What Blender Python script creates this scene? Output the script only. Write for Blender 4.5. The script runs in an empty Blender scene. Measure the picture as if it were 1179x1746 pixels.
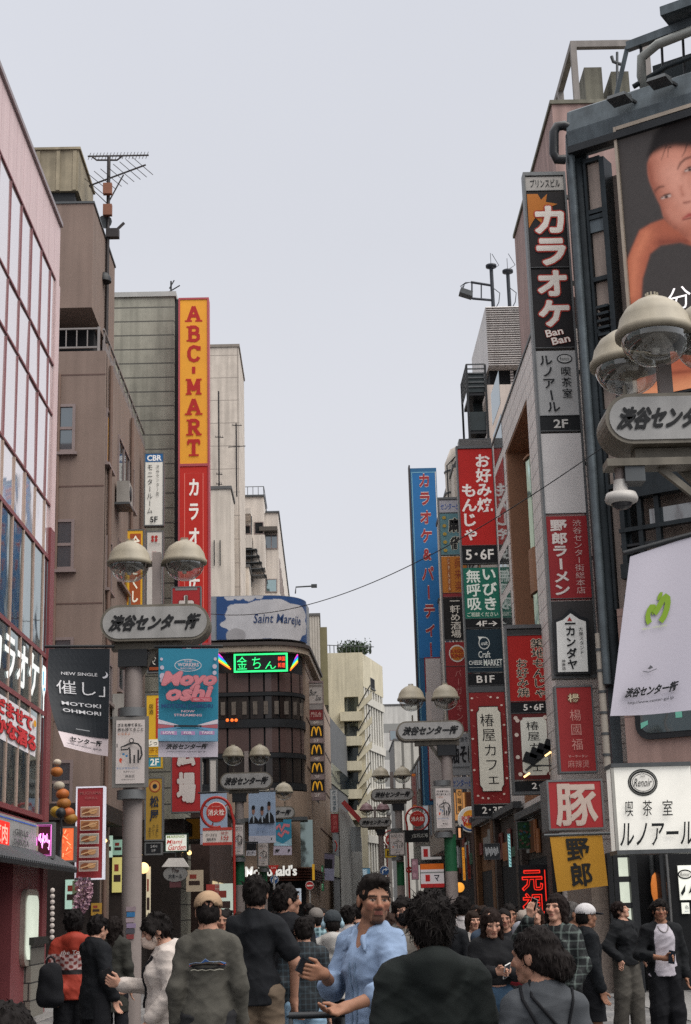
import bpy, bmesh, math, random
import numpy as np
from mathutils import Vector, Matrix
R = math.radians
random.seed(7); rng = np.random.default_rng(7)
scene = bpy.context.scene
COL = scene.collection
# ------------------------------------------------------------------ camera
F_PX, C_X, C_Y = 2600.0, 589.5, 873.0          # the photograph's own pixels (1179 x 1746)
YAW, PITCH, ROLL, EYE = R(1.02), math.atan(677/2600), 0.027, 1.6
fwd = Vector((math.sin(YAW)*math.cos(PITCH), math.cos(YAW)*math.cos(PITCH), math.sin(PITCH)))
rt0 = Vector((math.cos(YAW), -math.sin(YAW), 0)); up0 = rt0.cross(fwd)
rt = rt0*math.cos(ROLL) - up0*math.sin(ROLL); up = up0*math.cos(ROLL) + rt0*math.sin(ROLL)
cam_d = bpy.data.cameras.new('camera'); cam = bpy.data.objects.new('camera', cam_d); COL.objects.link(cam)
cam.matrix_world = Matrix(((rt.x, up.x, -fwd.x, 0), (rt.y, up.y, -fwd.y, 0), (rt.z, up.z, -fwd.z, EYE), (0, 0, 0, 1)))
cam_d.sensor_fit = 'VERTICAL'; cam_d.sensor_height = 36.0; cam_d.sensor_width = 24.0
cam_d.lens = F_PX/1746*36; cam_d.clip_start = 0.1; cam_d.clip_end = 3000
scene.camera = cam
# ------------------------------------------------------------------ overcast sky, soft sun, exposure
SUN_EL, SUN_AZ = R(55), R(125)                   # azimuth clockwise from +Y (down the street)
world = bpy.data.worlds.new('World'); scene.world = world; world.use_nodes = True
wn, wl = world.node_tree.nodes, world.node_tree.links
wn.clear()
w_out = wn.new('ShaderNodeOutputWorld'); w_bg = wn.new('ShaderNodeBackground')
w_sky = wn.new('ShaderNodeTexSky'); w_sky.sky_type = 'NISHITA'; w_sky.sun_disc = False
w_sky.sun_elevation = SUN_EL; w_sky.sun_rotation = SUN_AZ; w_sky.dust_density = 4
w_tc = wn.new('ShaderNodeTexCoord'); w_sep = wn.new('ShaderNodeSeparateXYZ')
w_ramp = wn.new('ShaderNodeValToRGB')           # cloud cover: brighter towards the zenith, as an overcast sky is
for pos, c in ((0.0, (.385, .388, .405)), (0.18, (.37, .376, .40)), (0.42, (.335, .344, .372)), (0.62, (.33, .34, .372)), (0.78, (.68, .68, .70)), (1.0, (1.15, 1.12, 1.1))):
    e = w_ramp.color_ramp.elements.new(pos) if pos not in (0.0, 1.0) else w_ramp.color_ramp.elements[0 if pos == 0 else -1]
    e.position = pos; e.color = (*c, 1)
w_no = wn.new('ShaderNodeTexNoise'); w_no.inputs['Scale'].default_value = 2.2; w_no.inputs['Detail'].default_value = 4
w_mr = wn.new('ShaderNodeMapRange'); w_mr.inputs['To Min'].default_value = 17.8; w_mr.inputs['To Max'].default_value = 20.8
w_mul = wn.new('ShaderNodeVectorMath'); w_mul.operation = 'SCALE'
w_mix = wn.new('ShaderNodeMixRGB'); w_mix.inputs[0].default_value = 0.97
wl.new(w_tc.outputs['Generated'], w_sep.inputs[0]); wl.new(w_sep.outputs['Z'], w_ramp.inputs[0])
wl.new(w_tc.outputs['Generated'], w_no.inputs['Vector']); wl.new(w_no.outputs['Fac'], w_mr.inputs['Value'])
wl.new(w_ramp.outputs[0], w_mul.inputs[0]); wl.new(w_mr.outputs[0], w_mul.inputs['Scale'])
wl.new(w_sky.outputs[0], w_mix.inputs[1]); wl.new(w_mul.outputs[0], w_mix.inputs[2])
wl.new(w_mix.outputs[0], w_bg.inputs['Color']); w_bg.inputs['Strength'].default_value = 0.1
wl.new(w_bg.outputs[0], w_out.inputs['Surface'])
sun_d = bpy.data.lights.new('sun', 'SUN'); sun = bpy.data.objects.new('sun', sun_d); COL.objects.link(sun)
sun_d.energy = 3.2; sun_d.angle = R(60); sun_d.color = (1, .95, .88)
sdir = Vector((math.sin(SUN_AZ)*math.cos(SUN_EL), math.cos(SUN_AZ)*math.cos(SUN_EL), math.sin(SUN_EL)))
sun.rotation_euler = sdir.to_track_quat('Z', 'Y').to_euler()
vs_ = scene.view_settings; vs_.view_transform = 'Standard'; vs_.look = 'None'; vs_.exposure = 0.12; vs_.gamma = 1.0; vs_.use_curve_mapping = False
scene.cycles.max_bounces = 7; scene.cycles.transparent_max_bounces = 16; scene.cycles.caustics_reflective = False; scene.cycles.caustics_refractive = False
scene.cycles.use_denoising = False
# ------------------------------------------------------------------ helpers: a photograph pixel to a place on a plane
def ray(px, py): return fwd + rt*((px-C_X)/F_PX) + up*((C_Y-py)/F_PX)
def P(px, py, Y):
    d = ray(px, py); t = Y/d.y
    return Vector((d.x*t, Y, EYE+d.z*t))
def PX(px, py, X):
    d = ray(px, py); t = X/d.x
    return Vector((X, d.y*t, EYE+d.z*t))
def PG(px, py, z=0.0):
    d = ray(px, py); t = (z-EYE)/d.z
    return Vector((d.x*t, d.y*t, z))
# ------------------------------------------------------------------ materials
def lin(c): return c/12.92 if c <= .04045 else ((c+.055)/1.055)**2.4
def hx(h): return tuple(lin(int(h[i:i+2], 16)/255) for i in (0, 2, 4))
MATS = {}
def mat(name, col, rough=.6, metal=0., var=.2, vs=2.0, bump=0., bs=60., emit=0., ecol=None, streak=0., spec=.3, bump_d=.01):
    if name in MATS: return MATS[name]
    if isinstance(col, str): col = hx(col)
    m = bpy.data.materials.new(name); m.use_nodes = True; MATS[name] = m
    n, l = m.node_tree.nodes, m.node_tree.links
    b = n['Principled BSDF']; b.inputs['Roughness'].default_value = rough; b.inputs['Metallic'].default_value = metal
    b.inputs['Specular IOR Level'].default_value = spec
    b.inputs['Base Color'].default_value = (*col, 1)
    src = None
    if var or streak or bump: tc = n.new('ShaderNodeTexCoord')
    if var:
        no = n.new('ShaderNodeTexNoise'); no.inputs['Scale'].default_value = vs; no.inputs['Detail'].default_value = 6; no.inputs['Roughness'].default_value = .65
        l.new(tc.outputs['Object'], no.inputs['Vector'])
        mr = n.new('ShaderNodeMapRange'); mr.inputs['From Min'].default_value = .25; mr.inputs['From Max'].default_value = .75
        mr.inputs['To Min'].default_value = 1-var; mr.inputs['To Max'].default_value = 1+var*.5
        l.new(no.outputs['Fac'], mr.inputs['Value'])
        mu = n.new('ShaderNodeVectorMath'); mu.operation = 'SCALE'; mu.inputs[0].default_value = col
        l.new(mr.outputs[0], mu.inputs['Scale']); src = mu.outputs[0]
    if streak:
        mp = n.new('ShaderNodeMapping'); mp.inputs['Scale'].default_value = (3.5, 3.5, .22)
        l.new(tc.outputs['Object'], mp.inputs['Vector'])
        n2 = n.new('ShaderNodeTexNoise'); n2.inputs['Scale'].default_value = 1.3; n2.inputs['Detail'].default_value = 5
        l.new(mp.outputs[0], n2.inputs['Vector'])
        m2 = n.new('ShaderNodeMapRange'); m2.inputs['From Min'].default_value = .35; m2.inputs['From Max'].default_value = .7
        m2.inputs['To Min'].default_value = 1; m2.inputs['To Max'].default_value = 1-streak
        l.new(n2.outputs['Fac'], m2.inputs['Value'])
        mu2 = n.new('ShaderNodeVectorMath'); mu2.operation = 'SCALE'
        if src: l.new(src, mu2.inputs[0])
        else: mu2.inputs[0].default_value = col
        l.new(m2.outputs[0], mu2.inputs['Scale']); src = mu2.outputs[0]
    if src: l.new(src, b.inputs['Base Color'])
    if bump:
        n3 = n.new('ShaderNodeTexNoise'); n3.inputs['Scale'].default_value = bs; n3.inputs['Detail'].default_value = 3
        l.new(tc.outputs['Object'], n3.inputs['Vector'])
        bp = n.new('ShaderNodeBump'); bp.inputs['Strength'].default_value = bump; bp.inputs['Distance'].default_value = bump_d
        l.new(n3.outputs['Fac'], bp.inputs['Height']); l.new(bp.outputs[0], b.inputs['Normal'])
    if emit:
        b.inputs['Emission Color'].default_value = (*(ecol or col), 1); b.inputs['Emission Strength'].default_value = emit
        if src and not ecol: l.new(src, b.inputs['Emission Color'])
    return m
def paint(h, emit=0.):
    return mat('paint_%s_%d' % (h, int(emit*100)), h, rough=.55, var=.10, vs=1.5, emit=emit)
def glassmat(name, tint, rough=.04, dark=(.02, .03, .035), mix=.55):
    if name in MATS: return MATS[name]
    m = bpy.data.materials.new(name); m.use_nodes = True; MATS[name] = m
    n, l = m.node_tree.nodes, m.node_tree.links
    b = n['Principled BSDF']; b.inputs['Base Color'].default_value = (*dark, 1); b.inputs['Roughness'].default_value = .3
    g = n.new('ShaderNodeBsdfGlossy'); g.inputs['Color'].default_value = (*tint, 1); g.inputs['Roughness'].default_value = rough
    fr = n.new('ShaderNodeFresnel'); fr.inputs['IOR'].default_value = 1.7
    mm = n.new('ShaderNodeMath'); mm.operation = 'MULTIPLY_ADD'; mm.inputs[1].default_value = 1.0; mm.inputs[2].default_value = mix; mm.use_clamp = True
    l.new(fr.outputs[0], mm.inputs[0])
    tc = n.new('ShaderNodeTexCoord'); no = n.new('ShaderNodeTexNoise'); no.inputs['Scale'].default_value = .9; no.inputs['Detail'].default_value = 2
    l.new(tc.outputs['Object'], no.inputs['Vector'])
    bp = n.new('ShaderNodeBump'); bp.inputs['Strength'].default_value = .12; bp.inputs['Distance'].default_value = .05
    l.new(no.outputs['Fac'], bp.inputs['Height']); l.new(bp.outputs[0], g.inputs['Normal'])
    x = n.new('ShaderNodeMixShader'); l.new(mm.outputs[0], x.inputs[0]); l.new(b.outputs[0], x.inputs[1]); l.new(g.outputs[0], x.inputs[2])
    l.new(x.outputs[0], n['Material Output'].inputs['Surface'])
    return m
def clearglass(name, tint=(.93, .95, .95), gloss=.12):
    if name in MATS: return MATS[name]
    m = bpy.data.materials.new(name); m.use_nodes = True; MATS[name] = m
    n, l = m.node_tree.nodes, m.node_tree.links; n.remove(n['Principled BSDF'])
    t = n.new('ShaderNodeBsdfTransparent'); t.inputs[0].default_value = (*tint, 1)
    g = n.new('ShaderNodeBsdfGlossy'); g.inputs['Roughness'].default_value = .08; g.inputs['Color'].default_value = (.9, .92, .92, 1)
    fr = n.new('ShaderNodeLayerWeight'); fr.inputs['Blend'].default_value = .25
    mm = n.new('ShaderNodeMath'); mm.operation = 'MULTIPLY_ADD'; mm.inputs[1].default_value = .95; mm.inputs[2].default_value = gloss*.4; mm.use_clamp = True
    l.new(fr.outputs['Facing'], mm.inputs[0])
    x = n.new('ShaderNodeMixShader'); l.new(mm.outputs[0], x.inputs[0]); l.new(t.outputs[0], x.inputs[1]); l.new(g.outputs[0], x.inputs[2])
    l.new(x.outputs[0], n['Material Output'].inputs['Surface'])
    return m
def vcolmat(name, rough=.7, emit=0., bump=0., bs=200., spec=.25, sss=0., bump_d=.004, var=0., vs=30):
    """colour from the mesh's own 'col' attribute (printed artwork, cloth patterns, skin tones)"""
    if name in MATS: return MATS[name]
    m = bpy.data.materials.new(name); m.use_nodes = True; MATS[name] = m
    n, l = m.node_tree.nodes, m.node_tree.links; b = n['Principled BSDF']
    a = n.new('ShaderNodeVertexColor'); a.layer_name = 'col'
    b.inputs['Roughness'].default_value = rough; b.inputs['Specular IOR Level'].default_value = spec
    src = a.outputs[0]
    if var:
        tc = n.new('ShaderNodeTexCoord'); no = n.new('ShaderNodeTexNoise'); no.inputs['Scale'].default_value = vs; no.inputs['Detail'].default_value = 5
        l.new(tc.outputs['Object'], no.inputs['Vector'])
        mr = n.new('ShaderNodeMapRange'); mr.inputs['From Min'].default_value = .25; mr.inputs['From Max'].default_value = .75
        mr.inputs['To Min'].default_value = 1-var; mr.inputs['To Max'].default_value = 1+var*.6
        l.new(no.outputs['Fac'], mr.inputs['Value'])
        mu = n.new('ShaderNodeVectorMath'); mu.operation = 'SCALE'; l.new(src, mu.inputs[0]); l.new(mr.outputs[0], mu.inputs['Scale']); src = mu.outputs[0]
    l.new(src, b.inputs['Base Color'])
    if emit: l.new(src, b.inputs['Emission Color']); b.inputs['Emission Strength'].default_value = emit
    if sss: b.inputs['Subsurface Weight'].default_value = sss; b.inputs['Subsurface Radius'].default_value = (.012, .005, .003); b.inputs['Subsurface Scale'].default_value = 1
    if bump:
        tc = n.new('ShaderNodeTexCoord'); n3 = n.new('ShaderNodeTexNoise'); n3.inputs['Scale'].default_value = bs; n3.inputs['Detail'].default_value = 3
        l.new(tc.outputs['Object'], n3.inputs['Vector'])
        bp = n.new('ShaderNodeBump'); bp.inputs['Strength'].default_value = bump; bp.inputs['Distance'].default_value = bump_d
        l.new(n3.outputs['Fac'], bp.inputs['Height']); l.new(bp.outputs[0], b.inputs['Normal'])
    return m
def linemat(name, col, line, mode, pitch, width=.06, rough=.7, var=.15, streak=.2, rot=0.):
    """a wall of panels or tiles: real joints drawn by a wave/brick pattern in object space"""
    if name in MATS: return MATS[name]
    m = mat(name, col, rough=rough, var=var, streak=streak)
    n, l = m.node_tree.nodes, m.node_tree.links; b = n['Principled BSDF']
    src = b.inputs['Base Color'].links[0].from_socket
    tc = n.new('ShaderNodeTexCoord'); sp = n.new('ShaderNodeSeparateXYZ'); l.new(tc.outputs['Object'], sp.inputs[0])
    fac = None
    for ax in mode:
        ml = n.new('ShaderNodeMath'); ml.operation = 'MULTIPLY'; ml.inputs[1].default_value = 1/pitch[mode.index(ax)]
        l.new(sp.outputs['XYZ'.index(ax)], ml.inputs[0])
        fr = n.new('ShaderNodeMath'); fr.operation = 'FRACT'; l.new(ml.outputs[0], fr.inputs[0])
        lt = n.new('ShaderNodeMath'); lt.operation = 'LESS_THAN'; lt.inputs[1].default_value = width/pitch[mode.index(ax)]; l.new(fr.outputs[0], lt.inputs[0])
        if fac is None: fac = lt.outputs[0]
        else:
            mx = n.new('ShaderNodeMath'); mx.operation = 'MAXIMUM'; l.new(fac, mx.inputs[0]); l.new(lt.outputs[0], mx.inputs[1]); fac = mx.outputs[0]
    mi = n.new('ShaderNodeMixRGB'); l.new(fac, mi.inputs[0]); l.new(src, mi.inputs[1]); mi.inputs[2].default_value = (*(hx(line) if isinstance(line, str) else line), 1)
    l.new(mi.outputs[0], b.inputs['Base Color'])
    return m
# ------------------------------------------------------------------ objects
ORG = {}
def tag(o, label=None, cat=None, group=None, kind=None):
    if label: o['label'] = label
    if cat: o['category'] = cat
    if group: o['group'] = group
    if kind: o['kind'] = kind
    return o
def thing(name, label, cat, loc=(0, 0, 0), group=None):
    o = bpy.data.objects.new(name, None); COL.objects.link(o); o.location = Vector(loc); o.empty_display_size = .2
    ORG[o.name] = Vector(loc)
    return tag(o, label, cat, group)
class MB:
    def __init__(s): s.v = []; s.f = []; s.m = []; s.s = []; s.mats = []
    def mi(s, m):
        if m is None: return 0
        if m not in s.mats: s.mats.append(m)
        return s.mats.index(m)
    def add(s, vs, fs, m=None, smooth=False):
        k = len(s.v); i = s.mi(m)
        s.v += [tuple(v) for v in vs]
        for f in fs: s.f.append([q+k for q in f]); s.m.append(i); s.s.append(smooth)
        return s
    def hexa(s, p, m=None):   # p: 4 bottom points then 4 top points, counter-clockwise from above
        return s.add(p, [(3, 2, 1, 0), (4, 5, 6, 7), (0, 1, 5, 4), (1, 2, 6, 5), (2, 3, 7, 6), (3, 0, 4, 7)], m)
    def box(s, x0, x1, y0, y1, z0, z1, m=None):
        x0, x1 = sorted((x0, x1)); y0, y1 = sorted((y0, y1)); z0, z1 = sorted((z0, z1))
        return s.hexa([(x0, y0, z0), (x1, y0, z0), (x1, y1, z0), (x0, y1, z0), (x0, y0, z1), (x1, y0, z1), (x1, y1, z1), (x0, y1, z1)], m)
    def quad(s, a, b, c, d, m=None): return s.add([a, b, c, d], [(0, 1, 2, 3)], m)
    def tube(s, pts, r, n=8, m=None, smooth=True, caps=True):
        pts = [Vector(p) for p in pts]; N = len(pts); rs = r if isinstance(r, (list, tuple)) else [r]*N
        vs = []; fs = []; prev = None
        for i, p in enumerate(pts):
            d = (pts[min(i+1, N-1)] - pts[max(i-1, 0)]); d = d.normalized() if d.length > 1e-9 else Vector((0, 0, 1))
            if prev is None: a = d.cross(Vector((0, 0, 1)) if abs(d.z) < .9 else Vector((1, 0, 0))).normalized()
            else: a = (prev - d*prev.dot(d)).normalized()
            prev = a; b = d.cross(a)
            for k in range(n):
                t = 2*math.pi*k/n; vs.append(p + (a*math.cos(t) + b*math.sin(t))*rs[i])
        for i in range(N-1):
            for k in range(n): fs.append((i*n+k, i*n+(k+1) % n, (i+1)*n+(k+1) % n, (i+1)*n+k))
        s.add(vs, fs, m, smooth)
        if caps:
            s.add(vs[:n], [tuple(range(n-1, -1, -1))], m); s.add(vs[-n:], [tuple(range(n))], m)
        return s
    def bar(s, a, b, w, h=None, m=None):
        a, b = Vector(a), Vector(b); d = (b-a).normalized(); h = h or w
        x = d.cross(Vector((0, 0, 1)) if abs(d.z) < .95 else Vector((0, 1, 0))).normalized(); y = x.cross(d)
        c = [(-1, -1), (1, -1), (1, 1), (-1, 1)]
        return s.hexa([a + x*(i*w/2) + y*(j*h/2) for i, j in c] + [b + x*(i*w/2) + y*(j*h/2) for i, j in c], m)
    def lathe(s, c, prof, n=24, m=None, smooth=True, axis='z'):
        c = Vector(c); vs = []; fs = []; N = len(prof)
        for r, z in prof:
            for k in range(n):
                t = 2*math.pi*k/n
                q = (r*math.cos(t), r*math.sin(t), z)
                if axis == 'y': q = (q[0], q[2], q[1])
                if axis == 'x': q = (q[2], q[0], q[1])
                vs.append(c + Vector(q))
        for i in range(N-1):
            for k in range(n): fs.append((i*n+k, i*n+(k+1) % n, (i+1)*n+(k+1) % n, (i+1)*n+k))
        s.add(vs, fs, m, smooth)
        if prof[0][0] > 1e-4: s.add(vs[:n], [tuple(range(n-1, -1, -1))], m)
        if prof[-1][0] > 1e-4: s.add(vs[-n:], [tuple(range(n))], m)
        return s
    def ball(s, c, r, n=16, m=None, sz=1., sx=1., sy=1.):
        k = n//2; c = Vector(c); vs = []; fs = []
        for i in range(k+1):
            t = math.pi*i/k
            for j in range(n):
                a = 2*math.pi*j/n; vs.append(c + Vector((r*sx*math.sin(t)*math.cos(a), r*sy*math.sin(t)*math.sin(a), -r*sz*math.cos(t))))
        for i in range(k):
            for j in range(n): fs.append((i*n+j, i*n+(j+1) % n, (i+1)*n+(j+1) % n, (i+1)*n+j))
        return s.add(vs, fs, m, True)
    def prism(s, poly, fn, w0, w1, m=None):   # poly: 2-D outline, fn(u, v, w) -> point
        n = len(poly)
        vs = [fn(u, v, w0) for u, v in poly] + [fn(u, v, w1) for u, v in poly]
        fs = [tuple(range(n-1, -1, -1)), tuple(range(n, 2*n))] + [(i, (i+1) % n, n+(i+1) % n, n+i) for i in range(n)]
        return s.add(vs, fs, m)
    def build(s, name, mats=None, parent=None, label=None, cat=None, group=None, kind=None, base=None):
        me = bpy.data.meshes.new(name)
        if parent is not None: org = ORG[parent.name]
        elif base is not None: org = Vector(base)
        else:
            a = np.array(s.v); lo, hi = a.min(0), a.max(0); org = Vector(((lo[0]+hi[0])/2, (lo[1]+hi[1])/2, lo[2]))
        me.from_pydata([(v[0]-org.x, v[1]-org.y, v[2]-org.z) for v in s.v], [], s.f)
        ms = s.mats if s.mats else [mats]
        for m in ms: me.materials.append(m)
        me.polygons.foreach_set('material_index', s.m); me.polygons.foreach_set('use_smooth', s.s)
        me.validate(); me.update()
        o = bpy.data.objects.new(name, me); COL.objects.link(o); ORG[o.name] = org
        if parent is not None: o.parent = parent
        else: o.location = org
        return tag(o, label, cat, group, kind)
def copy_tree(o, delta=(0, 0, 0), parent=None):
    c = o.copy(); COL.objects.link(c)
    ORG[c.name] = ORG.get(o.name, Vector()) + Vector(delta)
    if parent is None: c.location = o.location + Vector(delta)
    else: c.parent = parent
    for ch in o.children: copy_tree(ch, delta, c)
    return c
class Frame:
    """an upright plane: u runs to the right as seen from outside, z up, d out towards the viewer"""
    def __init__(s, o, n):
        s.o = Vector(o); s.n = Vector((n[0], n[1], 0)).normalized(); s.u = Vector((0, 0, 1)).cross(s.n)
    def p(s, u, z, d=0.): 
        q = s.o + s.u*u + s.n*d
        return Vector((q.x, q.y, z))
    def box(s, mb, u0, u1, z0, z1, d0, d1, m=None):
        u0, u1 = sorted((u0, u1)); d0, d1 = sorted((d0, d1)); z0, z1 = sorted((z0, z1)); p = s.p
        return mb.hexa([p(u0, z0, d1), p(u1, z0, d1), p(u1, z0, d0), p(u0, z0, d0), p(u0, z1, d1), p(u1, z1, d1), p(u1, z1, d0), p(u0, z1, d0)], m)
FRONT = Frame((0, 0, 0), (0, -1))
def front(Y): return Frame((0, Y, 0), (0, -1))      # u = X
def east(X): return Frame((X, 0, 0), (1, 0))        # left-hand street side, u = Y
def west(X): return Frame((X, 0, 0), (-1, 0))       # right-hand street side, u = -Y
# ------------------------------------------------------------------ lettering
TXT = {}
def tmesh(text, bold=0.):
    key = (text, bold)
    if key in TXT: return TXT[key]
    c = bpy.data.curves.new('lettering_curve', 'FONT'); c.body = text; c.size = 1; c.offset = bold; c.resolution_u = 2; c.fill_mode = 'FRONT'
    o = bpy.data.objects.new('lettering_curve', c); COL.objects.link(o)
    dg = bpy.context.evaluated_depsgraph_get(); ev = o.evaluated_get(dg); me = ev.to_mesh()
    n = len(me.vertices); a = np.zeros(n*3); me.vertices.foreach_get('co', a)
    fs = [tuple(p.vertices) for p in me.polygons]
    ev.to_mesh_clear(); bpy.data.objects.remove(o); bpy.data.curves.remove(c)
    TXT[key] = (a.reshape(-1, 3)[:, :2].copy(), fs)
    return TXT[key]
def layout(text, vertical, bold, gap=1.06, cell=None):
    """vertices in a unit box, y down"""
    if not vertical:
        v, f = tmesh(text, bold); v = v.copy(); v[:, 1] *= -1
        lo, hi = v.min(0), v.max(0); return (v-lo)/np.maximum(hi-lo, 1e-6), f
    vs = []; fs = []; k = 0
    for i, ch in enumerate(text):
        if ch == ' ': continue
        v, f = tmesh(ch, bold); v = v.copy(); v[:, 1] *= -1
        c = (v.min(0)+v.max(0))/2; v -= c
        if ch in 'ー-～': v = v[:, ::-1]*np.array([1, 1])
        v[:, 1] += i*gap
        vs.append(v); fs += [tuple(q+k for q in p) for p in f]; k += len(v)
    v = np.concatenate(vs); lo, hi = v.min(0), v.max(0)
    return (v-lo)/np.maximum(hi-lo, 1e-6), fs
def stroke(pts, w, closed=False):
    """a polyline of even width in 2-D (aspect handled by the caller)"""
    vs = []; fs = []; n = len(pts); pts = [Vector((p[0], p[1])) for p in pts]
    for i, p in enumerate(pts):
        a = pts[i-1] if (i or closed) else p; b = pts[(i+1) % n] if (i < n-1 or closed) else p
        d = (b-a); d = d.normalized() if d.length > 1e-9 else Vector((1, 0)); q = Vector((-d.y, d.x))*w/2
        vs += [p+q, p-q]
    for i in range(n if closed else n-1):
        j = (i+1) % n; fs.append((2*i, 2*i+1, 2*j+1, 2*j))
    return [(v.x, v.y) for v in vs], fs
LSTEP = .005
def decor(mb, fn, items, emit=0., d0=.004, asp=1.):
    """items in panel fractions, (0,0) top left: rect, oval, poly, stroke, text; fn(a, b, d) -> point; asp = width/height"""
    d = d0
    for it in items:
        k = it[0]; o = it[-1] if isinstance(it[-1], dict) else {}
        e = o.get('emit', emit); d += LSTEP
        if k == 'r':
            _, a0, b0, a1, b1, c = it[:6]; n = o.get('n', 1)
            vs = [fn(a0+(a1-a0)*i/n, b0+(b1-b0)*j/n, d) for j in range(n+1) for i in range(n+1)]
            fs = [(j*(n+1)+i, (j+1)*(n+1)+i, (j+1)*(n+1)+i+1, j*(n+1)+i+1) for j in range(n) for i in range(n)]
            mb.add(vs, fs, paint(c, e))
        elif k == 'o':
            _, ca, cb, ra, rb, c = it[:6]; n = o.get('n', 28)
            mb.add([fn(ca+ra*math.cos(2*math.pi*i/n), cb+rb*math.sin(2*math.pi*i/n), d) for i in range(n)], [tuple(range(n-1, -1, -1))], paint(c, e))
        elif k == 'p':
            _, poly, c = it[:3]; A = sum(poly[i-1][0]*poly[i][1]-poly[i][0]*poly[i-1][1] for i in range(len(poly)))
            pl = poly if A < 0 else poly[::-1]
            mb.add([fn(a, b, d) for a, b in pl], [tuple(range(len(pl)))], paint(c, e))
        elif k == 's':
            _, pts, w, c = it[:4]
            vs, fs = stroke([(a*asp, b) for a, b in pts], w, o.get('closed', False))
            mb.add([fn(a/asp, b, d) for a, b in vs], fs, paint(c, e))
        else:
            _, text, a0, b0, a1, b1, c = it[:7]; bold = o.get('bold', .012); sk = o.get('skew', 0.); rot = o.get('rot', 0.)
            passes = []
            if 'out' in o: passes.append((bold, o.get('ow', .035), o['out']))
            passes.append((bold, 0., c))
            for q, (bo, gr, cc) in enumerate(passes):
                base = max(min(bo, .012), -.012); v, f = layout(text, k == 'v', base, o.get('gap', 1.06)); rad = max(0, bo-base)*.9+gr
                ne = len([ch for ch in text if ch != ' ']); em = ((b1-b0)/(1+(ne-1)*o.get('gap', 1.06)) if k == 'v' else (b1-b0))
                offs = [(0., 0.)] + ([(rad*em*math.cos(h*math.pi/4), rad*em*math.sin(h*math.pi/4)) for h in range(8)] if rad > .004 else [])
                for h, (ox, oy) in enumerate(offs):
                    x = a0+(a1-a0)*v[:, 0]+ox/asp; y = b0+(b1-b0)*v[:, 1]+oy
                    x = x + sk*(.5-v[:, 1])*(b1-b0)/asp
                    if rot:
                        cx, cy = (a0+a1)/2, (b0+b1)/2; X, Yy = (x-cx)*asp, y-cy
                        x, y = cx+(X*math.cos(rot)-Yy*math.sin(rot))/asp, cy+X*math.sin(rot)+Yy*math.cos(rot)
                    mb.add([fn(x[i], y[i], d+q*.006+h*.0004) for i in range(len(x))], f, paint(cc, e))
            d += .004*len(passes)
    return mb
def flatfn(fr, u0, u1, z0, z1, d=0.):
    return lambda a, b, dd: fr.p(u0+(u1-u0)*a, z1+(z0-z1)*b, d+dd)
def panel_rect(px0, px1, py0, py1, Y):
    """world u0, u1, z0, z1 of an upright camera-facing rectangle at depth Y from its box in the photograph"""
    cy, cx = (py0+py1)/2, (px0+px1)/2
    return P(px0, cy, Y).x, P(px1, cy, Y).x, P(cx, py1, Y).z, P(cx, py0, Y).z
STEEL = lambda: mat('sign_casing_steel', '6f7172', rough=.45, metal=.4, var=.25)
def sign(name, label, cat, fr, u0, u1, z0, z1, bg, items, depth=.14, emit=0., case=None, parent=None, group=None, border=.03, items_d=None):
    """a box sign: casing, panel and lettering"""
    cm = case or STEEL(); mb = MB(); fr.box(mb, u0, u1, z0, z1, -depth, -.004, cm)
    for (a, b, c, e) in ((u0, u1, z1-border, z1), (u0, u1, z0, z0+border), (u0, u0+border, z0+border, z1-border), (u1-border, u1, z0+border, z1-border)):
        fr.box(mb, a, b, c, e, -.003, .018, cm)
    c0 = fr.p((u0+u1)/2, z0, -depth/2)
    if parent is None:
        t = thing(name, label, cat, c0, group); mb.build('casing', None, t)
    else: t = mb.build(name, None, parent)
    p = MB(); fr.box(p, u0+border, u1-border, z0+border, z1-border, -.002, .006, paint(bg, emit)); p.build('panel' if parent is None else 'face', None, t)
    if items:
        l = MB(); decor(l, flatfn(fr, u0+border, u1-border, z0+border, z1-border, .004), items, emit, asp=(u1-u0-2*border)/(z1-z0-2*border)); l.build('lettering', None, t)
    return t
def window(parent, fr, u0, u1, z0, z1, fm, gm, nu=1, nz=1, fw=.05, d=.03, sill=True):
    f = MB()
    fr.box(f, u0, u1, z1-fw, z1, -.08, d, fm); fr.box(f, u0, u1, z0, z0+fw, -.08, d, fm)
    fr.box(f, u0, u0+fw, z0+fw, z1-fw, -.08, d, fm); fr.box(f, u1-fw, u1, z0+fw, z1-fw, -.08, d, fm)
    for i in range(1, nu):
        c = u0+(u1-u0)*i/nu; fr.box(f, c-fw/2, c+fw/2, z0+fw, z1-fw, -.08, d-.004, fm)
    for j in range(1, nz):
        c = z0+(z1-z0)*j/nz; fr.box(f, u0+fw, u1-fw, c-fw/2, c+fw/2, -.08, d-.008, fm)
    if sill: fr.box(f, u0-.06, u1+.06, z0-.07, z0-.003, -.05, d+.07, fm)
    o = f.build('window', None, parent)
    g = MB(); fr.box(g, u0+fw*.5, u1-fw*.5, z0+fw*.5, z1-fw*.5, -.06, .008, gm); g.build('pane', None, o)
    return o
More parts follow.
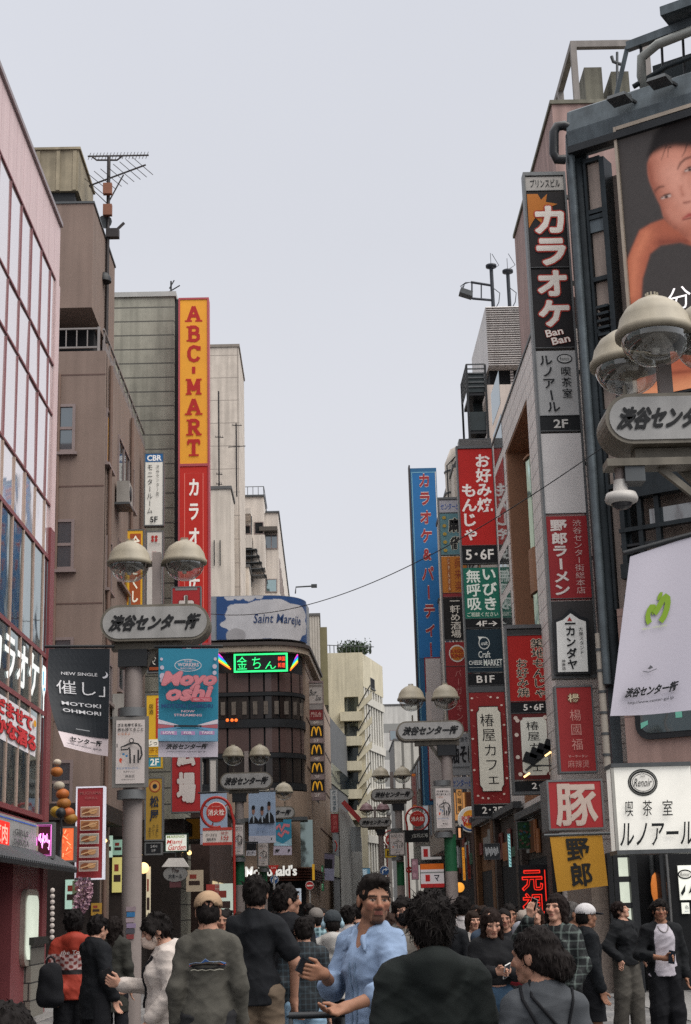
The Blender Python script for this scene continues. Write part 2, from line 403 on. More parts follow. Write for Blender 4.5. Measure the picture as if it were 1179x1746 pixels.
def wall_mb(fr, u0, u1, z0, z1, holes, m, thick=.3, mb=None):
    """a wall with rectangular openings (u0,u1,z0,z1 each), real reveals"""
    mb = mb or MB(); us = sorted({u0, u1} | {h[i] for h in holes for i in (0, 1)}); zs = sorted({z0, z1} | {h[i] for h in holes for i in (2, 3)})
    for i in range(len(us)-1):
        run = None
        for j in range(len(zs)-1):
            cu, cz = (us[i]+us[i+1])/2, (zs[j]+zs[j+1])/2
            solid = not any(h[0] < cu < h[1] and h[2] < cz < h[3] for h in holes)
            if solid and run is None: run = zs[j]
            if (not solid) and run is not None: fr.box(mb, us[i], us[i+1], run, zs[j], -thick, 0, m); run = None
        if run is not None: fr.box(mb, us[i], us[i+1], run, zs[-1], -thick, 0, m)
    return mb
# ================================================================== ground
def ground():
    m = mat('asphalt', (.055, .056, .06), rough=.85, var=.3, vs=1.2, bump=.4, bs=90)
    mb = MB(); mb.quad((-900, -60, -.02), (900, -60, -.02), (900, 1500, -.02), (-900, 1500, -.02)); mb.build('ground', m, kind='structure')
    m = bpy.data.materials.new('paving_tiles'); m.use_nodes = True
    n, l = m.node_tree.nodes, m.node_tree.links; b = n['Principled BSDF']; b.inputs['Roughness'].default_value = .6
    tc = n.new('ShaderNodeTexCoord'); br = n.new('ShaderNodeTexBrick'); br.inputs['Scale'].default_value = 1.0
    br.inputs['Brick Width'].default_value = .6; br.inputs['Row Height'].default_value = .3; br.inputs['Mortar Size'].default_value = .008
    br.inputs['Color1'].default_value = (.13, .13, .135, 1); br.inputs['Color2'].default_value = (.19, .185, .18, 1); br.inputs['Mortar'].default_value = (.04, .04, .04, 1)
    l.new(tc.outputs['Object'], br.inputs['Vector'])
    no = n.new('ShaderNodeTexNoise'); no.inputs['Scale'].default_value = .8; no.inputs['Detail'].default_value = 8; l.new(tc.outputs['Object'], no.inputs['Vector'])
    mr = n.new('ShaderNodeMapRange'); mr.inputs['From Min'].default_value = .3; mr.inputs['From Max'].default_value = .7; mr.inputs['To Min'].default_value = .55; mr.inputs['To Max'].default_value = 1.15
    l.new(no.outputs['Fac'], mr.inputs['Value'])
    mu = n.new('ShaderNodeVectorMath'); mu.operation = 'SCALE'; l.new(br.outputs[0], mu.inputs[0]); l.new(mr.outputs[0], mu.inputs['Scale']); l.new(mu.outputs[0], b.inputs['Base Color'])
    bp = n.new('ShaderNodeBump'); bp.inputs['Strength'].default_value = .3; bp.inputs['Distance'].default_value = .01; l.new(br.outputs['Fac'], bp.inputs['Height']); bp.invert = True; l.new(bp.outputs[0], b.inputs['Normal'])
    mb = MB(); mb.quad((-9, -20, 0), (9, -20, 0), (14, 200, 0), (-9, 200, 0)); mb.build('street_paving', m, kind='structure')
    for x0, x1 in ((-5.6, -4.6), (4.9, 6.4)):
        mb = MB(); mb.box(x0, x1, -15, 62 if x0 < 0 else 100, .002, .012); mb.build('kerb_strip', mat('granite_edge', (.22, .215, .21), rough=.7, var=.3, vs=5), kind='structure')
ground()
LX, RX = -5.0, 5.3
pinkwall = linemat('pink_cladding', 'd6bcbc', '9a7276', 'Y', [.62], width=.014, rough=.4, var=.08, streak=.15)
rosebeam = mat('rose_painted_steel', '7d4346', rough=.4, var=.15)
cream_mull = mat('cream_mullion', 'b39d90', rough=.4, var=.15)
brownwall = mat('brown_render', '84736a', rough=.85, var=.12, vs=1.2, streak=.18, bump=.3, bs=80)
darkglass = glassmat('dark_window_glass', (.55, .6, .62), mix=.25)
voidm = mat('dark_interior', (.012, .013, .015), rough=.9, var=.3)
blackm = mat('black_steel', (.018, .02, .023), rough=.5, var=.3)
winframe = mat('window_frame_alu', '8d7f7c', rough=.4, metal=.3, var=.15)
roofm = mat('roof_felt', (.12, .12, .12), rough=.9)
greym = mat('grey_steel', '55585a', rough=.5, metal=.3, var=.3, vs=4)
# ================================================================== left: pink building with a glass front
def glass_building():
    fr = east(LX); ye = PX(96.5, 700, LX).y; y0 = 9.0
    t = thing('glass_building', 'pink clad building with tall glass curtain wall at the left edge', 'building', (LX-4, 18, 0))
    zr = PX(99, 376, LX).z; zs = [PX(89, y, LX).z for y in (462, 617, 706, 866, 958, 1128, 1226, 1399)]
    mb = MB(); mb.box(LX-9, LX-.4, y0, ye-.02, 0, zr-.05, pinkwall); fr.box(mb, y0, ye, zs[0], zr, -.398, 0, pinkwall)
    zq = PX(89, 905, LX).z; fr.box(mb, ye-.42, ye, 0, zq, -.398, .03, rosebeam); fr.box(mb, ye-.42, ye, zq+.002, zs[0]-.002, -.398, .02, pinkwall)
    mb.build('wall', None, t)
    mb = MB(); fr.box(mb, y0, ye+.02, zr+.002, zr+.09, -.42, .05, mat('parapet_cap', '9b8f90', rough=.4, metal=.4)); mb.build('parapet', None, t)
    mb = MB()
    for k in range(9): u = ye-.6-k*1.6; fr.box(mb, u, u+.05, zr+.09, zr+1.15, -1.0, -.95, winframe)
    fr.box(mb, y0, ye-.5, zr+1.15, zr+1.2, -1.02, -.93, winframe); fr.box(mb, y0, ye-.52, zr+.2, zr+1.1, -.985, -.965, clearglass('rail_glass', (.85, .88, .9), .3))
    mb.build('roof_rail', None, t)
    lightpane = glassmat('painted_sky_pane', (.97, .92, .92), mix=.40, dark=(.80, .74, .73)); darkpane = glassmat('teal_pane', (.62, .68, .68), mix=.35, dark=(.012, .025, .03))  # upper rows: reflected sky is painted into the pale base colour
    cw = MB(); fr.box(cw, y0, ye-.42, zs[-1], zs[0], -.12, -.10, rosebeam); cw = cw.build('curtain_wall', None, t)
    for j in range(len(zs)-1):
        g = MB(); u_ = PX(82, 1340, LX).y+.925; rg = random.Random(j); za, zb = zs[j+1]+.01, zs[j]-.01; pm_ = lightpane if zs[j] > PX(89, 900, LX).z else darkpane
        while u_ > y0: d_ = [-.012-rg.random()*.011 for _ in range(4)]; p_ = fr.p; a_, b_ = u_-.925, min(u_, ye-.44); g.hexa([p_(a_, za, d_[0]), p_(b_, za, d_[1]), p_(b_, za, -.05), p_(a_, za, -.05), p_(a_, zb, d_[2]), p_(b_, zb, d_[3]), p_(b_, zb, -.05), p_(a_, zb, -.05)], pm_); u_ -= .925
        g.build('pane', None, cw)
    g = MB()
    for k, z in enumerate(zs): fr.box(g, y0, ye-.423, z-(.045 if k > 3 else .022), z+(.035 if k > 3 else .018), -.07, .008, rosebeam)
    g.build('transom', None, cw)
    g = MB(); k = 0; u = PX(82, 1340, LX).y; pinkmull = mat('dull_rose_mullion', '93686c', rough=.4, var=.15)
    us = []
    while u > y0: us.append(u); u -= .925
    for u in us:
        for j in range(len(zs)-1):
            fr.box(g, u-(.03 if j > 2 else .012), u+(.03 if j > 2 else .012), zs[j+1]+.037, zs[j]-.047, -.07, .006, cream_mull if j > 2 else pinkmull)
    g.build('mullion', None, cw)
    # lettering behind the second row of panes, and the white advert board in the third
    d = MB(); pa, pb = PX(-18, 1150, LX).y, PX(67, 1150, LX).y; za, zb = zs[6]+.12, zs[5]-.1
    fn = flatfn(fr, pa, pb, za, zb, -.008)
    decor(d, fn, [('t', 'カラオケ', .0, .06, 1, .95, 'f2f6f4', {'bold': .02})], emit=.3, d0=0)
    fn2 = flatfn(fr, PX(72, 1150, LX).y, PX(80, 1150, LX).y, za-.2, zb-.1, -.008)
    decor(d, fn2, [('p', [(.2, 0), (.8, 0), (.95, .1), (.95, .4), (.62, .6), (.62, 1), (.38, 1), (.38, .6), (.05, .4), (.05, .1)], 'e8f1f0'), ('s', [(.3, .12), (.3, .38)], .05, '55b0d0'), ('o', .5, .45, .15, .03, '3a9fd0')], emit=.5, d0=0, asp=.3)
    d.build('lettering', None, t)
    b = MB(); ya, yb = PX(-30, 1240, LX).y, PX(62, 1240, LX).y; za, zb = PX(50, 1285, LX).z, zs[6]-.16
    fn = flatfn(fr, ya, yb, za, zb, -.009)
    decor(b, fn, [('r', 0, 0, 1, 1, 'd9d4d8'), ('t', 'ひだませて', .02, .08, .9, .42, 'c0363a', {'out': '5a2020', 'bold': .04}), ('t', 'よかな酒る', .0, .5, .97, .9, 'c0363a', {'out': '5a2020', 'bold': .04}), ('o', .94, .2, .03, .09, 'd99a2b')], emit=.12, d0=0)
    b.build('advert_board', None, t)
    # dark shop front under the glass
    mb = MB(); zf = zs[-1]-.12
    fr.box(mb, y0, ye-.43, 2.75, zf, -.35, .02, rosebeam)
    mb.build('fascia', None, t)
    mb = MB(); fr.box(mb, y0, ye-.43, .0, 2.748, -.38, -.30, voidm)
    for u in (20.4, 22.2): fr.box(mb, u, u+.12, 0, 2.7, -.29, -.05, blackm)
    mb.build('shop_front', None, t)
    # lit round-cornered case in the rose red end pier
    c = MB(); ua, ub = ye-2.05, ye-1.0; za, zb = PX(70, 1632, LX).z, PX(70, 1528, LX).z
    fr.box(c, ua-.75, ub+.57, .0, 2.745, -.28, -.02, rosebeam)
    def rr(u, z, w): return fr.p(u, z, w)
    def rounded(u0, u1, z0, z1, r, n=6):
        return [(cx+r*math.cos(a0+math.pi/2*i/n), cz+r*math.sin(a0+math.pi/2*i/n)) for cx, cz, a0 in ((u1-r, z1-r, 0), (u0+r, z1-r, math.pi/2), (u0+r, z0+r, math.pi), (u1-r, z0+r, 1.5*math.pi)) for i in range(n+1)]
    globals()['rounded'] = rounded
    c.prism(rounded(ua-.1, ub+.1, za-.1, zb+.1, .25), rr, -.018, .06, mat('case_rim', 'b9b3a8', rough=.3, metal=.5)); cs = c.build('display_case', None, t)
    g = MB(); g.prism(rounded(ua, ub, za, zb, .2), rr, .061, .075, mat('case_light', 'cfd8c8', emit=.55, var=.25, vs=1.0)); g.build('light_panel', None, cs)
    return t
glass_building()
# ================================================================== left: brown rendered building
def brown_building():
    Yf = 35.0; fr = front(Yf); xc = P(176, 900, Yf).x; st = east(xc); yb = 43.7
    t = thing('brown_building', 'brown rendered building with a railed roof terrace and penthouse behind the glass building', 'building', (xc-3, 39, 0))
    zr = P(172, 598, Yf).z
    lw = [(P(97, 1, Yf).x-.9, P(129, 730, Yf).x, P(110, 772, Yf).z, P(110, 690, Yf).z), (P(97, 1, Yf).x-.9, P(127, 930, Yf).x, P(110, 972, Yf).z, P(110, 886, Yf).z),
          (P(97, 1, Yf).x-.9, P(126, 1110, Yf).x, P(110, 1152, Yf).z, P(110, 1087, Yf).z), (P(97, 1, Yf).x-.9, P(125, 1330, Yf).x, P(110, 1372, Yf).z, P(110, 1296, Yf).z)]
    mb = wall_mb(fr, xc-7, xc, 0, zr, lw, brownwall)
    sw = []
    for pa, pb, ya, yb_ in ((181, 190.5, 705, 800), (201, 228, 770, 850), (181, 190, 920, 1010), (201, 228, 940, 1010), (181, 190, 1130, 1200), (201, 228, 1130, 1190)):
        ua, ub = PX(pa, ya, xc).y, PX(pb, ya, xc).y
        sw.append((ua, ub, PX((pa+pb)/2, yb_, xc).z, PX((pa+pb)/2, ya, xc).z))
    wall_mb(st, Yf+.302, yb, 0, zr, sw, brownwall, mb=mb)
    mb.box(xc-7, xc-.302, Yf+.302, yb, zr-.3, zr-.02, roofm); mb.box(xc-7, xc-.302, yb-.3, yb, 0, zr-.302, brownwall)
    mb.build('wall', None, t)
    for z in (P(140, 640, Yf).z, P(140, 830, Yf).z, P(140, 1030, Yf).z, P(140, 1230, Yf).z):
        j = MB(); fr.box(j, xc-7, xc+.01, z, z+.035, -.01, .006, mat('brown_joint', '5d4a44', var=.1)); j.build('wall_joint', None, t)
    for w in lw: window(t, fr, *w, winframe, darkglass, 2, 2, fw=.07, d=.05)
    for w in sw: window(t, st, *w, winframe, darkglass, 3 if w[1]-w[0] > 1.5 else 1, 1, fw=.06, d=.04)
    for k, (y_, z_) in enumerate(((36.6, 6.2), (39.9, 8.9), (41.6, 5.6), (36.9, 11.6))):
        a_ = MB(); st.box(a_, y_, y_+.75, z_, z_+.55, .05, .36, mat('aircon_white', 'a09c96', rough=.5, var=.2, streak=.3)); st.box(a_, y_-.03, y_+.78, z_-.06, z_-.004, .0, .38, greym); o_ = a_.build('aircon_unit', None, t); a_ = MB(); a_.lathe(st.p(y_+.3, z_+.28, .362), [(.2, .0), (.2, .01), (0, .012)], 14, blackm, axis='x'); a_.build('fan_grille', None, o_)
    for px_ in (.55, 4.7):
        a_ = MB(); a_.tube([st.p(Yf+px_, .5, .07), st.p(Yf+px_, zr-.2, .07)], .05, 8, mat('brown_pipe', '6f5a50', rough=.6)); a_.build('drain_pipe', None, t)
    a_ = MB(); a_.tube([fr.p(xc-1.1, 1, .06), fr.p(xc-1.1, zr-.6, .06)], .045, 8, mat('brown_pipe', '6f5a50')); a_.build('drain_pipe', None, t)
    # terrace railing
    r = MB(); x0 = P(100, 590, Yf).x; x1 = P(168, 555, Yf).x; za, zb = zr+.02, P(150, 556, Yf).z
    rm = mat('rail_paint', '8b8683', rough=.4, metal=.3)
    r.box(x0-2, x1, Yf+.1, Yf+.15, zb-.04, zb, rm); r.box(x0-2, x1, Yf+.1, Yf+.15, za+.1, za+.14, rm)
    for k in range(13): x = x1-.02-k*.26; r.box(x-.012, x+.012, Yf+.11, Yf+.14, za+.14, zb-.04, rm)
    r.box(x1-.03, x1+.03, Yf+.09, Yf+.16, za, zb+.02, rm)
    for k in range(9): y = Yf+.3+k*.9; r.box(xc-.1, xc-.06, y, y+.04, za, zb, rm)
    r.box(xc-.105, xc-.055, Yf+.17, yb, zb-.04, zb, rm); r.box(xc-.1, xc-.06, Yf+.17, yb, za, zb-.3, mat('rail_infill', '7d7674', var=.2))
    r.build('railing', None, t)
    # penthouse: overhangs the terrace
    ph = MB(); Yp = Yf+1.2; xp = P(157.5, 480, Yp).x; zt = P(157, 347, Yp).z; z0 = P(157, 524, Yp).z; yq = PX(196, 470, xp).y
    lightbrown = mat('pale_brown_render', 'a78b80', rough=.85, var=.1, streak=.12)
    ph.box(xp-6, xp, Yp, yq, z0, zt, brownwall); ph.box(xp-6, xp-.15, Yp+1.4, yq, zr-.02, z0-.002, voidm)
    ph.box(xp-6.02, xp+.03, Yp-.03, yq+.03, zt+.002, zt+.06, greym)
    ph.box(xp-2.15, xp-1.6, Yp+.9, Yp+1.395, zr, z0-.004, lightbrown)
    p = ph.build('penthouse', None, t)
    v = MB(); v.lathe((xp+.02, Yp+1.9, P(180, 430, Yp).z), [(.2, 0), (.19, .1), (.14, .2), (.07, .26), (.0, .28)], 14, blackm); v.build('vent_cowl', None, p)
    # roof tank
    tk = thing('water_tank', 'weathered olive water tank on the roof of the brown building', 'water tank', (xp-1.2, Yp+2.5, zt+.06))
    Yt = Yp+1.0; xa, xb = P(84, 300, Yt).x-.4, P(134, 300, Yt).x; zb, zt2 = P(120, 340, Yt).z, P(120, 256, Yt).z
    tm = mat('stained_tank', '9c927c', rough=.7, var=.4, vs=1.4, streak=.35)
    m2 = MB(); m2.box(xa, xb, Yt, Yt+2.6, zb+.25, zt2, tm); m2.build('shell', None, tk)
    m2 = MB()
    for x in (xa+.05, (xa+xb)/2, xb-.15): m2.box(x, x+.1, Yt-.03, Yt-.004, zb+.27, zt2-.02, tm)
    m2.box(xa-.05, xb+.05, Yt-.06, Yt+2.65, zt2+.002, zt2+.07, tm); m2.lathe(((xa+xb)/2, Yt+1.2, zt2+.07), [(.6, 0), (.55, .12), (.3, .18), (0, .2)], 18, tm); m2.lathe((xb-.3, Yt+.9, zt2+.07), [(.13, 0), (.13, .35)], 10, greym)
    m2.build('lid', None, tk)
    m2 = MB(); m2.box(xa+.1, xb-.1, Yt+.1, Yt+2.5, zt+.062, zb+.248, blackm); m2.build('stand', None, tk)
    # aerial mast
    Ym = Yp+2.2; xm = P(185, 340, Ym).x; zb = zt-3.0; ztop = P(183, 266, Ym).z
    a = thing('aerial_mast', 'tall roof mast carrying two long comb shaped television aerials', 'aerial', (xm, Ym, zb))
    am = mat('aerial_metal', (.05, .045, .045), rough=.5, metal=.5)
    m2 = MB(); m2.tube([(xm, Ym, zb), (xm, Ym, ztop)], .05, 8, am); m2.build('pole', None, a)
    def yagi(c0, c1, n, el, upv):
        y = MB(); c0, c1 = Vector(c0), Vector(c1); y.bar(c0, c1, .035, .035, am)
        for k in range(n):
            c = c0.lerp(c1, (k+.5)/n); y.bar(c-Vector(upv)*el, c+Vector(upv)*el, .013, .013, am)
        return y
    za = P(183, 266, Ym).z
    y = yagi((P(150, 267, Ym).x, Ym, za), (P(254, 266, Ym).x, Ym, za+.0), 18, .13, (.25, .2, .9)); y.tube([(P(158, 268, Ym).x, Ym, za-.02), (P(165, 274, Ym).x, Ym, P(165, 273, Ym).z), (P(200, 274, Ym).x, Ym, P(200, 273, Ym).z), (P(208, 268, Ym).x, Ym, za-.02)], .025, 6, am); y.build('upper_aerial', None, a)
    y = yagi(P(152, 317, Ym), P(249, 281, Ym), 9, .3, (.85, .9, -.45)); y.bar(P(211, 298, Ym), P(187, 342, Ym), .03, .03, am); y.bar(P(153, 318, Ym), P(182, 346, Ym), .02, .02, am); y.build('lower_aerial', None, a)
    for py in (326, 362): m2 = MB(); q = P(185, py, Ym); m2.box(q.x-.12, q.x+.12, Ym-.2, Ym-.06, q.z-.16, q.z+.16, mat('rust_box', '8a5c48', var=.3)); m2.build('junction_box', None, a)
    m2 = MB(); q = P(191, 400, Ym); m2.bar(q, P(212, 380, Ym), .06, .06, am); m2.lathe(P(179, 378, Ym), [(.2, 0), (.15, .12), (0, .16)], 12, greym, axis='y'); m2.box(q.x-.15, q.x+.2, Ym-.1, Ym+.1, q.z-.1, q.z+.15, am); m2.build('dish', None, a)
brown_building()
# ================================================================== left: grey panelled building behind the tall yellow and red sign
def simple_block(name, label, Yf, x0, x1, z1, depth, m, cap=None, z0=0., cat='building', parent=None):
    t = thing(name, label, cat, ((x0+x1)/2, Yf+depth/2, z0))
    mb = MB(); mb.box(x0, x1, Yf, Yf+depth, z0, z1, m); mb.build('wall', None, t)
    mb = MB(); mb.box(x0-.06, x1+.06, Yf-.06, Yf+depth+.06, z1+.002, z1+.16, cap or roofm); mb.build('roof', None, t)
    return t
panelgrey = linemat('grey_panel_wall', 'a3a194', '5a5954', 'Z', [.46*1.0], width=.045, streak=.35, var=.25)
Yg = 44.2
zg = P(240, 507, Yg).z; xg = P(297, 700, Yg).x
def grey_building():
    t = simple_block('grey_building', 'grey concrete panelled building beside the tall yellow and red blade sign', Yg, -14, xg, zg, 7.5, panelgrey, mat('pale_cap', 'a9a9a6'))
    mb = MB(); x = P(299, 700, Yg).x; mb.box(xg+.002, x+.12, Yg+.2, Yg+.6, 6, zg, blackm)
    for k in range(24):
        z = zg-.4-k*.55
        if z > 6.2: mb.box(x+.122, P(303, 700, Yg).x-.003, Yg+.3, Yg+.36, z, z+.07, greym)
    mb.build('sign_bracket', None, t)
    mb = MB()
    for px in (270, 246): q = P(px, 502, Yg+1); mb.box(q.x-.4, q.x+.4, Yg+1, Yg+1.4, zg+.16, zg+.3, greym)
    q = P(292, 500, Yg+1); mb.tube([(q.x, Yg+1, zg+.16), (q.x, Yg+1, zg+.95)], .03, 6, blackm); mb.bar((q.x-.12, Yg+1, zg+.55), (q.x+.28, Yg+1, zg+.8), .03, .03, blackm); mb.bar((q.x-.05, Yg+1, zg+.7), (q.x+.1, Yg+1, zg+.98), .03, .03, blackm)
    mb.build('roof_aerial', None, t)
    # lower street-side storeys, dark with small windows
    st = east(xg)
    for k in range(3): window(t, st, Yg+1+k*2, Yg+2.4+k*2, 9, 10.6, winframe, darkglass, 2, 1)
grey_building()
cream = linemat('cream_concrete', 'cfc4b8', '8f867e', 'ZX', [1.3, 1.9], width=.04, streak=.3, var=.18)
cream2 = mat('cream_render', 'd2c8bc', rough=.85, var=.15, vs=.8, streak=.25)
def cream_blocks():
    # tall plain block behind the blade sign
    Yb = 79.; x1 = P(408, 700, Yb).x; z = P(385, 592, Yb).z
    t = simple_block('concrete_building', 'tall pale concrete building with stained joints behind the yellow sign', Yb, -12, x1, z, 5.6, cream, mat('stained_cap', '857d75'))
    # lower front block with roof aerials
    Yc = 75.; x1 = P(394, 900, Yc).x; z = P(380, 834, Yc).z
    t = simple_block('plain_building', 'low cream building with thin roof aerials beside the red sign', Yc, -11, x1, z, 3., cream2)
    fr = front(Yc)
    for px in (376, 366):
        mb = MB(); q = P(px, 950, Yc); mb.tube([(q.x, Yc-.1, P(px, 965, Yc).z), (q.x, Yc-.1, P(px, 922, Yc).z)], .03, 6, blackm); mb.build('pipe', None, t)
    am = mat('aerial_metal', (.05, .045, .045))
    for px, top, bars in ((374, 667, ((745, 10), (808, 7), (825, 7))), (404, 722, ((725, 12), (762, 22)))):
        Ya = Yc+1.5; q = P(px, 834, Ya); a = thing('roof_aerial', 'thin roof aerial %s' % ('with short rungs standing nearest the red sign' if px == 374 else 'with two cross arms standing to the right of the shorter rung aerial'), 'aerial', (q.x, Ya, z))
        mb = MB(); mb.tube([(q.x, Ya, z), (q.x, Ya, P(px, top, Ya).z)], .045, 6, am); mb.build('pole', None, a)
        mb = MB()
        for py, w in bars:
            c = P(px, py, Ya); mb.bar((c.x-w*.02, Ya, c.z), (c.x+w*.02, Ya+.3, c.z+.02*w*.3), .04, .04, am)
            for k in range(4): x = c.x-w*.018+k*w*.012; mb.bar((x, Ya-.15, c.z-.08), (x, Ya+.15, c.z+.12), .02, .02, am)
        mb.build('cross_arm', None, a)
    # stepped white building with balconies and fire stair
    Yd = 88.; xl, xm, xr = P(398, 900, Yd).x, P(450, 900, Yd).x, P(474, 900, Yd).x; za, zb = P(430, 843, Yd).z, P(462, 866, Yd).z
    t = thing('stepped_building', 'stepped cream building with jutting balconies and an outdoor stair', 'building', ((xl+xr)/2, Yd+6, 0))
    w3 = mat('pale_cream_render', 'd6cdc4', rough=.85, var=.14, vs=.7, streak=.22)
    mb = MB(); mb.box(xl-2, xm, Yd+.6, Yd+12, 0, za, w3); mb.box(xm+.003, xr, Yd+1.2, Yd+28, 0, zb, w3); mb.build('wall', None, t)
    mb = MB(); mb.box(xl-2, xm+.05, Yd+.5, Yd+12, za+.002, za+.12, greym)
    for k in range(6): mb.tube([(xl+.2+k*.32, Yd+.8, za+.12), (xl+.2+k*.32, Yd+.8, za+.7)], .02, 5, greym)
    mb.tube([(xl+.2, Yd+.8, za+.7), (xm, Yd+.8, za+.7), (xm, Yd+6, za+.7)], .025, 5, greym); mb.box(xm+.055, xr+.08, Yd+1.1, Yd+28, zb+.002, zb+.1, greym); mb.build('roof', None, t)
    fr = front(Yd)
    def balc(pxa, pxb, pya, pyb, dd):
        a, b, c, d = panel_rect(pxa, pxb, pya, pyb, Yd-dd)
        q = MB(); f2 = front(Yd-dd); f2.box(q, a, b, c, d, -dd-.59, 0, w3); return q.build('balcony', None, t)
    def dark(pxa, pxb, pya, pyb, m=None, y=.59):
        a, b, c, d = panel_rect(pxa, pxb, pya, pyb, Yd+y); return window(t, front(Yd+y), a, b, c, d, winframe, m or voidm, 1, 1, sill=False)
    balc(398, 430, 912, 934, 1.2); balc(432, 452, 912, 968, .8); balc(398, 428, 866, 876, 1.3)
    dark(413, 428, 896, 911); dark(434, 450, 890, 911)
    a, b, c, d = panel_rect(452, 474, 911, 936, Yd+1.18); window(t, front(Yd+1.18), a, b, c, d, winframe, darkglass, 2, 1, sill=False)
    q = MB(); front(Yd+1.18).box(q, a-.3, b, d+.05, d+.3, 0, .8, mat('canopy_dark', '55504b')); q.build('canopy', None, t)
    a, b, c, d = panel_rect(453, 473, 987, 1010, Yd+1.18); window(t, front(Yd+1.18), a, b, c, d, winframe, glassmat('pale_glass', (.6, .75, .75), mix=.4, dark=(.1, .16, .16)), 1, 1, sill=False)
    st = east(xr)
    for k in range(9): window(t, st, Yd+2.2+k*2.7, Yd+3.3+k*2.7, zb-4.6, zb-2.6, winframe, darkglass, 1, 1, sill=False)
    s = MB()   # fire stair between the blocks
    for k in range(5):
        c = P(410+k*4, 938+k*11, Yd-1); s.box(c.x-.25, c.x+1.0, Yd-1.3, Yd-.4, c.z-.05, c.z, greym); s.bar((c.x+.9, Yd-1.3, c.z), (c.x+1.05, Yd-1.3, c.z-.55), .06, .06, blackm)
    for px in (405, 429): s.tube([P(px, 880, Yd-1), P(px, 1000, Yd-1)], .04, 6, greym)
    s.build('fire_stair', None, t)
    # low block right above the round-cornered shop
    Ye = 84.5; a, b = P(360, 990, Ye).x, P(425, 990, Ye).x; zt = P(390, 968, Ye).z
    t2 = simple_block('low_annex', 'low cream annex with one dark window behind the curved rooftop billboard', Ye, a-2, b, zt, 4, cream2)
    a, b, c, d = panel_rect(381, 402, 995, 1011, Ye); window(t2, front(Ye), a, b, c, d, greym, voidm, 2, 1)
cream_blocks()
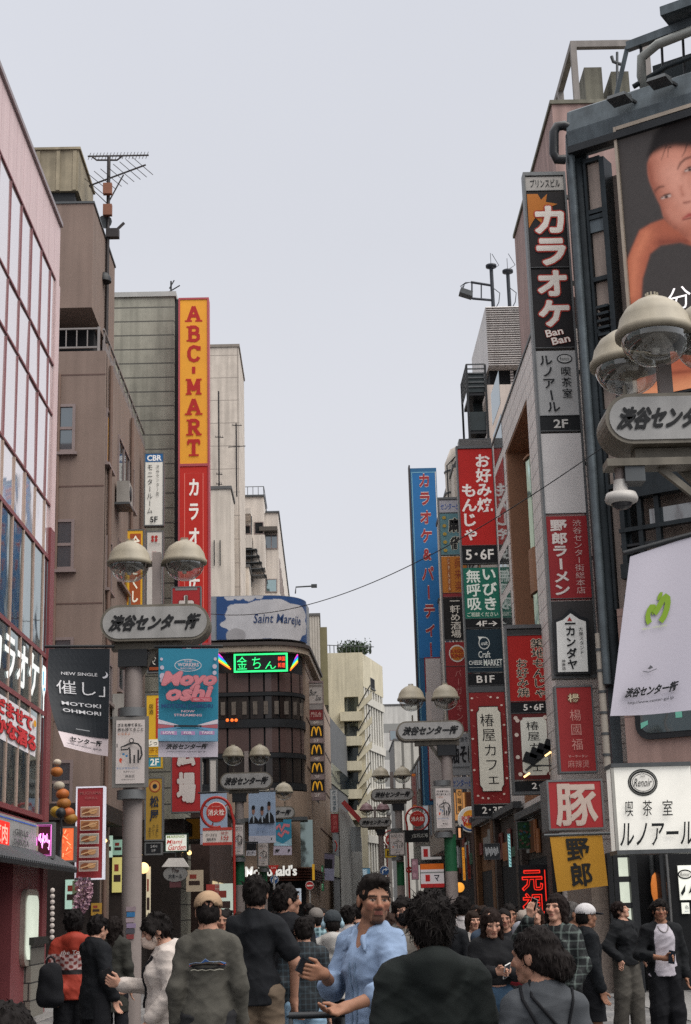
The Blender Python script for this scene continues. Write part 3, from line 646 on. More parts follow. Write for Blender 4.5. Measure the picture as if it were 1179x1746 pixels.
# ================================================================== centre: round-cornered restaurant building
def corner_building():
    Yf = 64.; xl = P(366, 1250, Yf).x-.6; xr = P(521, 1250, Yf).x; rad = 1.6
    t = thing('corner_building', 'dark glazed restaurant building with a rounded corner where the street forks', 'building', ((xl+xr)/2, Yf+8, 0))
    def outline(off=0., n=10, depth=9.5, lean=.05):
        r = rad; cx, cy = xr-r, Yf+r; pts = [(xl-off, Yf-off)]
        for i in range(n+1):
            a = -math.pi/2 + (math.pi/2)*i/n; pts.append((cx+(r+off)*math.cos(a), cy+(r+off)*math.sin(a)))
        pts += [(xr+off+lean*depth, Yf+depth), (xl-off, Yf+depth)]
        return pts
    ring = lambda mb, off, z0, z1, m: mb.prism(outline(off), lambda u, v, w: (u, v, w), z0, z1, m)
    Z = lambda py: P(440, py, Yf).z
    side = mat('tan_stone', 'a08c7c', rough=.7, var=.15, streak=.2)
    # core, with cladding bands proud of it
    mb = MB(); ring(mb, -.12, 0, Z(1100), voidm); mb.build('wall', None, t)
    mb = MB()
    for k, (ya, yb) in enumerate(((1104, 1146), (1180, 1186), (1226, 1240), (1284, 1292), (1335, 1347))): ring(mb, .0 if k else -.1, Z(yb), Z(ya), blackm)
    mb.build('spandrel', None, t)
    mb = MB(); ring(mb, .22, Z(1112), Z(1102), mat('cornice_cream', 'a89a8b', rough=.6)); ring(mb, .3, Z(1102)+.002, Z(1096), mat('cornice_dark', '4a4340')); mb.build('cornice', None, t)
    # curved rows of brown window panes
    brownpane = mat('brown_glazing', '5c4946', rough=.25, var=.3, vs=.7, spec=.5)
    path = outline(-.06, 12)
    def along(u):   # arc length on the front, then round the corner
        Ls = [0]
        for i in range(1, 14): Ls.append(Ls[-1]+math.dist(path[i], path[i-1]))
        u = max(0, min(u, Ls[-1]-1e-6)); i = next(i for i in range(13) if Ls[i+1] > u)
        f = (u-Ls[i])/(Ls[i+1]-Ls[i]); return (path[i][0]+(path[i+1][0]-path[i][0])*f, path[i][1]+(path[i+1][1]-path[i][1])*f)
    dimpane = mat('dim_glazing', '2a2422', rough=.2, var=.5, vs=.8, spec=.5)
    L = math.dist(path[0], path[1])+rad*1.4
    for (ya, yb, m) in ((1146.5, 1179, brownpane), (1187, 1225, dimpane), (1240.5, 1283, brownpane), (1292.5, 1334, dimpane)):
        u = .15; k = 0
        while u < L-.2:
            w = .62 if u > L-3.2 else .93
            g = MB(); a, b = along(u+.04), along(min(u+w, L)-.04); mid = along(u+w/2)
            for p, q in ((a, mid), (mid, b)): g.hexa([(p[0], p[1], Z(yb)), (q[0], q[1], Z(yb)), (q[0], q[1]+.1, Z(yb)), (p[0], p[1]+.1, Z(yb)), (p[0], p[1], Z(ya)), (q[0], q[1], Z(ya)), (q[0], q[1]+.1, Z(ya)), (p[0], p[1]+.1, Z(ya))], m)
            g.build('window', None, t); u += w; k += 1
    for i in range(14):
        u = .45+i*.45
        if u < L-.4:
            mb = MB(); a = along(u); z = Z(1218); mb.box(a[0]-.09, a[0]+.09, a[1]-.05, a[1]-.02, z, z+.55, mat('hanging_print', '6b625a', var=.5, vs=8)); mb.build('window_print', None, t)
    mb = MB()
    for px in (388, 396, 403): q = P(px, 1228, Yf-.1); mb.ball(q, .07, 8, mat('orange_lamp', 'e0662a', emit=1.5))
    mb.build('lamp', None, t)
    # neon strip under the cornice
    n0, n1, z0, z1 = panel_rect(399, 491, 1114, 1146, Yf-.14)
    nb = MB(); fr = front(Yf-.14); fr.box(nb, n0, n1, z0, z1, -.02, 0, blackm); s = nb.build('neon_sign', None, t)
    nb = MB(); G = '2fe07a'
    frame_ = [('r', 0, 0, 1, .09, G), ('r', 0, .9, 1, 1, G), ('r', 0, .09, .035, .9, G), ('r', .965, .09, 1, .9, G)]
    decor(nb, flatfn(fr, n0, n1, z0, z1), frame_+[('t', '金', .06, .16, .25, .84, G, {'bold': -.004}), ('t', 'ち', .34, .2, .5, .82, G, {'bold': -.004}), ('t', 'ん', .58, .45, .78, .85, G, {'bold': -.004}),
        ('t', '韓国', .82, .2, .95, .44, 'e8452c'), ('t', '料理', .82, .54, .95, .8, 'e8452c')], emit=1.3)
    nb.build('neon_tube', None, s)
    for (xa, ya, sx) in ((372, 1116, 1), (508, 1118, -1)):   # rainbow wings either side
        wg = MB(); cols = ['e53a9a', '5a4ae0', '2f7fe0', '27c5b0', '5fc545', 'f0c52c', 'e8742c']
        for k, c in enumerate(cols):
            a = P(xa, ya-2+k*2.2, Yf-.16); b = P(xa+sx*(22 if sx > 0 else 13)*(.35+.65*k/6), ya+6+k*3.2, Yf-.16)
            wg.bar(a, b, .07, .05, paint(c, 1.2)); 
        wg.build('neon_wing', None, t)
    # ground-floor: tan upper band, slatted fascia, lettering, glass corner
    mb = MB(); ring(mb, .04, Z(1482), Z(1349), side); mb.build('mezzanine_wall', None, t)
    slat = mat('red_brown_slat', '4a2a22', rough=.5, var=.25); mb = MB()
    for k in range(9): ring(mb, .10 if k % 2 else .16, Z(1503-k*2.45)+.0, Z(1503-(k+1)*2.45)-.004, slat)
    mb.build('fascia', None, t)
    l0, l1, a, b = panel_rect(419, 506, 1476, 1494, Yf-.25); f2 = front(Yf-.25); lb = MB()
    decor(lb, flatfn(f2, l0, l1, a, b), [('t', "McDonald's", 0, 0, 1, 1, 'ecebe6', {'bold': .02})], emit=.5); lb.build('lettering', None, t)
    mb = MB()
    a, b, c, d = panel_rect(513, 534, 1398, 1478, Yf-.06); front(Yf-.06).box(mb, a, b, c, d, -.05, 0, glassmat('corner_glass', (.5, .62, .6), mix=.3, dark=(.03, .05, .05))); mb.build('shop_window', None, t); mb = MB()
    a, b, c, d = panel_rect(424, 437, 1400, 1452, Yf-.06); front(Yf-.06).box(mb, a, b, c, d, -.05, 0, voidm); mb.build('shop_window', None, t)
    mb = MB(); a, b, c, d = panel_rect(500, 537, 1392, 1398, Yf-1.); mb.box(a-2.5, b-.3, Yf-.9, Yf+.1, c, d, greym); mb.build('canopy', None, t)
    mb = MB(); a, b, c, d = panel_rect(533, 537, 1474, 1501, Yf); mb.box(a, b, Yf-.5, Yf-.4, c, d, mat('yellow_trim', 'c9992a', emit=.3)); mb.build('yellow_strip', None, t)
    mb = MB(); pz = Z(1506)
    for px, w, c in ((430, 8, 'b8b6ae'), (502, 12, 'b9c4d0'), (470, 6, 'a08a60')):
        q = P(px, 1528, Yf-.2); mb.box(q.x, q.x+w*.024, Yf-.26, Yf-.2, q.z-.3, q.z+.3, paint(c, .35))
    mb.build('window_poster', None, t)
    # side wall facing the right-hand branch: tan stone over the core
    s0 = Vector((xr+.005, Yf+rad, 0)); s1 = Vector((xr+.05*26, Yf+26, 0)); nrm = Vector((1, -.05, 0)).normalized(); fs = Frame(s0, (nrm.x, nrm.y))
    mb = MB(); fs.box(mb, .05, 22, 0, Z(1112), -.9, .03, side)
    for k in range(5): fs.box(mb, .052, 22, 3.3+k*2.1, 3.36+k*2.1, .032, .05, mat('brown_joint', '5d4a44'))
    mb.build('side_wall', None, t)
    # curved billboard on the roof
    bb = thing('rooftop_billboard', 'curved rooftop billboard with a white cloud shape on dark blue above the restaurant', 'billboard', ((xl+xr)/2, Yf+1, Z(1096)))
    z0, z1 = P(440, 1091, Yf).z+.02, P(440, 1017, Yf).z
    pth = outline(.12, 14); pth[0] = (P(370, 1050, Yf).x, Yf-.12)
    Ls = [0]
    for i in range(1, 16): Ls.append(Ls[-1]+math.dist(pth[i], pth[i-1]))
    def fnb(a, b, d):
        u = max(0, min(a, 1))*Ls[15]*.9999; i = next(i for i in range(15) if Ls[i+1] > u); f = (u-Ls[i])/(Ls[i+1]-Ls[i])
        x = pth[i][0]+(pth[i+1][0]-pth[i][0])*f; y = pth[i][1]+(pth[i+1][1]-pth[i][1])*f
        tn = Vector((pth[i+1][0]-pth[i][0], pth[i+1][1]-pth[i][1])).normalized()
        return Vector((x+tn.y*d, y-tn.x*d, z1+(z0-z1)*b))
    mb = MB(); mb.prism(outline(.08, 14, depth=3.0), lambda u, v, w: (u, v, w), z0-.015, z1+.03, mat('billboard_back', '8b8f95')); mb.build('frame', None, bb)
    fc = MB(); nA, nB = 150, 60; vs = [fnb(i/nA, j/nB, .012) for j in range(nB+1) for i in range(nA+1)]
    fc.add(vs, [(j*(nA+1)+i, (j+1)*(nA+1)+i, (j+1)*(nA+1)+i+1, j*(nA+1)+i+1) for j in range(nB) for i in range(nA)], vcolmat('billboard_print', rough=.5, var=.12, vs=3)); o = fc.build('panel', None, bb)
    cols = np.ones((len(vs), 4)); cols[:, :3] = hx('2c4a7a')
    for q in range(len(vs)):
        x, y = (q % (nA+1))/nA, (q//(nA+1))/nB; an = math.atan2((y-.56)/.44, (x-.5)/.44); rr_ = 1+.05*math.sin(7*an)+.03*math.sin(13*an+1)
        d_ = (abs((x-.5)/.44)**2.6+abs((y-.56)/.46)**2.6)**(1/2.6)
        if d_ < rr_: cols[q, :3] = hx('b9b8bc')
        if (x-.17)**2/.008+(y-.92)**2/.03 < 1: cols[q, :3] = hx('9b999c')
        for c0, r0 in ((.12, .05), (.2, .045), (.29, .06), (.38, .04)):
            if (x-c0)**2+((y-.0)*.5)**2 < r0**2: cols[q, :3] = hx('b9b8bc')
        if x > .93-.1*max(0, y-.7) and y > .62+.1*math.sin(x*40): cols[q, :3] = hx('2c4a7a')
    at = o.data.color_attributes.new('col', 'FLOAT_COLOR', 'POINT'); at.data.foreach_set('color', cols.ravel())
    lt = MB(); decor(lt, fnb, [('t', 'Saint Marejie', .33, .42, .8, .70, '1f3a66', {'skew': .12, 'bold': .006})], d0=.03, asp=2); lt.build('lettering', None, bb)
    # ribbed white plant box on the side
    Yr = 92.; a, b, c, d = panel_rect(526, 556, 1050, 1172, Yr); rb = linemat('ribbed_white', 'b9b4ac', '8d8880', 'X', [.16], width=.05)
    t3 = simple_block('ribbed_annex', 'white ribbed roof annex standing behind the curved billboard', Yr, a-1.2, b-.35, d, 8, rb, z0=0)
    mb = MB(); mb.box(b-.34, b+.1, Yr+.6, Yr+5, c-1, d-.6, mat('olive_panel', '7a7458')); mb.build('side_panel', None, t3)
    # two roof lamps on thin arms
    for (pa, pb) in ((488, 538),):
        lp = thing('roof_lamp', 'thin roof lamp arm reaching out to the right of the curved billboard', 'lamp', P(pa+15, 1012, Yf+1)); mb = MB()
        mb.tube([P(504, 1012, Yf+1), P(505, 1001, Yf+1), P(538, 999, Yf+1)], .035, 6, greym); mb.build('arm', None, lp)
        mb = MB(); q = P(533, 999, Yf+1); mb.box(q.x-.05, q.x+.2, Yf+.9, Yf+1.15, q.z-.06, q.z+.06, greym); mb.build('lamp_head', None, lp)
corner_building()
# ================================================================== centre distance
def far_blocks():
    # grey slate wall and small shops along the branch
    t = thing('slate_building', 'grey slate clad building with a slanting roofline beyond the restaurant side wall', 'building', (0, 92, 0))
    Ya, Yb = 86., 104.; xa = P(556, 1300, Ya).x; xb = P(602, 1300, Yb).x; sl = mat('grey_slate', '5f6163', rough=.7, var=.2, streak=.15)
    nrm = Vector((Yb-Ya, -(xb-xa), 0)).normalized(); fs = Frame((xa, Ya, 0), (nrm.x, nrm.y)); Ln = math.dist((xa, Ya), (xb, Yb)); zt = P(556, 1212, Ya).z
    mb = MB(); fs.box(mb, 0, Ln, 0, zt, -3, 0, sl); mb.build('wall', None, t)
    mb = MB()
    for k in range(3): fs.box(mb, 1, Ln-1, 3.4+k*2.6, 4.6+k*2.6, .002, .05, darkglass)
    mb.build('window_band', None, t)
    t = thing('curved_annex', 'small white curved annex with red trim low in the middle of the street view', 'building', (.6, 80, 0))
    Yk = 82.; a, b, c, d = panel_rect(580, 622, 1375, 1515, Yk); wm = mat('white_render', 'b3b4b2', rough=.8, var=.15, streak=.25)
    mb = MB(); mb.hexa([(a, Yk, 0), (b-.75, Yk+.2, 0), (b, Yk+6, 0), (a, Yk+6, 0), (a, Yk, d), (b-.75, Yk+.2, d-.4), (b, Yk+6, d-1.4), (a, Yk+6, d)], wm); mb.build('wall', None, t)
    mb = MB(); p0, p1 = P(585, 1367, Yk-.2), P(617, 1402, Yk-.2); mb.bar(p0, p1, .1, .25, mat('red_trim', 'a03a3a')); mb.build('roof_trim', None, t)
    mb = MB(); q0, q1, q2, q3 = panel_rect(598, 616, 1410, 1452, Yk-.05); mb.box(q0, q1, Yk-.06, Yk-.02, q2, q3, mat('grey_shutter', '8d9396', streak=.3)); mb.build('shutter', None, t)
    # cream building with slanted stair balconies and a finned facade
    Yc = 100.; cy = mat('yellow_cream_render', 'd0c8b0', rough=.85, var=.12, streak=.25)
    x0, x1 = P(545, 1250, Yc).x, P(622, 1250, Yc).x; zt = P(590, 1113, Yc).z
    t = thing('cream_building', 'cream building with zigzag stair balconies and a planted roof at the end of the street', 'building', ((x0+x1)/2, Yc+5, 0))
    fr = front(Yc); bal = [(1188, 1216), (1228, 1258), (1267, 1300), (1316, 1348), (1358, 1384)]
    holes = [(P(588, b, Yc).x, P(612, b, Yc).x, P(600, b, Yc).z, P(600, a, Yc).z) for a, b in bal[:]]
    mb = wall_mb(fr, x0, x1, 0, zt, holes, cy, thick=1.6); mb.box(x0, x1, Yc+1.6, Yc+8, 0, zt, cy); mb.build('wall', None, t)
    for h in holes:
        s = MB(); s.hexa([(h[0]+.8, Yc-.35, h[2]), (h[1]+.9, Yc-.35, h[2]+.9), (h[1]+.9, Yc-.02, h[2]+.9), (h[0]+.8, Yc-.02, h[2]), (h[0]+.8, Yc-.35, h[2]+.35), (h[1]+.9, Yc-.35, h[2]+1.35), (h[1]+.9, Yc-.02, h[2]+1.35), (h[0]+.8, Yc-.02, h[2]+.35)], cy)
        s.box(h[0]-.3, h[1]+.2, Yc-.5, Yc-.02, h[2]-.55, h[2]+.05, cy); s.build('stair_balcony', None, t)
        s = MB(); s.bar((h[0]+.9, Yc-.4, h[2]+.4), (h[1]+.8, Yc-.4, h[2]+1.75), .07, .07, blackm); s.build('handrail', None, t)
    # finned wing, turned a little to the right-hand branch
    w0 = Vector((x1+.01, Yc+.1, 0)); w1 = Vector((P(656, 1250, Yc+6).x, Yc+6, 0)); nn = Vector((w1.y-w0.y, -(w1.x-w0.x), 0)).normalized(); fw_ = Frame(w0, (nn.x, nn.y)); Ln = (w1-w0).length
    finw = mat('pale_fin', 'cac7be', rough=.8, var=.1, streak=.2); zt2 = P(640, 1128, Yc+3).z
    mb = MB(); fw_.box(mb, 0, Ln, 0, zt2, -4, -.35, darkglass); mb.build('glazing', None, t)
    mb = MB(); ztop = P(625, 1170, Yc).z; lev = [ztop-3.0*k for k in range(6)]
    fw_.box(mb, 0, Ln, lev[0], zt2+.1, -.34, .0, cy)
    for z in lev: fw_.box(mb, 0, Ln, z-1.05, z-.55, -.34, .06, finw)
    mb.build('floor_band', None, t)
    mb = MB()
    for k in range(8): u = Ln*(k+.5)/8; fw_.box(mb, u-.16, u+.16, 1, lev[0]-.01, -.34, -.01, finw)
    mb.build('fin', None, t)
    a, b, c, d = panel_rect(632, 641, 1139, 1151, Yc+1); window(t, fw_, Ln*.35, Ln*.55, zt2-1.9, zt2-1.2, greym, voidm)
    # roof garden
    g = MB(); rg = random.Random(3); lf = mat('shrub_leaf', (.035, .06, .03), rough=.8, var=.4)
    c0 = P(604, 1106, Yc+2)
    for i in range(1700):
        p = Vector((c0.x+max(-1.1, min(1.1, rg.gauss(0, .5))), Yc+2+rg.gauss(0, .7), c0.z-.3+min(.75, abs(rg.gauss(0, .3))))); s_ = rg.uniform(.05, .13); d1 = Vector((rg.gauss(0, 1), rg.gauss(0, 1), rg.gauss(0, 1))).normalized()*s_; d2 = d1.cross(Vector((rg.gauss(0, 1), rg.gauss(0, 1), rg.gauss(0, 1)))).normalized()*s_*.6
        g.quad(p-d1, p+d2, p+d1, p-d2, lf)
    sh = thing('roof_shrub', 'dark green shrub on the roof of the cream building', 'shrub', (c0.x, Yc+2, zt)); g.build('crown', None, sh)
    g = MB()
    for k in range(5): g.tube([(c0.x-.5+k*.25, Yc+2, zt), (c0.x-.6+k*.3, Yc+2, zt+.9)], .03, 5, mat('bark', (.06, .045, .035)))
    g.build('stem', None, sh)
    g = MB()
    for px in range(556, 640, 7): q = P(px, 1112, Yc+.3); g.tube([(q.x, Yc+.3, zt), (q.x, Yc+.3, P(px, 1100, Yc+.3).z)], .03, 5, greym)
    g.tube([P(556, 1100, Yc+.3), P(638, 1103, Yc+.3)], .03, 5, greym); g.build('roof_rail', None, t)
    # pale far office block and others closing the street
    pale = linemat('far_office_wall', 'c6c4bf', '8a8a87', 'Z', [2.6], width=.9, var=.1)
    Yo = 150.; a, b, c, d = panel_rect(640, 722, 1203, 1500, Yo); t = simple_block('office_building', 'pale banded office block closing the far end of the street', Yo, a, b, d, 12, pale)
    for k in range(6): window(t, front(Yo), a+1.6, b-.6, d-3.4-2.6*k, d-2.4-2.6*k, winframe, glassmat('far_glass', (.6, .68, .7), mix=.35), 4, 1, sill=False)
    Yo = 130.; a, b, c, d = panel_rect(676, 725, 1262, 1500, Yo); simple_block('stone_building', 'light stone building with vertical piers behind the blue sign', Yo, a, b+2, d, 10, linemat('stone_piers', 'bdbab2', '6d6b66', 'X', [.8], width=.22))
    Yo = 118.; a, b, c, d = panel_rect(612, 668, 1390, 1520, Yo); simple_block('low_shop', 'low dim shop building at the far end below the cream building', Yo, a, b, d, 8, mat('dim_facade', '6f6a66', var=.35, vs=.6))
far_blocks()
# ================================================================== right: white tiled building with a tall brown recess
def white_building():
    fr = west(RX)       # u = -Y
    Y0, Y1, Y2, Y3 = 34.6, PX(905, 800, RX).y, PX(863, 800, RX).y, PX(842, 800, RX).y
    zt = PX(875, 662, RX).z; zs = PX(884, 715, RX).z
    t = thing('white_building', 'white tiled building with a tall brown recess and curved green bay windows', 'building', (RX+3, 42, 0))
    tile = linemat('white_tile_wall', 'dfd8d3', '9a9390', 'ZY', [.42, .42], width=.03, streak=.12, var=.08); br = mat('recess_brown', '9a7258', rough=.7, var=.12)
    mb = MB(); wall_mb(fr, -Y3, -Y0, 0, zt, [(-Y2, -Y1, 4.2, zs)], tile, thick=1.9, mb=mb)
    mb.box(RX+1.95, RX+8, Y0, Y3, 0, zt-.1, tile); mb.build('wall', None, t)
    mb = MB(); mb.box(RX+1.7, RX+1.94, Y1, Y2, 4.2, zs, br); mb.box(RX+.02, RX+1.7, Y2-.25, Y2-.004, 4.2, zs, br); mb.box(RX+.02, RX+1.7, Y1+.004, Y2-.26, zs-.06, zs-.004, br)
    mb.build('recess_lining', None, t)
    gl = glassmat('green_bay_glass', (.55, .72, .66), mix=.35, dark=(.03, .09, .07))
    for k in range(4):
        za = zs-1.2-k*3.55
        if za-2.4 < 4.3: break
        b = MB(); cx, cy, r = RX+1.45, Y1+1.5, 1.35
        prof = [(cx-r*math.cos(a)*1.0, cy+r*math.sin(a)*1.05) for a in [(-.5+i/12)*math.pi for i in range(13)]]
        for i in range(12):
            p, q = prof[i], prof[i+1]; b.hexa([(p[0], p[1], za-2.4), (q[0], q[1], za-2.4), (q[0]+.05, q[1], za-2.4), (p[0]+.05, p[1], za-2.4), (p[0], p[1], za), (q[0], q[1], za), (q[0]+.05, q[1], za), (p[0]+.05, p[1], za)], gl)
        o = b.build('bay_window', None, t)
        b = MB(); out = [(x-.06, y) for x, y in prof]+[(cx, prof[-1][1]), (cx, prof[0][1])]
        b.prism(out, lambda u, v, w: (u, v, w), za-3.5, za-2.404, br); b.build('bay_sill', None, t); b = MB(); b.prism(out, lambda u, v, w: (u, v, w), za+.004, za+.05, br); b.build('bay_lintel', None, t)
    r = MB(); r.box(RX-.03, RX+8, Y0, Y3+.03, zt+.003, zt+.08, greym); r.build('roof', None, t)
    fl = MB()
    for k in range(3): y = 40.6+k*2.8; fl.box(RX+.9, RX+1.0, y, y+1.2, zt+.08, zt+.9, greym)
    fl.build('roof_equipment', None, t)
    j = MB(); 
    for k in range(9): j.box(RX-.012, RX-.002, Y2+.4, Y3-.4, 5.2+k*1.3, 6.2+k*1.3, darkglass)
    j.build('window_strip', None, t)
white_building()
def louver_building():
    Yl = 56.; t = thing('louver_building', 'tall building carrying a white louvred plant box and an outdoor escape stair', 'building', (RX+4, Yl+4, 0))
    a, b, c, d = panel_rect(831, 960, 520, 622, Yl); fr = front(Yl)
    wl = mat('louver_white', 'cfcac7', rough=.5, var=.12, streak=.2); base = mat('pinkish_cream', 'cdc0b7', rough=.8, var=.1, streak=.2)
    xl = a
    mb = MB(); mb.box(xl, b, Yl+.12, Yl+6, c, d, wl); n = 27; h = (d-c)/n
    for k in range(n):
        z = c+k*h; mb.hexa([(xl, Yl, z+.02), (b, Yl, z+.02), (b, Yl+.118, z+.02), (xl, Yl+.118, z+.02), (xl, Yl+.07, z+h*.78), (b, Yl+.07, z+h*.78), (b, Yl+.118, z+h*.78), (xl, Yl+.118, z+h*.78)], wl)
    mb.build('louver_box', None, t)
    mb = MB(); x2 = P(833, 700, Yl).x; zc = P(850, 655, Yl).z; mb.box(x2, b, Yl+.05, Yl+7, 0, zc, base); mb.build('wall', None, t)
    mb = MB(); mb.box(x2+.2, b, Yl+.6, Yl+5, zc, c, voidm); mb.build('plant_void', None, t)
    mb = MB()
    for k in range(6): mb.box(x2+1.0, x2+1.12, Yl+.5, Yl+.58, zc+.05+k*.12, zc+.12+k*.12, wl)
    mb.build('vent_grille', None, t)
    # escape stair
    s = MB(); sx0, sx1 = P(799, 700, Yl).x, P(831, 700, Yl).x; zt = P(815, 622, Yl).z; z1 = P(815, 660, Yl).z
    for (x, y) in ((sx0, Yl), (sx0, Yl+2.2), (sx1, Yl)): s.box(x-.04, x+.04, y-.04, y+.04, 0, zt, blackm)
    for k in range(6):
        z = z1+.02+k*(zt-z1)/5; s.box(sx0, sx1, Yl-.02, Yl+.02, z-.025, z+.025, greym); s.box(sx0-.02, sx0+.02, Yl, Yl+2.2, z-.025, z+.025, greym)
    for k in range(12):
        z = z1-.2-k*1.55; s.box(sx0+.05, sx1-.05, Yl+.05, Yl+2.1, z-.12, z, blackm); s.box(sx0+.05, sx1-.05, Yl+.02, Yl+.05, z, z+.75, mat('stair_panel', '2a3336', var=.3)); s.box(sx0+.3, sx1-.05, Yl+1.0, Yl+1.05, z-.8, z-.12, mat('stair_panel', '2a3336'))
    s.build('escape_stair', None, t)
    # antennas and the floodlight cage
    bl = mat('mast_dark', (.03, .035, .045), rough=.5)
    for (px, top, lab) in ((841, 453, 'dark roof mast holding the floodlight cage, the taller of two'), (869, 462, 'dark roof mast with a disc top standing alone, the shorter of two')):
        q = P(px, 515, Yl+1); a_ = thing('roof_mast', lab, 'mast', (q.x, Yl+1, d), 'masts on the louvred box'); zt2 = P(px, top, Yl+1).z
        mb = MB(); mb.tube([(q.x, Yl+1, d), (q.x, Yl+1, zt2)], .075, 8, bl); mb.tube([(q.x, Yl+1, zt2), (q.x, Yl+1, zt2+.55)], .012, 5, bl); mb.build('pole', None, a_)
        mb = MB(); mb.lathe((q.x, Yl+1, zt2-.12), [(.08, 0), (.22, .05), (.22, .14), (.05, .2)], 14, bl); mb.build('disc', None, a_)
        mb = MB(); mb.tube([(q.x, Yl+.9, d+.1), (q.x+.22, Yl+.9, d+.5), (q.x+.28, Yl+.9, d+.9), (q.x+.05, Yl+.9, d+1.1)], .018, 5, bl); mb.tube([(q.x, Yl+.9, d+1.9), (q.x+.3, Yl+.9, d+2.1), (q.x+.05, Yl+.9, d+2.6)], .014, 5, bl); mb.build('cable', None, a_)
    fl = thing('floodlight', 'roof floodlight in a wire cage reaching out from the taller mast', 'floodlight', P(800, 510, Yl+1))
    mb = MB(); Q = lambda px, py: P(px, py, Yl+1)
    mb.tube([Q(840, 487), Q(803, 481)], .05, 6, bl); mb.tube([Q(840, 512), Q(806, 509)], .05, 6, bl); mb.bar(Q(805, 481), Q(805, 510), .06, .06, bl); mb.bar(Q(821, 484), Q(821, 511), .05, .05, bl); mb.build('arm', None, fl)
    mb = MB()
    for k in range(5): mb.tube([Q(803-k*2, 481), Q(793-k*2, 484+k), Q(787+k*3, 500)], .012, 5, bl)
    mb.build('cage', None, fl)
    mb = MB(); a1 = Q(783, 501); mb.hexa([a1+Vector(v) for v in ((0, -.2, 0), (.5, -.2, -.18), (.5, .25, -.18), (0, .25, 0), (.08, -.2, .2), (.55, -.2, .02), (.55, .25, .02), (.08, .25, .2))], greym); mb.build('lamp_head', None, fl)
louver_building()
def right_row():
    wallA = linemat('pale_panel_wall', 'b3ada6', '85807a', 'ZY', [3.0, 1.6], width=.05, streak=.2)
    dk = mat('dark_shop_wall', '3b3a3c', rough=.7, var=.3)
    def blk(name, label, Y0, Y1, h, m, X=RX+.25, bands=3):
        t = thing(name, label, 'building', (X+3, (Y0+Y1)/2, 0)); mb = MB(); mb.box(X, X+7, Y0, Y1, 4.2, h, m); mb.box(X+.6, X+7, Y0, Y1, 0, 4.198, dk); mb.build('wall', None, t)
        mb = MB(); mb.box(X-.05, X+7, Y0, Y1, h+.002, h+.15, greym); mb.build('roof', None, t)
        f = west(X)
        for k in range(bands):
            for u in range(int((Y1-Y0)//2.6)): window(t, f, -Y0-2.3-u*2.6, -Y0-.5-u*2.6, 5.2+k*3.1, 7.0+k*3.1, winframe, darkglass, 2, 1, sill=False)
        return t
    blk('mixed_building', 'narrow pale building between the white tiled building and the louvred box', 50.9, 55.5, 13.5, wallA)
    blk('centre_building', 'pale building with rounded pipes on its roof behind the red blade sign', 60, 70, 19.0, cream2, bands=4)
    blk('banner_building', 'pale building that carries the tall blue blade sign', 70.4, 84, 15.5, wallA, bands=3)
    blk('end_building', 'grey row building standing beyond the blue sign', 84.4, 100, 10, mat('row_grey', '8b8984', var=.2), bands=2)
    # rounded pipe unit above the teal sign
    t = thing('pipe_tower', 'rounded cream pipe unit rising behind the teal and gold sign', 'plant unit', (RX-.2, 66, 8)); Yp = 62.
    a, b, c, d = panel_rect(757, 783, 772, 850, Yp); mb = MB(); cx = (a+b)/2+.15
    mb.tube([(cx, Yp, 8), (cx, Yp, d-.5), (cx+.12, Yp, d-.18), (cx+.5, Yp, d)], .42, 14, cream2); mb.build('shell', None, t)
    mb = MB()
    for k in range(3): mb.tube([(cx-.36+k*.3, Yp-.47, 9), (cx-.36+k*.3, Yp-.47, d-.7), (cx+.2, Yp-.35, d-.1)], .03, 6, blackm)
    for k in range(4): mb.lathe((cx, Yp, d-.9-k*.95), [(.46, 0), (.46, .06)], 14, greym)
    mb.build('pipe', None, t)
right_row()
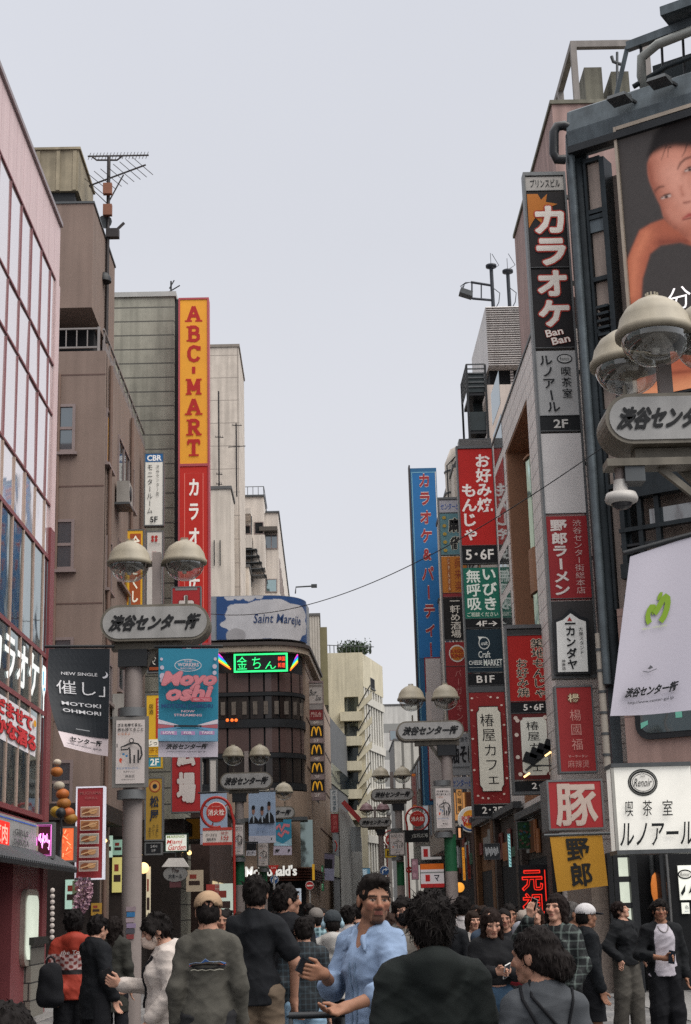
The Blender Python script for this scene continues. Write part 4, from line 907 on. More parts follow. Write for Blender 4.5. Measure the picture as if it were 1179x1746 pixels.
# ================================================================== right: corner building with the big screen
def screen_building():
    C0 = Vector((RX+.62, 31.5, 0)); tdir = Vector((.83, -.557, 0)); n = Vector((-.557, -.83, 0))
    fr = Frame(C0, (n.x, n.y))          # u runs towards the viewer's right
    def U(px, py, d=0.):                # where a photograph pixel meets the facade plane pushed out by d
        o = fr.o+fr.n*d; q = ray(px, py); t = (o-Vector((0, 0, EYE))).dot(fr.n)/q.dot(fr.n); p = Vector((0, 0, EYE))+q*t
        return (p-fr.o).dot(fr.u), p.z
    t = thing('screen_building', 'dark framed corner building carrying a huge advertising screen at the right edge', 'building', C0+tdir*3-n*2)
    dm = mat('dark_weathered_steel', '2b3236', rough=.45, metal=.35, var=.45, vs=2.2, streak=.3); bg = mat('beige_panel', 'a8998f', rough=.75, var=.18, streak=.35); pk = linemat('pinkish_tile', 'a98d84', '7d6761', 'Z', [1.05], width=.03, streak=.2, var=.12)  # bay panels and the wall behind are beige in themselves
    gm = mat('grey_weathered_steel', '5d666b', rough=.5, metal=.3, var=.4, vs=2.5, streak=.35)
    ztop = U(1010, 180)[1]; zsh = U(1040, 1040)[1]
    u1 = 9.0
    mb = MB(); fr.box(mb, .25, u1, 0, ztop-1.6, -7, -.5, bg); fr.box(mb, .3, u1, 2.9, zsh, -.498, -.02, pk); mb.build('wall', None, t)
    # corner column: rounded, dark, full height above the shop
    c = MB(); cc = fr.p(.0, 0, -.33); zc0, zc1 = U(1015, 1170)[1], ztop-.1
    c.lathe((cc.x, cc.y, zc0), [(.27, 0), (.27, zc1-zc0-1.0), (.24, zc1-zc0-.4), (.1, zc1-zc0)], 20, dm)
    c.build('corner_column', None, t)
    c = MB(); q = P(1004, 600, 31.9); c.box(q.x-.1, q.x+.12, 31.9, 32.3, 3.5, P(960, 215, 31.9).z, gm); q2 = fr.p(.02, 0, .08); c.tube([(q2.x, q2.y, zc0), (q2.x, q2.y, zc1-.5)], .09, 10, gm); c.build('corner_pipe', None, t)
    # recessed bays beside the screen with ribs
    ua, ub = U(1008, 600)[0], U(1046, 600)[0]
    m2 = MB(); zz = [U(1030, y)[1] for y in (215, 262, 352, 362, 470, 560, 650, 700, 830)]
    fr.box(m2, .22, .28, zsh, ztop-1.2, -.48, -.1, dm); fr.box(m2, ub-.02, ub+.10, zsh, ztop-1.3, -.48, -.02, dm); fr.box(m2, .29, ub-.03, zsh, ztop-1.2, -.49, -.2, bg)
    for z in zz: fr.box(m2, .282, ub-.022, z-.05, z+.05, -.19, -.08, dm)
    fr.box(m2, .282, ub-.022, zz[3]-.35, zz[3]-.055, -.19, -.12, gm)
    for k in range(6): z = U(1040, 520+k*12)[1]; fr.box(m2, ub-.3, ub-.03, z-.03, z+.03, -.29, .05, dm)
    m2.build('bay_rib', None, t)
    # upper cornice and parapet housing
    z0, z1 = U(1100, 205, .1)[1], U(1100, 143, .1)[1]
    m2 = MB()
    m2.prism([(-.5, z0-.1), (.16, z0-.1), (.22, z0+.25), (.12, z1-.1), (-.02, z1), (-.5, z1)], lambda a, b, w: fr.p(w, b, a), .02, u1, gm); m2.build('cornice', None, t)
    m2 = MB(); m2.prism([(-.02, z0-.3), (.24, z0-.3), (.24, z0-.13), (-.02, z0-.13)], lambda a, b, w: fr.p(w, b, a), .02, u1, blackm); m2.build('lower_cornice', None, t)
    # plant and pipes behind the parapet
    z2 = U(1100, 70, -.3)[1]
    m2 = MB(); ur = U(1075, 140, -.3)[0]; ul = U(1045, 140, -.3)[0]
    m2.bar(fr.p(ul, z1, -.3), fr.p(ur, z2+.0, -.3), .1, .1, gm); m2.bar(fr.p(ur, z2, -.3), fr.p(u1, z2+.25, -.3), .16, .2, gm)
    for k in range(8): m2.bar(fr.p(ur+.25+k*.5, z1, -.35), fr.p(ur+.3+k*.5, z2, -.35), .05, .05, blackm)
    m2.box(*(0, .001, 0, .001, 0, .001)) if False else None
    fr.box(m2, ur+.3, u1, z1+.05, z2-.25, -1.6, -1.0, dm); m2.build('parapet_frame', None, t)
    m2 = MB(); pa = fr.p(ur+.35, z1+.35, -.1); pb = fr.p(ur+.4, z1+.75, -.05); pc = fr.p(ur+.8, z1+.95, -.05); pd = fr.p(u1, z1+1.35, -.05)
    m2.tube([fr.p(ur+.3, z1+.15, -.4), pa, pb, pc, pd], .11, 12, mat('pale_pipe', '8b8d88', rough=.4, metal=.3, var=.3)); m2.tube([fr.p(ur+.1, z1+.2, -.2), fr.p(ur+.9, z1+.42, -.2), fr.p(u1, z1+.9, -.2)], .06, 8, dm); m2.build('roof_pipe', None, t)
    m2 = MB(); q = U(1140, 35, -.2); fr.box(m2, q[0]-.02, q[0]+3, q[1]-.1, q[1]+.12, -.6, .25, gm); m2.build('roof_beam', None, t)
    m2 = MB(); q = U(1140, 30, -.2); m2.tube([fr.p(q[0]+.25, z2-.1, -.3), fr.p(q[0]+.3, q[1]-.1, -.3)], .06, 6, gm); m2.build('roof_post', None, t)
    for (px, py) in ((1062, 175), (1130, 145)):   # flood lamps over the screen
        q = U(px, py, .35); m2 = MB(); m2.hexa([fr.p(q[0]+a, q[1]+b, c) for a, b, c in ((-.22, -.04, .75), (.22, -.04, .75), (.22, -.04, .3), (-.22, -.04, .3), (-.2, .05, .72), (.2, .05, .72), (.2, .16, .3), (-.2, .16, .3))], greym); o = m2.build('flood_lamp', None, t)
        m2 = MB(); m2.bar(fr.p(q[0]+.25, q[1]+.0, .16), fr.p(q[0]+.1, q[1]+.08, .45), .06, .06, blackm); m2.build('bracket', None, o)
    # black looped pipe by the roof corner
    m2 = MB(); Q = lambda px, py: P(px, py, 31.4); m2.tube([Q(985, 222), Q(962, 214), Q(950, 216), Q(945, 226), Q(945, 262), Q(950, 272), Q(964, 272)], .11, 12, mat('black_pipe', (.02, .022, .025), rough=.35)); m2.build('loop_pipe', None, t)
    # dark horizontal frames and windows under the screen
    zsb = U(1100, 690)[1]; m2 = MB()
    fr.box(m2, .55, u1, U(1100, 850)[1], U(1100, 800)[1], -.02, .25, dm)
    fr.box(m2, .55, u1, U(1100, 985)[1], U(1100, 960)[1], -.02, .22, dm); fr.box(m2, .55, u1, U(1100, 905)[1], U(1100, 898)[1], -.02, .16, dm)
    fr.box(m2, .55, u1, U(1100, 930)[1], U(1100, 926)[1], -.02, .12, blackm)
    for px in (1068, 1098, 1128): u = U(px, 920)[0]; fr.box(m2, u-.05, u+.05, U(1100, 984)[1], U(1100, 851)[1], -.02, .14, dm)
    m2.build('lower_frame', None, t)
    m2 = MB(); fr.box(m2, ub+.2, u1, U(1100, 799)[1], U(1100, 712)[1], -.01, .06, voidm); fr.box(m2, 1.2, u1, U(1100, 895)[1], U(1100, 870)[1], -.01, .02, darkglass); m2.build('window_band', None, t)
    m2 = MB(); fr.box(m2, .62, 1.1, U(1060, 1160)[1], U(1060, 1020)[1], -.02, .3, dm); m2.build('side_bracket', None, t)
    # rounded dark window above the white shop sign
    wa, wz0 = U(1087, 1263); wz1 = U(1087, 1150)[1]
    m2 = MB(); m2.prism(rounded(wa, wa+4, wz0, wz1, .3), lambda a, b, w: fr.p(a, b, w), -.015, .05, blackm); o = m2.build('window', None, t)
    m2 = MB(); m2.prism(rounded(wa+.12, wa+3.9, wz0+.12, wz1-.12, .22), lambda a, b, w: fr.p(a, b, w), .052, .06, darkglass); m2.build('pane', None, o)
    m2 = MB(); pz = U(1095, 1235); m2.quad(fr.p(pz[0], pz[1]-.1, .07), fr.p(pz[0]+.16, pz[1]-.02, .07), fr.p(pz[0]+.16, pz[1]+.06, .07), fr.p(pz[0], pz[1]+.02, .07), paint('63a08f', .3)); pz = U(1154, 1216); m2.quad(fr.p(pz[0], pz[1]-.1, .07), fr.p(pz[0]+.14, pz[1]-.1, .07), fr.p(pz[0]+.14, pz[1]+.1, .07), fr.p(pz[0], pz[1]+.1, .07), paint('63a08f', .3)); m2.build('window_sticker', None, o)
    # pale vertical duct
    m2 = MB(); q = U(1027, 1150); m2.tube([fr.p(q[0], 4.2, .05), fr.p(q[0], U(1027, 1080)[1], .05)], .075, 10, mat('bone_pipe', 'a8a095', rough=.5, var=.2))
    for k in range(6): z = U(1030, 1290-k*36)[1]; m2.lathe(fr.p(q[0], z, .05), [(.09, 0), (.09, .05)], 10, greym)
    m2.build('drain_pipe', None, t)
    # the screen
    sc = thing('advert_screen', 'huge lit screen showing a woman resting her face on her arm', 'screen', fr.p(3, U(1060, 690)[1], .2))
    su, sz1 = U(1052, 224, .16); sz0 = U(1060, 686, .16)[1]; W = 7.0
    m2 = MB(); fr.box(m2, su-.03, su+W, sz0-.05, sz1+.05, .0, .12, blackm)
    for a, b, c, d in ((su-.07, su-.005, sz0-.1, sz1+.1), (su, su+W, sz1+.01, sz1+.1)): fr.box(m2, a, b, c, d, .0, .2, mat('screen_rim', 'a79a8b', rough=.4, metal=.3))
    m2.build('frame', None, sc)
    # picture built from the photograph's layout: dark ground, face, arm
    nx, ny = 170, 210; H = sz1-sz0; wv = 2.9
    A, B = np.meshgrid(np.linspace(0, 1, nx+1), np.linspace(0, 1, ny+1)); X = A*wv; Z = (1-B)*H      # metres from the lower left
    pxm = []
    def loc(px, py): u, z = U(px, py, .16); return np.array([u-su, z-sz0])
    def blob(pts, r, soft):
        pts = [loc(*p) for p in pts]; r = r if isinstance(r, list) else [r]*len(pts); D = np.full(X.shape, 9.)
        for i in range(len(pts)-1):
            p, q = pts[i], pts[i+1]; d = q-p; tt = np.clip(((X-p[0])*d[0]+(Z-p[1])*d[1])/(d@d+1e-9), 0, 1)
            D = np.minimum(D, np.hypot(X-p[0]-tt*d[0], Z-p[1]-tt*d[1])-(r[i]+(r[i+1]-r[i])*tt))
        return 1/(1+np.exp(np.clip(D/soft, -30, 30)))
    img = np.zeros(X.shape+(3,)); img[:] = hx('3b3736')
    def lay(a, c): 
        a = a[..., None]; img[:] = img*(1-a)+np.array(hx(c) if isinstance(c, str) else c)*a
    def poly(pts, soft):
        q = np.array([loc(*p) for p in pts]); n = len(q); D = np.full(X.shape, 9.); ins = np.zeros(X.shape, bool)
        for i in range(n):
            p0, p1 = q[i-1], q[i]; d = p1-p0; tt = np.clip(((X-p0[0])*d[0]+(Z-p0[1])*d[1])/(d@d+1e-9), 0, 1); D = np.minimum(D, np.hypot(X-p0[0]-tt*d[0], Z-p0[1]-tt*d[1]))
            ins ^= ((p0[1] > Z) != (p1[1] > Z)) & (X < (p1[0]-p0[0])*(Z-p0[1])/(p1[1]-p0[1]+1e-9)+p0[0])
        return 1/(1+np.exp(np.clip(np.where(ins, -D, D)/soft, -30, 30)))
    arm = poly([(1185, 396), (1150, 388), (1132, 372), (1110, 380), (1090, 392), (1076, 424), (1066, 450), (1064, 520), (1092, 520), (1095, 475), (1108, 432), (1126, 417), (1160, 412), (1185, 420)], .012); lay(arm, '9a5540')
    lay(arm*blob([(1100, 400), (1082, 440), (1078, 500)], [.1, .1, .1], .07), 'c07558'); lay(arm*blob([(1125, 412), (1170, 410)], .05, .05), '6a342a')
    face = poly([(1121, 249), (1109, 262), (1103.5, 278), (1104, 295), (1107, 308), (1115, 327), (1121, 340), (1126, 350), (1131, 368), (1142, 382), (1156, 393), (1180, 414), (1230, 400), (1230, 236), (1180, 240), (1140, 240)], .011); lay(face, 'a26350')
    lay(face*blob([(1150, 290), (1160, 318), (1176, 345)], [.34, .3, .26], .11), 'c58d7b'); lay(face*blob([(1128, 262), (1150, 262)], [.1, .14], .1), 'c08471'); lay(face*blob([(1138, 362), (1156, 372)], [.1, .1], .08), 'bb7f6c')
    lay(face*blob([(1105, 280), (1110, 310), (1122, 345), (1138, 380), (1165, 402)], [.05, .05, .04, .05, .06], .05), '7d4334'); lay(face*blob([(1118, 246), (1140, 238), (1190, 236)], [.03, .06, .12], .06), '2a1c19')
    lay(face*blob([(1114, 331), (1117, 324), (1124, 318), (1131, 317)], [.008, .016, .02, .01], .012), '4a2a24'); lay(face*blob([(1155, 287), (1160, 277), (1168, 270), (1180, 266)], [.01, .02, .022, .02], .012), '4a2a24')
    lay(face*blob([(1126, 338), (1135, 334), (1143, 333)], [.03, .045, .03], .03), '8a5546'); lay(face*blob([(1166, 294), (1176, 287), (1186, 285)], [.03, .05, .05], .03), '8a5546')
    for ex, ey in ((1135.5, 335), (1175.5, 288.5)):
        lay(face*blob([(ex-7, ey+2), (ex+6, ey-2)], [.018, .028], .008), 'b9a59d'); lay(face*blob([(ex-.5, ey), (ex+1, ey)], .03, .006), '1c1210'); lay(face*blob([(ex-9, ey+2), (ex-2, ey-4), (ex+7, ey-5)], [.006, .012, .01], .006), '1c1110')
    lay(face*blob([(1160, 318), (1164, 332)], [.012, .02], .03), '9a5f4e'); lay(face*blob([(1166, 345), (1176, 343)], [.014, .014], .014), '6a3228'); lay(face*blob([(1164, 372), (1174, 366), (1188, 364)], [.012, .035, .04], .014), '8f3433'); lay(face*blob([(1164, 374), (1176, 371), (1190, 369)], [.004, .007, .006], .006), '4a1818')
    lay(poly([(1103, 266), (1116, 259), (1130, 252), (1152, 248), (1230, 250), (1230, 190), (1140, 200), (1114, 228)], .03), '120d0d')
    for k in (1, 4, 5, 9): x_ = 1108+k*7; lay(blob([(x_, 246+2*(k % 3)), (x_-3-(k % 4), 258-(k % 3)*3), (x_-5-(k % 5), 272-(k % 4)*5)], [.012, .008, .001], .006), '150f0e')
    leg = poly([(1086, 612), (1120, 596), (1230, 590), (1230, 664), (1075, 684), (1078, 640)], .014); lay(leg, 'a0553c'); lay(leg*blob([(1080, 672), (1220, 652)], [.14, .2], .07), 'cf8a63'); lay(leg*blob([(1095, 640), (1220, 628)], .02, .02), '6f3324')
    img = img.reshape(-1, 3)
    vs = [fr.p(su+a*wv, sz1-b*H, .13) for b in np.linspace(0, 1, ny+1) for a in np.linspace(0, 1, nx+1)]
    m2 = MB(); m2.add(vs, [(j*(nx+1)+i, (j+1)*(nx+1)+i, (j+1)*(nx+1)+i+1, j*(nx+1)+i+1) for j in range(ny) for i in range(nx)], vcolmat('screen_picture', rough=.6, emit=.3, var=.08, vs=9))
    fr.box(m2, su+wv+.002, su+W, sz0, sz1, .1, .13, paint('241f1e', .3))
    o = m2.build('picture', None, sc); at = o.data.color_attributes.new('col', 'FLOAT_COLOR', 'POINT'); arr = np.ones((len(o.data.vertices), 4)); arr[:, :3] = .02; arr[:len(img), :3] = img; at.data.foreach_set('color', arr.ravel())
    m2 = MB(); q0 = U(1139, 532, .16); q1 = U(1176, 484, .16); decor(m2, flatfn(fr, q0[0], q1[0], q0[1], q1[1], .135), [('t', '分', 0, 0, 1, 1, 'f4eeee', {'bold': -.005})], emit=.9, d0=0); m2.build('lettering', None, sc)
    # white lit sign box of the coffee house, on the corner, facing the street end
    Ys = 26.6; a, b, c, d = panel_rect(1050, 1184, 1307, 1448, Ys); fs = front(Ys)
    s = thing('coffee_sign', 'large white lit sign box with black lettering and an oval emblem above the shop door', 'sign', fs.p((a+b)/2, c, -1))
    m2 = MB(); fs.box(m2, a, b, c, d, -.65, -.03, paint('e2e0d8', .3)); m2.build('light_box', None, s)
    m2 = MB()
    for q in ((c-.07, c-.003), (d+.003, d+.07)): fs.box(m2, a-.03, b, q[0], q[1], -.67, .02, greym)
    fs.box(m2, a-.04, a+.012, c, d, -.06, .01, mat('pale_trim', '9b9a94')); m2.build('frame', None, s)
    m2 = MB(); K = '15181a'
    asp = (b-a)/(d-c)
    oc = (1100-1050)/134.; ob = .19
    def oval(ra, rb, c_): return ('o', oc, ob, ra, rb, c_, {'n': 40})
    decor(m2, flatfn(fs, a, b, c, d, -.03), [oval(.19, .165, K), oval(.178, .15, '8a8a85'), oval(.168, .142, K), oval(.15, .12, 'eceae3'), ('s', [(oc+.135*math.cos(i*.2), ob+.107*math.sin(i*.2)) for i in range(32)], .006, K, {'closed': True}),
        ('t', 'Renoir', oc-.11, ob-.05, oc+.11, ob+.05, K, {'skew': .25, 'bold': -.004}), ('t', 'SINCE', oc-.03, ob-.085, oc+.03, ob-.065, '55585a'),
        ('t', '喫', .12, .41, .22, .60, K, {'bold': .004, 'skew': .06}), ('t', '茶', .34, .41, .46, .60, K, {'bold': .004, 'skew': .06}), ('t', '室', .59, .41, .72, .60, K, {'bold': .004, 'skew': .06}),
        ('t', 'ルノアール', .03, .68, .97, .96, K, {'bold': .012, 'skew': .10})], emit=0., asp=asp); m2.build('lettering', None, s)
    # the coffee house front below: stone pier, lit panes, dark entry, window poster
    shop = thing('coffee_shop_front', 'coffee shop front with tall lit panes in black frames beside a stone pier', 'shop front', fr.p(2, 0, -.2))
    Yw = 28.6; fw = front(Yw); st = mat('speckled_stone', '84786f', rough=.6, var=.35, vs=14, bump=.3, bs=120)
    m2 = MB(); x0 = P(1000, 1600, 29.6).x; x1 = P(1046, 1600, Yw).x; zc = P(1050, 1452, Yw).z-.02
    m2.box(x0, x1, Yw+.1, Yw+3, 0, zc, st); m2.build('stone_pier', None, shop)
    m2 = MB(); fp = [P(1048, 1600, Yw).x, P(1058, 1600, Yw).x, P(1086, 1600, Yw).x]; zl = [.12] + [P(1070, y, Yw).z for y in (1594, 1544, 1499, 1457)]
    for x in fp: m2.box(x-.045, x+.045, Yw-.05, Yw+.12, 0, zc, blackm)
    for z in zl: m2.box(fp[0]+.046, fp[-1]-.046, Yw-.03, Yw+.1, z-.05, z+.05, blackm)
    m2.build('window_frame', None, shop)
    m2 = MB(); m2.box(fp[0], fp[-1], Yw+.12, Yw+.16, .1, zc, mat('lit_pane', 'dfe6d4', emit=.75, var=.15, vs=1.5)); m2.build('lit_pane', None, shop)
    m2 = MB(); m2.box(fp[-1]+.046, fp[-1]+4, Yw+.6, Yw+.7, 0, zc, voidm); m2.box(fp[-1]+.5, fp[-1]+.56, Yw-.1, Yw+.59, 0, zc, blackm); m2.box(fp[-1]+.05, fp[-1]+.1, Yw, Yw+.59, 0, zc, blackm); m2.build('dark_entry', None, shop)
    m2 = MB(); q = P(1120, 1518, Yw+.4); m2.tube([(q.x-.05, q.y, 0), (q.x-.05, q.y, zc)], .05, 8, greym); q = P(1139, 1500, Yw+.2); m2.tube([(q.x, q.y, 0), (q.x, q.y, zc)], .035, 8, mat('grey_door_pull', '6f6f6f', metal=.5, rough=.3)); m2.build('door_post', None, shop)
    m2 = MB(); q = P(1119, 1515, Yw+.35); m2.ball(q, .12, 10, mat('warm_lamp', 'd07a3a', emit=.6), sz=2.4, sx=.8, sy=.6); m2.build('wall_lamp', None, shop)
    Yq = Yw+.55; a, b, c, d = panel_rect(1158, 1215, 1475, 1534, Yq); fq = front(Yq)
    p = thing('window_poster', 'white poster with an oval emblem and black letters beside the dark shop entry', 'poster', fq.p(a, c)); m2 = MB(); fq.box(m2, a, b, c, d, -.03, 0, paint('e4e5da', .6)); m2.build('panel', None, p)
    m2 = MB(); decor(m2, flatfn(fq, a, b, c, d), [('o', .2, .26, .22, .14, '15181a'), ('o', .2, .26, .18, .10, 'e9e9e0'), ('t', 'Renoir', .06, .2, .34, .32, '15181a', {'skew': .2, 'bold': -.01}), ('p', [(.02, .8), (.18, .55), (.16, .75), (.06, .88)], '15181a'), ('p', [(.25, .82), (.42, .46), (.5, .46), (.4, .75)], '15181a')], emit=.2); m2.build('lettering', None, p)
    a, b, c, d = panel_rect(1163, 1176, 1539, 1558, Yq); p = thing('wifi_notice', 'small white notice with a wireless symbol under the shop poster', 'notice', fq.p(a, c)); m2 = MB(); fq.box(m2, a, b, c, d, -.03, 0, paint('e4e5da', .5)); m2.build('panel', None, p)
    m2 = MB(); arc = lambda r: [(.35+r*math.cos(q*.2-1.2), .55+r*.6*math.sin(q*.2-1.2)) for q in range(8)]
    decor(m2, flatfn(fq, a, b, c, d), [('s', arc(.2), .05, '15181a'), ('s', arc(.35), .05, '15181a'), ('s', arc(.5), .05, '15181a'), ('t', 'Wi-Fi', .3, .74, .8, .86, '3a5a8a')], emit=.1); m2.build('lettering', None, p)
    # pinkish building with a roof frame behind the sign tower
    Yb = 39.2; tb = thing('pink_roof_building', 'pinkish building with a square roof frame rising behind the sign tower', 'building', (RX+4, Yb+4, 0))
    pinkc = mat('pinkish_concrete', 'a68c86', rough=.85, var=.15, streak=.35); gc = mat('olive_concrete', '7c7a6e', rough=.85, var=.25, streak=.4)
    xa = P(946, 250, Yb).x; za = P(965, 178, Yb).z
    m2 = MB(); m2.box(xa, xa+6, Yb, Yb+9, 17.8, za, pinkc); m2.build('wall', None, tb); 
    m2 = MB(); m2.box(xa-.06, xa+6, Yb-.06, Yb+9, za+.002, za+.12, gc)
    for px, pt in ((996, 115), (1042, 122)): q = P(px, pt, Yb+.5); m2.box(q.x, P(px+30, pt, Yb+.5).x, Yb+.5, Yb+2.2, za+.12, q.z, gc)
    m2.build('roof', None, tb)
    fr_ = MB(); z1 = P(985, 66, Yb).z; x0 = P(976, 100, Yb).x; x1 = P(1108, 66, Yb).x
    cm = mat('pale_frame_concrete', '8d8884', rough=.8, var=.2, streak=.3)
    for y in (Yb+.1, Yb+2.6, Yb+5.2): fr_.box(x0, x0+.17, y, y+.17, za+.122, z1-.202, cm)
    fr_.box(x0, x1, Yb+.1, Yb+.28, z1-.2, z1, cm); fr_.box(x0, x0+.17, Yb+.282, Yb+5.4, z1-.2, z1, cm); fr_.box(x1-.2, x1, Yb+.1, Yb+.28, za+.122, z1-.202, cm); fr_.build('roof_frame', None, tb)
    m2 = MB(); q = P(1048, 105, Yb+.2); m2.tube([(q.x, Yb+.2, za+.3), (q.x+.1, Yb+.2, q.z+.3)], .04, 6, greym); m2.tube([P(1060, 110, Yb+.2), P(1046, 105, Yb+.2), P(1043, 96, Yb+.2)], .05, 6, greym); m2.build('roof_lamp', None, tb)
    return fr, U
SB_FR, SB_U = screen_building()
# ================================================================== blade signs and sign towers (read from the photograph, box by box)
W_, K_, R_ = 'e9e6df', '15171b', 'b3272b'
def psign(name, label, px0, px1, py0, py1, Y, bg, items, emit=.12, depth=.22, border=.035, case=None, cat='sign', group=None):
    return sign(name, label, cat, front(Y), *panel_rect(px0, px1, py0, py1, Y), bg, items, depth=depth, emit=emit, border=border, case=case, group=group)
def tower(name, label, Y, xl, xr, panels, emit=.12, depth=.28, case=None, legs=True):
    """xl/xr: (x, y) in the photograph on the left/right edge at mid height; panels: (py0, py1, bg, items[, emit])"""
    u0, u1 = P(*xl, Y).x, P(*xr, Y).x; fr = front(Y); cx = (xl[0]+xr[0])/2; ym = (xl[1]+xr[1])/2
    zf = lambda py: P(cx+.027*(py-ym), py, Y).z
    zt, zb = zf(panels[0][0]), zf(panels[-1][1]); cm = case or STEEL()
    t = thing(name, label, 'sign tower', fr.p((u0+u1)/2, zb, -depth/2)); mb = MB()
    fr.box(mb, u0-.05, u0-.004, zb-.06, zt+.1, -depth, .03, cm); fr.box(mb, u1+.004, u1+.05, zb-.06, zt+.1, -depth, .03, cm); fr.box(mb, u0-.003, u1+.003, zt+.01, zt+.1, -depth, .03, cm); fr.box(mb, u0-.003, u1+.003, zb-.06, zb-.005, -depth, .03, cm)
    if legs:
        z = zb+.4
        while z < zt: fr.box(mb, u1+.051, u1+.5, z, z+.08, -depth*.7, -depth*.3, cm); z += 2.2
    mb.build('frame', None, t)
    for p in panels:
        z1, z0 = zf(p[0])-.015, zf(p[1])+.015
        if p[2] is None: continue
        e = p[4] if len(p) > 4 else emit
        m = MB(); fr.box(m, u0, u1, z0, z1, -depth+.02, .0, paint(p[2], e)); o = m.build('sign_panel', None, t)
        m = MB(); fr.box(m, u0+.002, u1-.002, z0-.014, z0-.001, -.05, .012, cm); m.build('divider', None, o)
        if p[3]: m = MB(); decor(m, flatfn(fr, u0, u1, z0, z1), p[3], e, asp=(u1-u0)/(z1-z0)); m.build('lettering', None, o)
    return t
# ---- the tall yellow and red sign, left. Slab letters are built from bars.
def slab_letters(mb, fn, word, b0, b1, a0, a1, asp, col, em):
    G = {'A': ([(.5, 0), (.12, .9)], [(.5, 0), (.88, .9)], [(.28, .62), (.72, .62)]), 'B': ([(.24, .05), (.24, .95)], [(.24, .07), (.62, .07), (.78, .17), (.78, .36), (.62, .47), (.24, .47)], [(.62, .47), (.84, .6), (.84, .82), (.66, .93), (.24, .93)]),
         'C': ([(.86, .26), (.74, .1), (.5, .05), (.27, .14), (.16, .35), (.16, .65), (.27, .86), (.5, .95), (.74, .9), (.88, .72)], [(.88, .03), (.88, .3)]), '-': ([(.5, .1), (.5, .9)],),
         'M': ([(.16, .95), (.16, .05)], [(.16, .05), (.5, .75)], [(.5, .75), (.84, .05)], [(.84, .05), (.84, .95)]), 'R': ([(.24, .05), (.24, .95)], [(.24, .07), (.64, .07), (.8, .18), (.8, .38), (.64, .5), (.24, .5)], [(.5, .5), (.86, .93)]), 'T': ([(.5, .05), (.5, .95)], [(.08, .07), (.92, .07)])}
    S = {'A': ((.12, .95, .26), (.88, .95, .26)), 'B': ((.2, .06, .22), (.2, .94, .22)), 'M': ((.14, .95, .22), (.86, .95, .22), (.12, .05, .2), (.88, .05, .2)), 'R': ((.2, .06, .22), (.22, .95, .26), (.88, .95, .2)), 'T': ((.5, .95, .36),), 'C': (), '-': ()}
    b = b0; hgt = [(.55 if c == '-' else 1.) for c in word]; unit = (b1-b0)/(sum(hgt)+.28*(len(word)-1)); it = []
    for c, hh in zip(word, hgt):
        hh *= unit; pt = lambda x, y: (a0+(a1-a0)*x, b+hh*y)
        for s in G[c]: it.append(('s', [pt(*q) for q in s], unit*(.22 if c != '-' else .2), col))
        for x, y, w in S[c]: it.append(('s', [pt(x-w, y), pt(x+w, y)], unit*.11, col))
        if c == 'T': it += [('s', [pt(.1, .05), pt(.1, .3)], unit*.12, col), ('s', [pt(.9, .05), pt(.9, .3)], unit*.12, col)]
        b += hh+.28*unit
    for i in it: decor(mb, fn, [i], em, d0=.006+.0006*it.index(i), asp=asp)
def yellow_red_sign():
    Y = 43.3; fr = front(Y); case = mat('rose_sign_case', 'b0525a', rough=.45, var=.15)
    u0, u1, z0, z1 = panel_rect(304.5, 357, 508, 793, Y); zb = P(335, 1100, Y).z
    t = thing('blade_sign', 'tall yellow and red blade sign with red slab letters running down it', 'sign', fr.p((u0+u1)/2, zb, -.2))
    m = MB(); fr.box(m, u0, u1, zb, z1, -.42, -.01, case)
    for a, b, c, d in ((u0, u0+.05, zb, z1), (u1-.05, u1, zb, z1), (u0+.051, u1-.051, z1-.06, z1), (u0+.051, u1-.051, z0-.04, z0+.04), (u0+.051, u1-.051, zb, zb+.06)): fr.box(m, a, b, c, d, -.009, .03, case)
    m.build('casing', None, t)
    m = MB(); fr.box(m, u0+.052, u1-.052, z0+.042, z1-.062, -.008, .006, paint('d9962f', .16)); y = m.build('yellow_panel', None, t)
    m = MB(); slab_letters(m, flatfn(fr, u0+.05, u1-.05, z0+.04, z1-.06), 'ABC-MART', .042, .955, .25, .75, (u1-u0-.1)/(z1-z0-.1), 'a8231f', .12); m.build('lettering', None, y)
    m = MB(); fr.box(m, u0+.052, u1-.052, zb+.062, z0-.042, -.008, .006, paint('b5281f', .12)); r = m.build('red_panel', None, t)
    H = z0-zb; m = MB(); decor(m, flatfn(fr, u0+.05, u1-.05, zb+.06, z0-.04), [('s', [(.17, .04), (.83, .04), (.83, .98), (.17, .98)], .004, 'd9766a', {'closed': True}), ('v', 'カラオケ広場', .3, .075, .7, .88, 'ece6e0', {'bold': .03, 'gap': 1.25})], .15, asp=(u1-u0)/H); m.build('lettering', None, r)
yellow_red_sign()
psign('karaoke_sign', 'lower red sign with white outlined characters half hidden behind the blue banner', 292, 344, 1000, 1386, 41.0, 'a02a2c', [('r', .1, .0, .9, .012, '7d7d7d'), ('v', 'カラオケ広場', .2, .04, .8, .96, 'c9c0bb', {'bold': .05, 'out': '7d1f22', 'ow': .03, 'gap': 1.2})], .06)
psign('monitor_sign', 'narrow white sign with blue top strip fixed to the brown building', 246, 280, 772, 897, 42.0, 'd8d6cf', [('r', 0, 0, 1, .115, '1f5a8e'), ('t', 'CBR', .1, .02, .92, .1, 'e8e8e8', {'bold': .04}), ('v', 'モニタールーム', .12, .16, .42, .84, K_, {'bold': .004}), ('v', '渋谷センター街', .62, .16, .8, .6, K_, {'bold': 0}), ('t', '5F', .3, .89, .72, .97, K_, {'bold': .03})], .15)
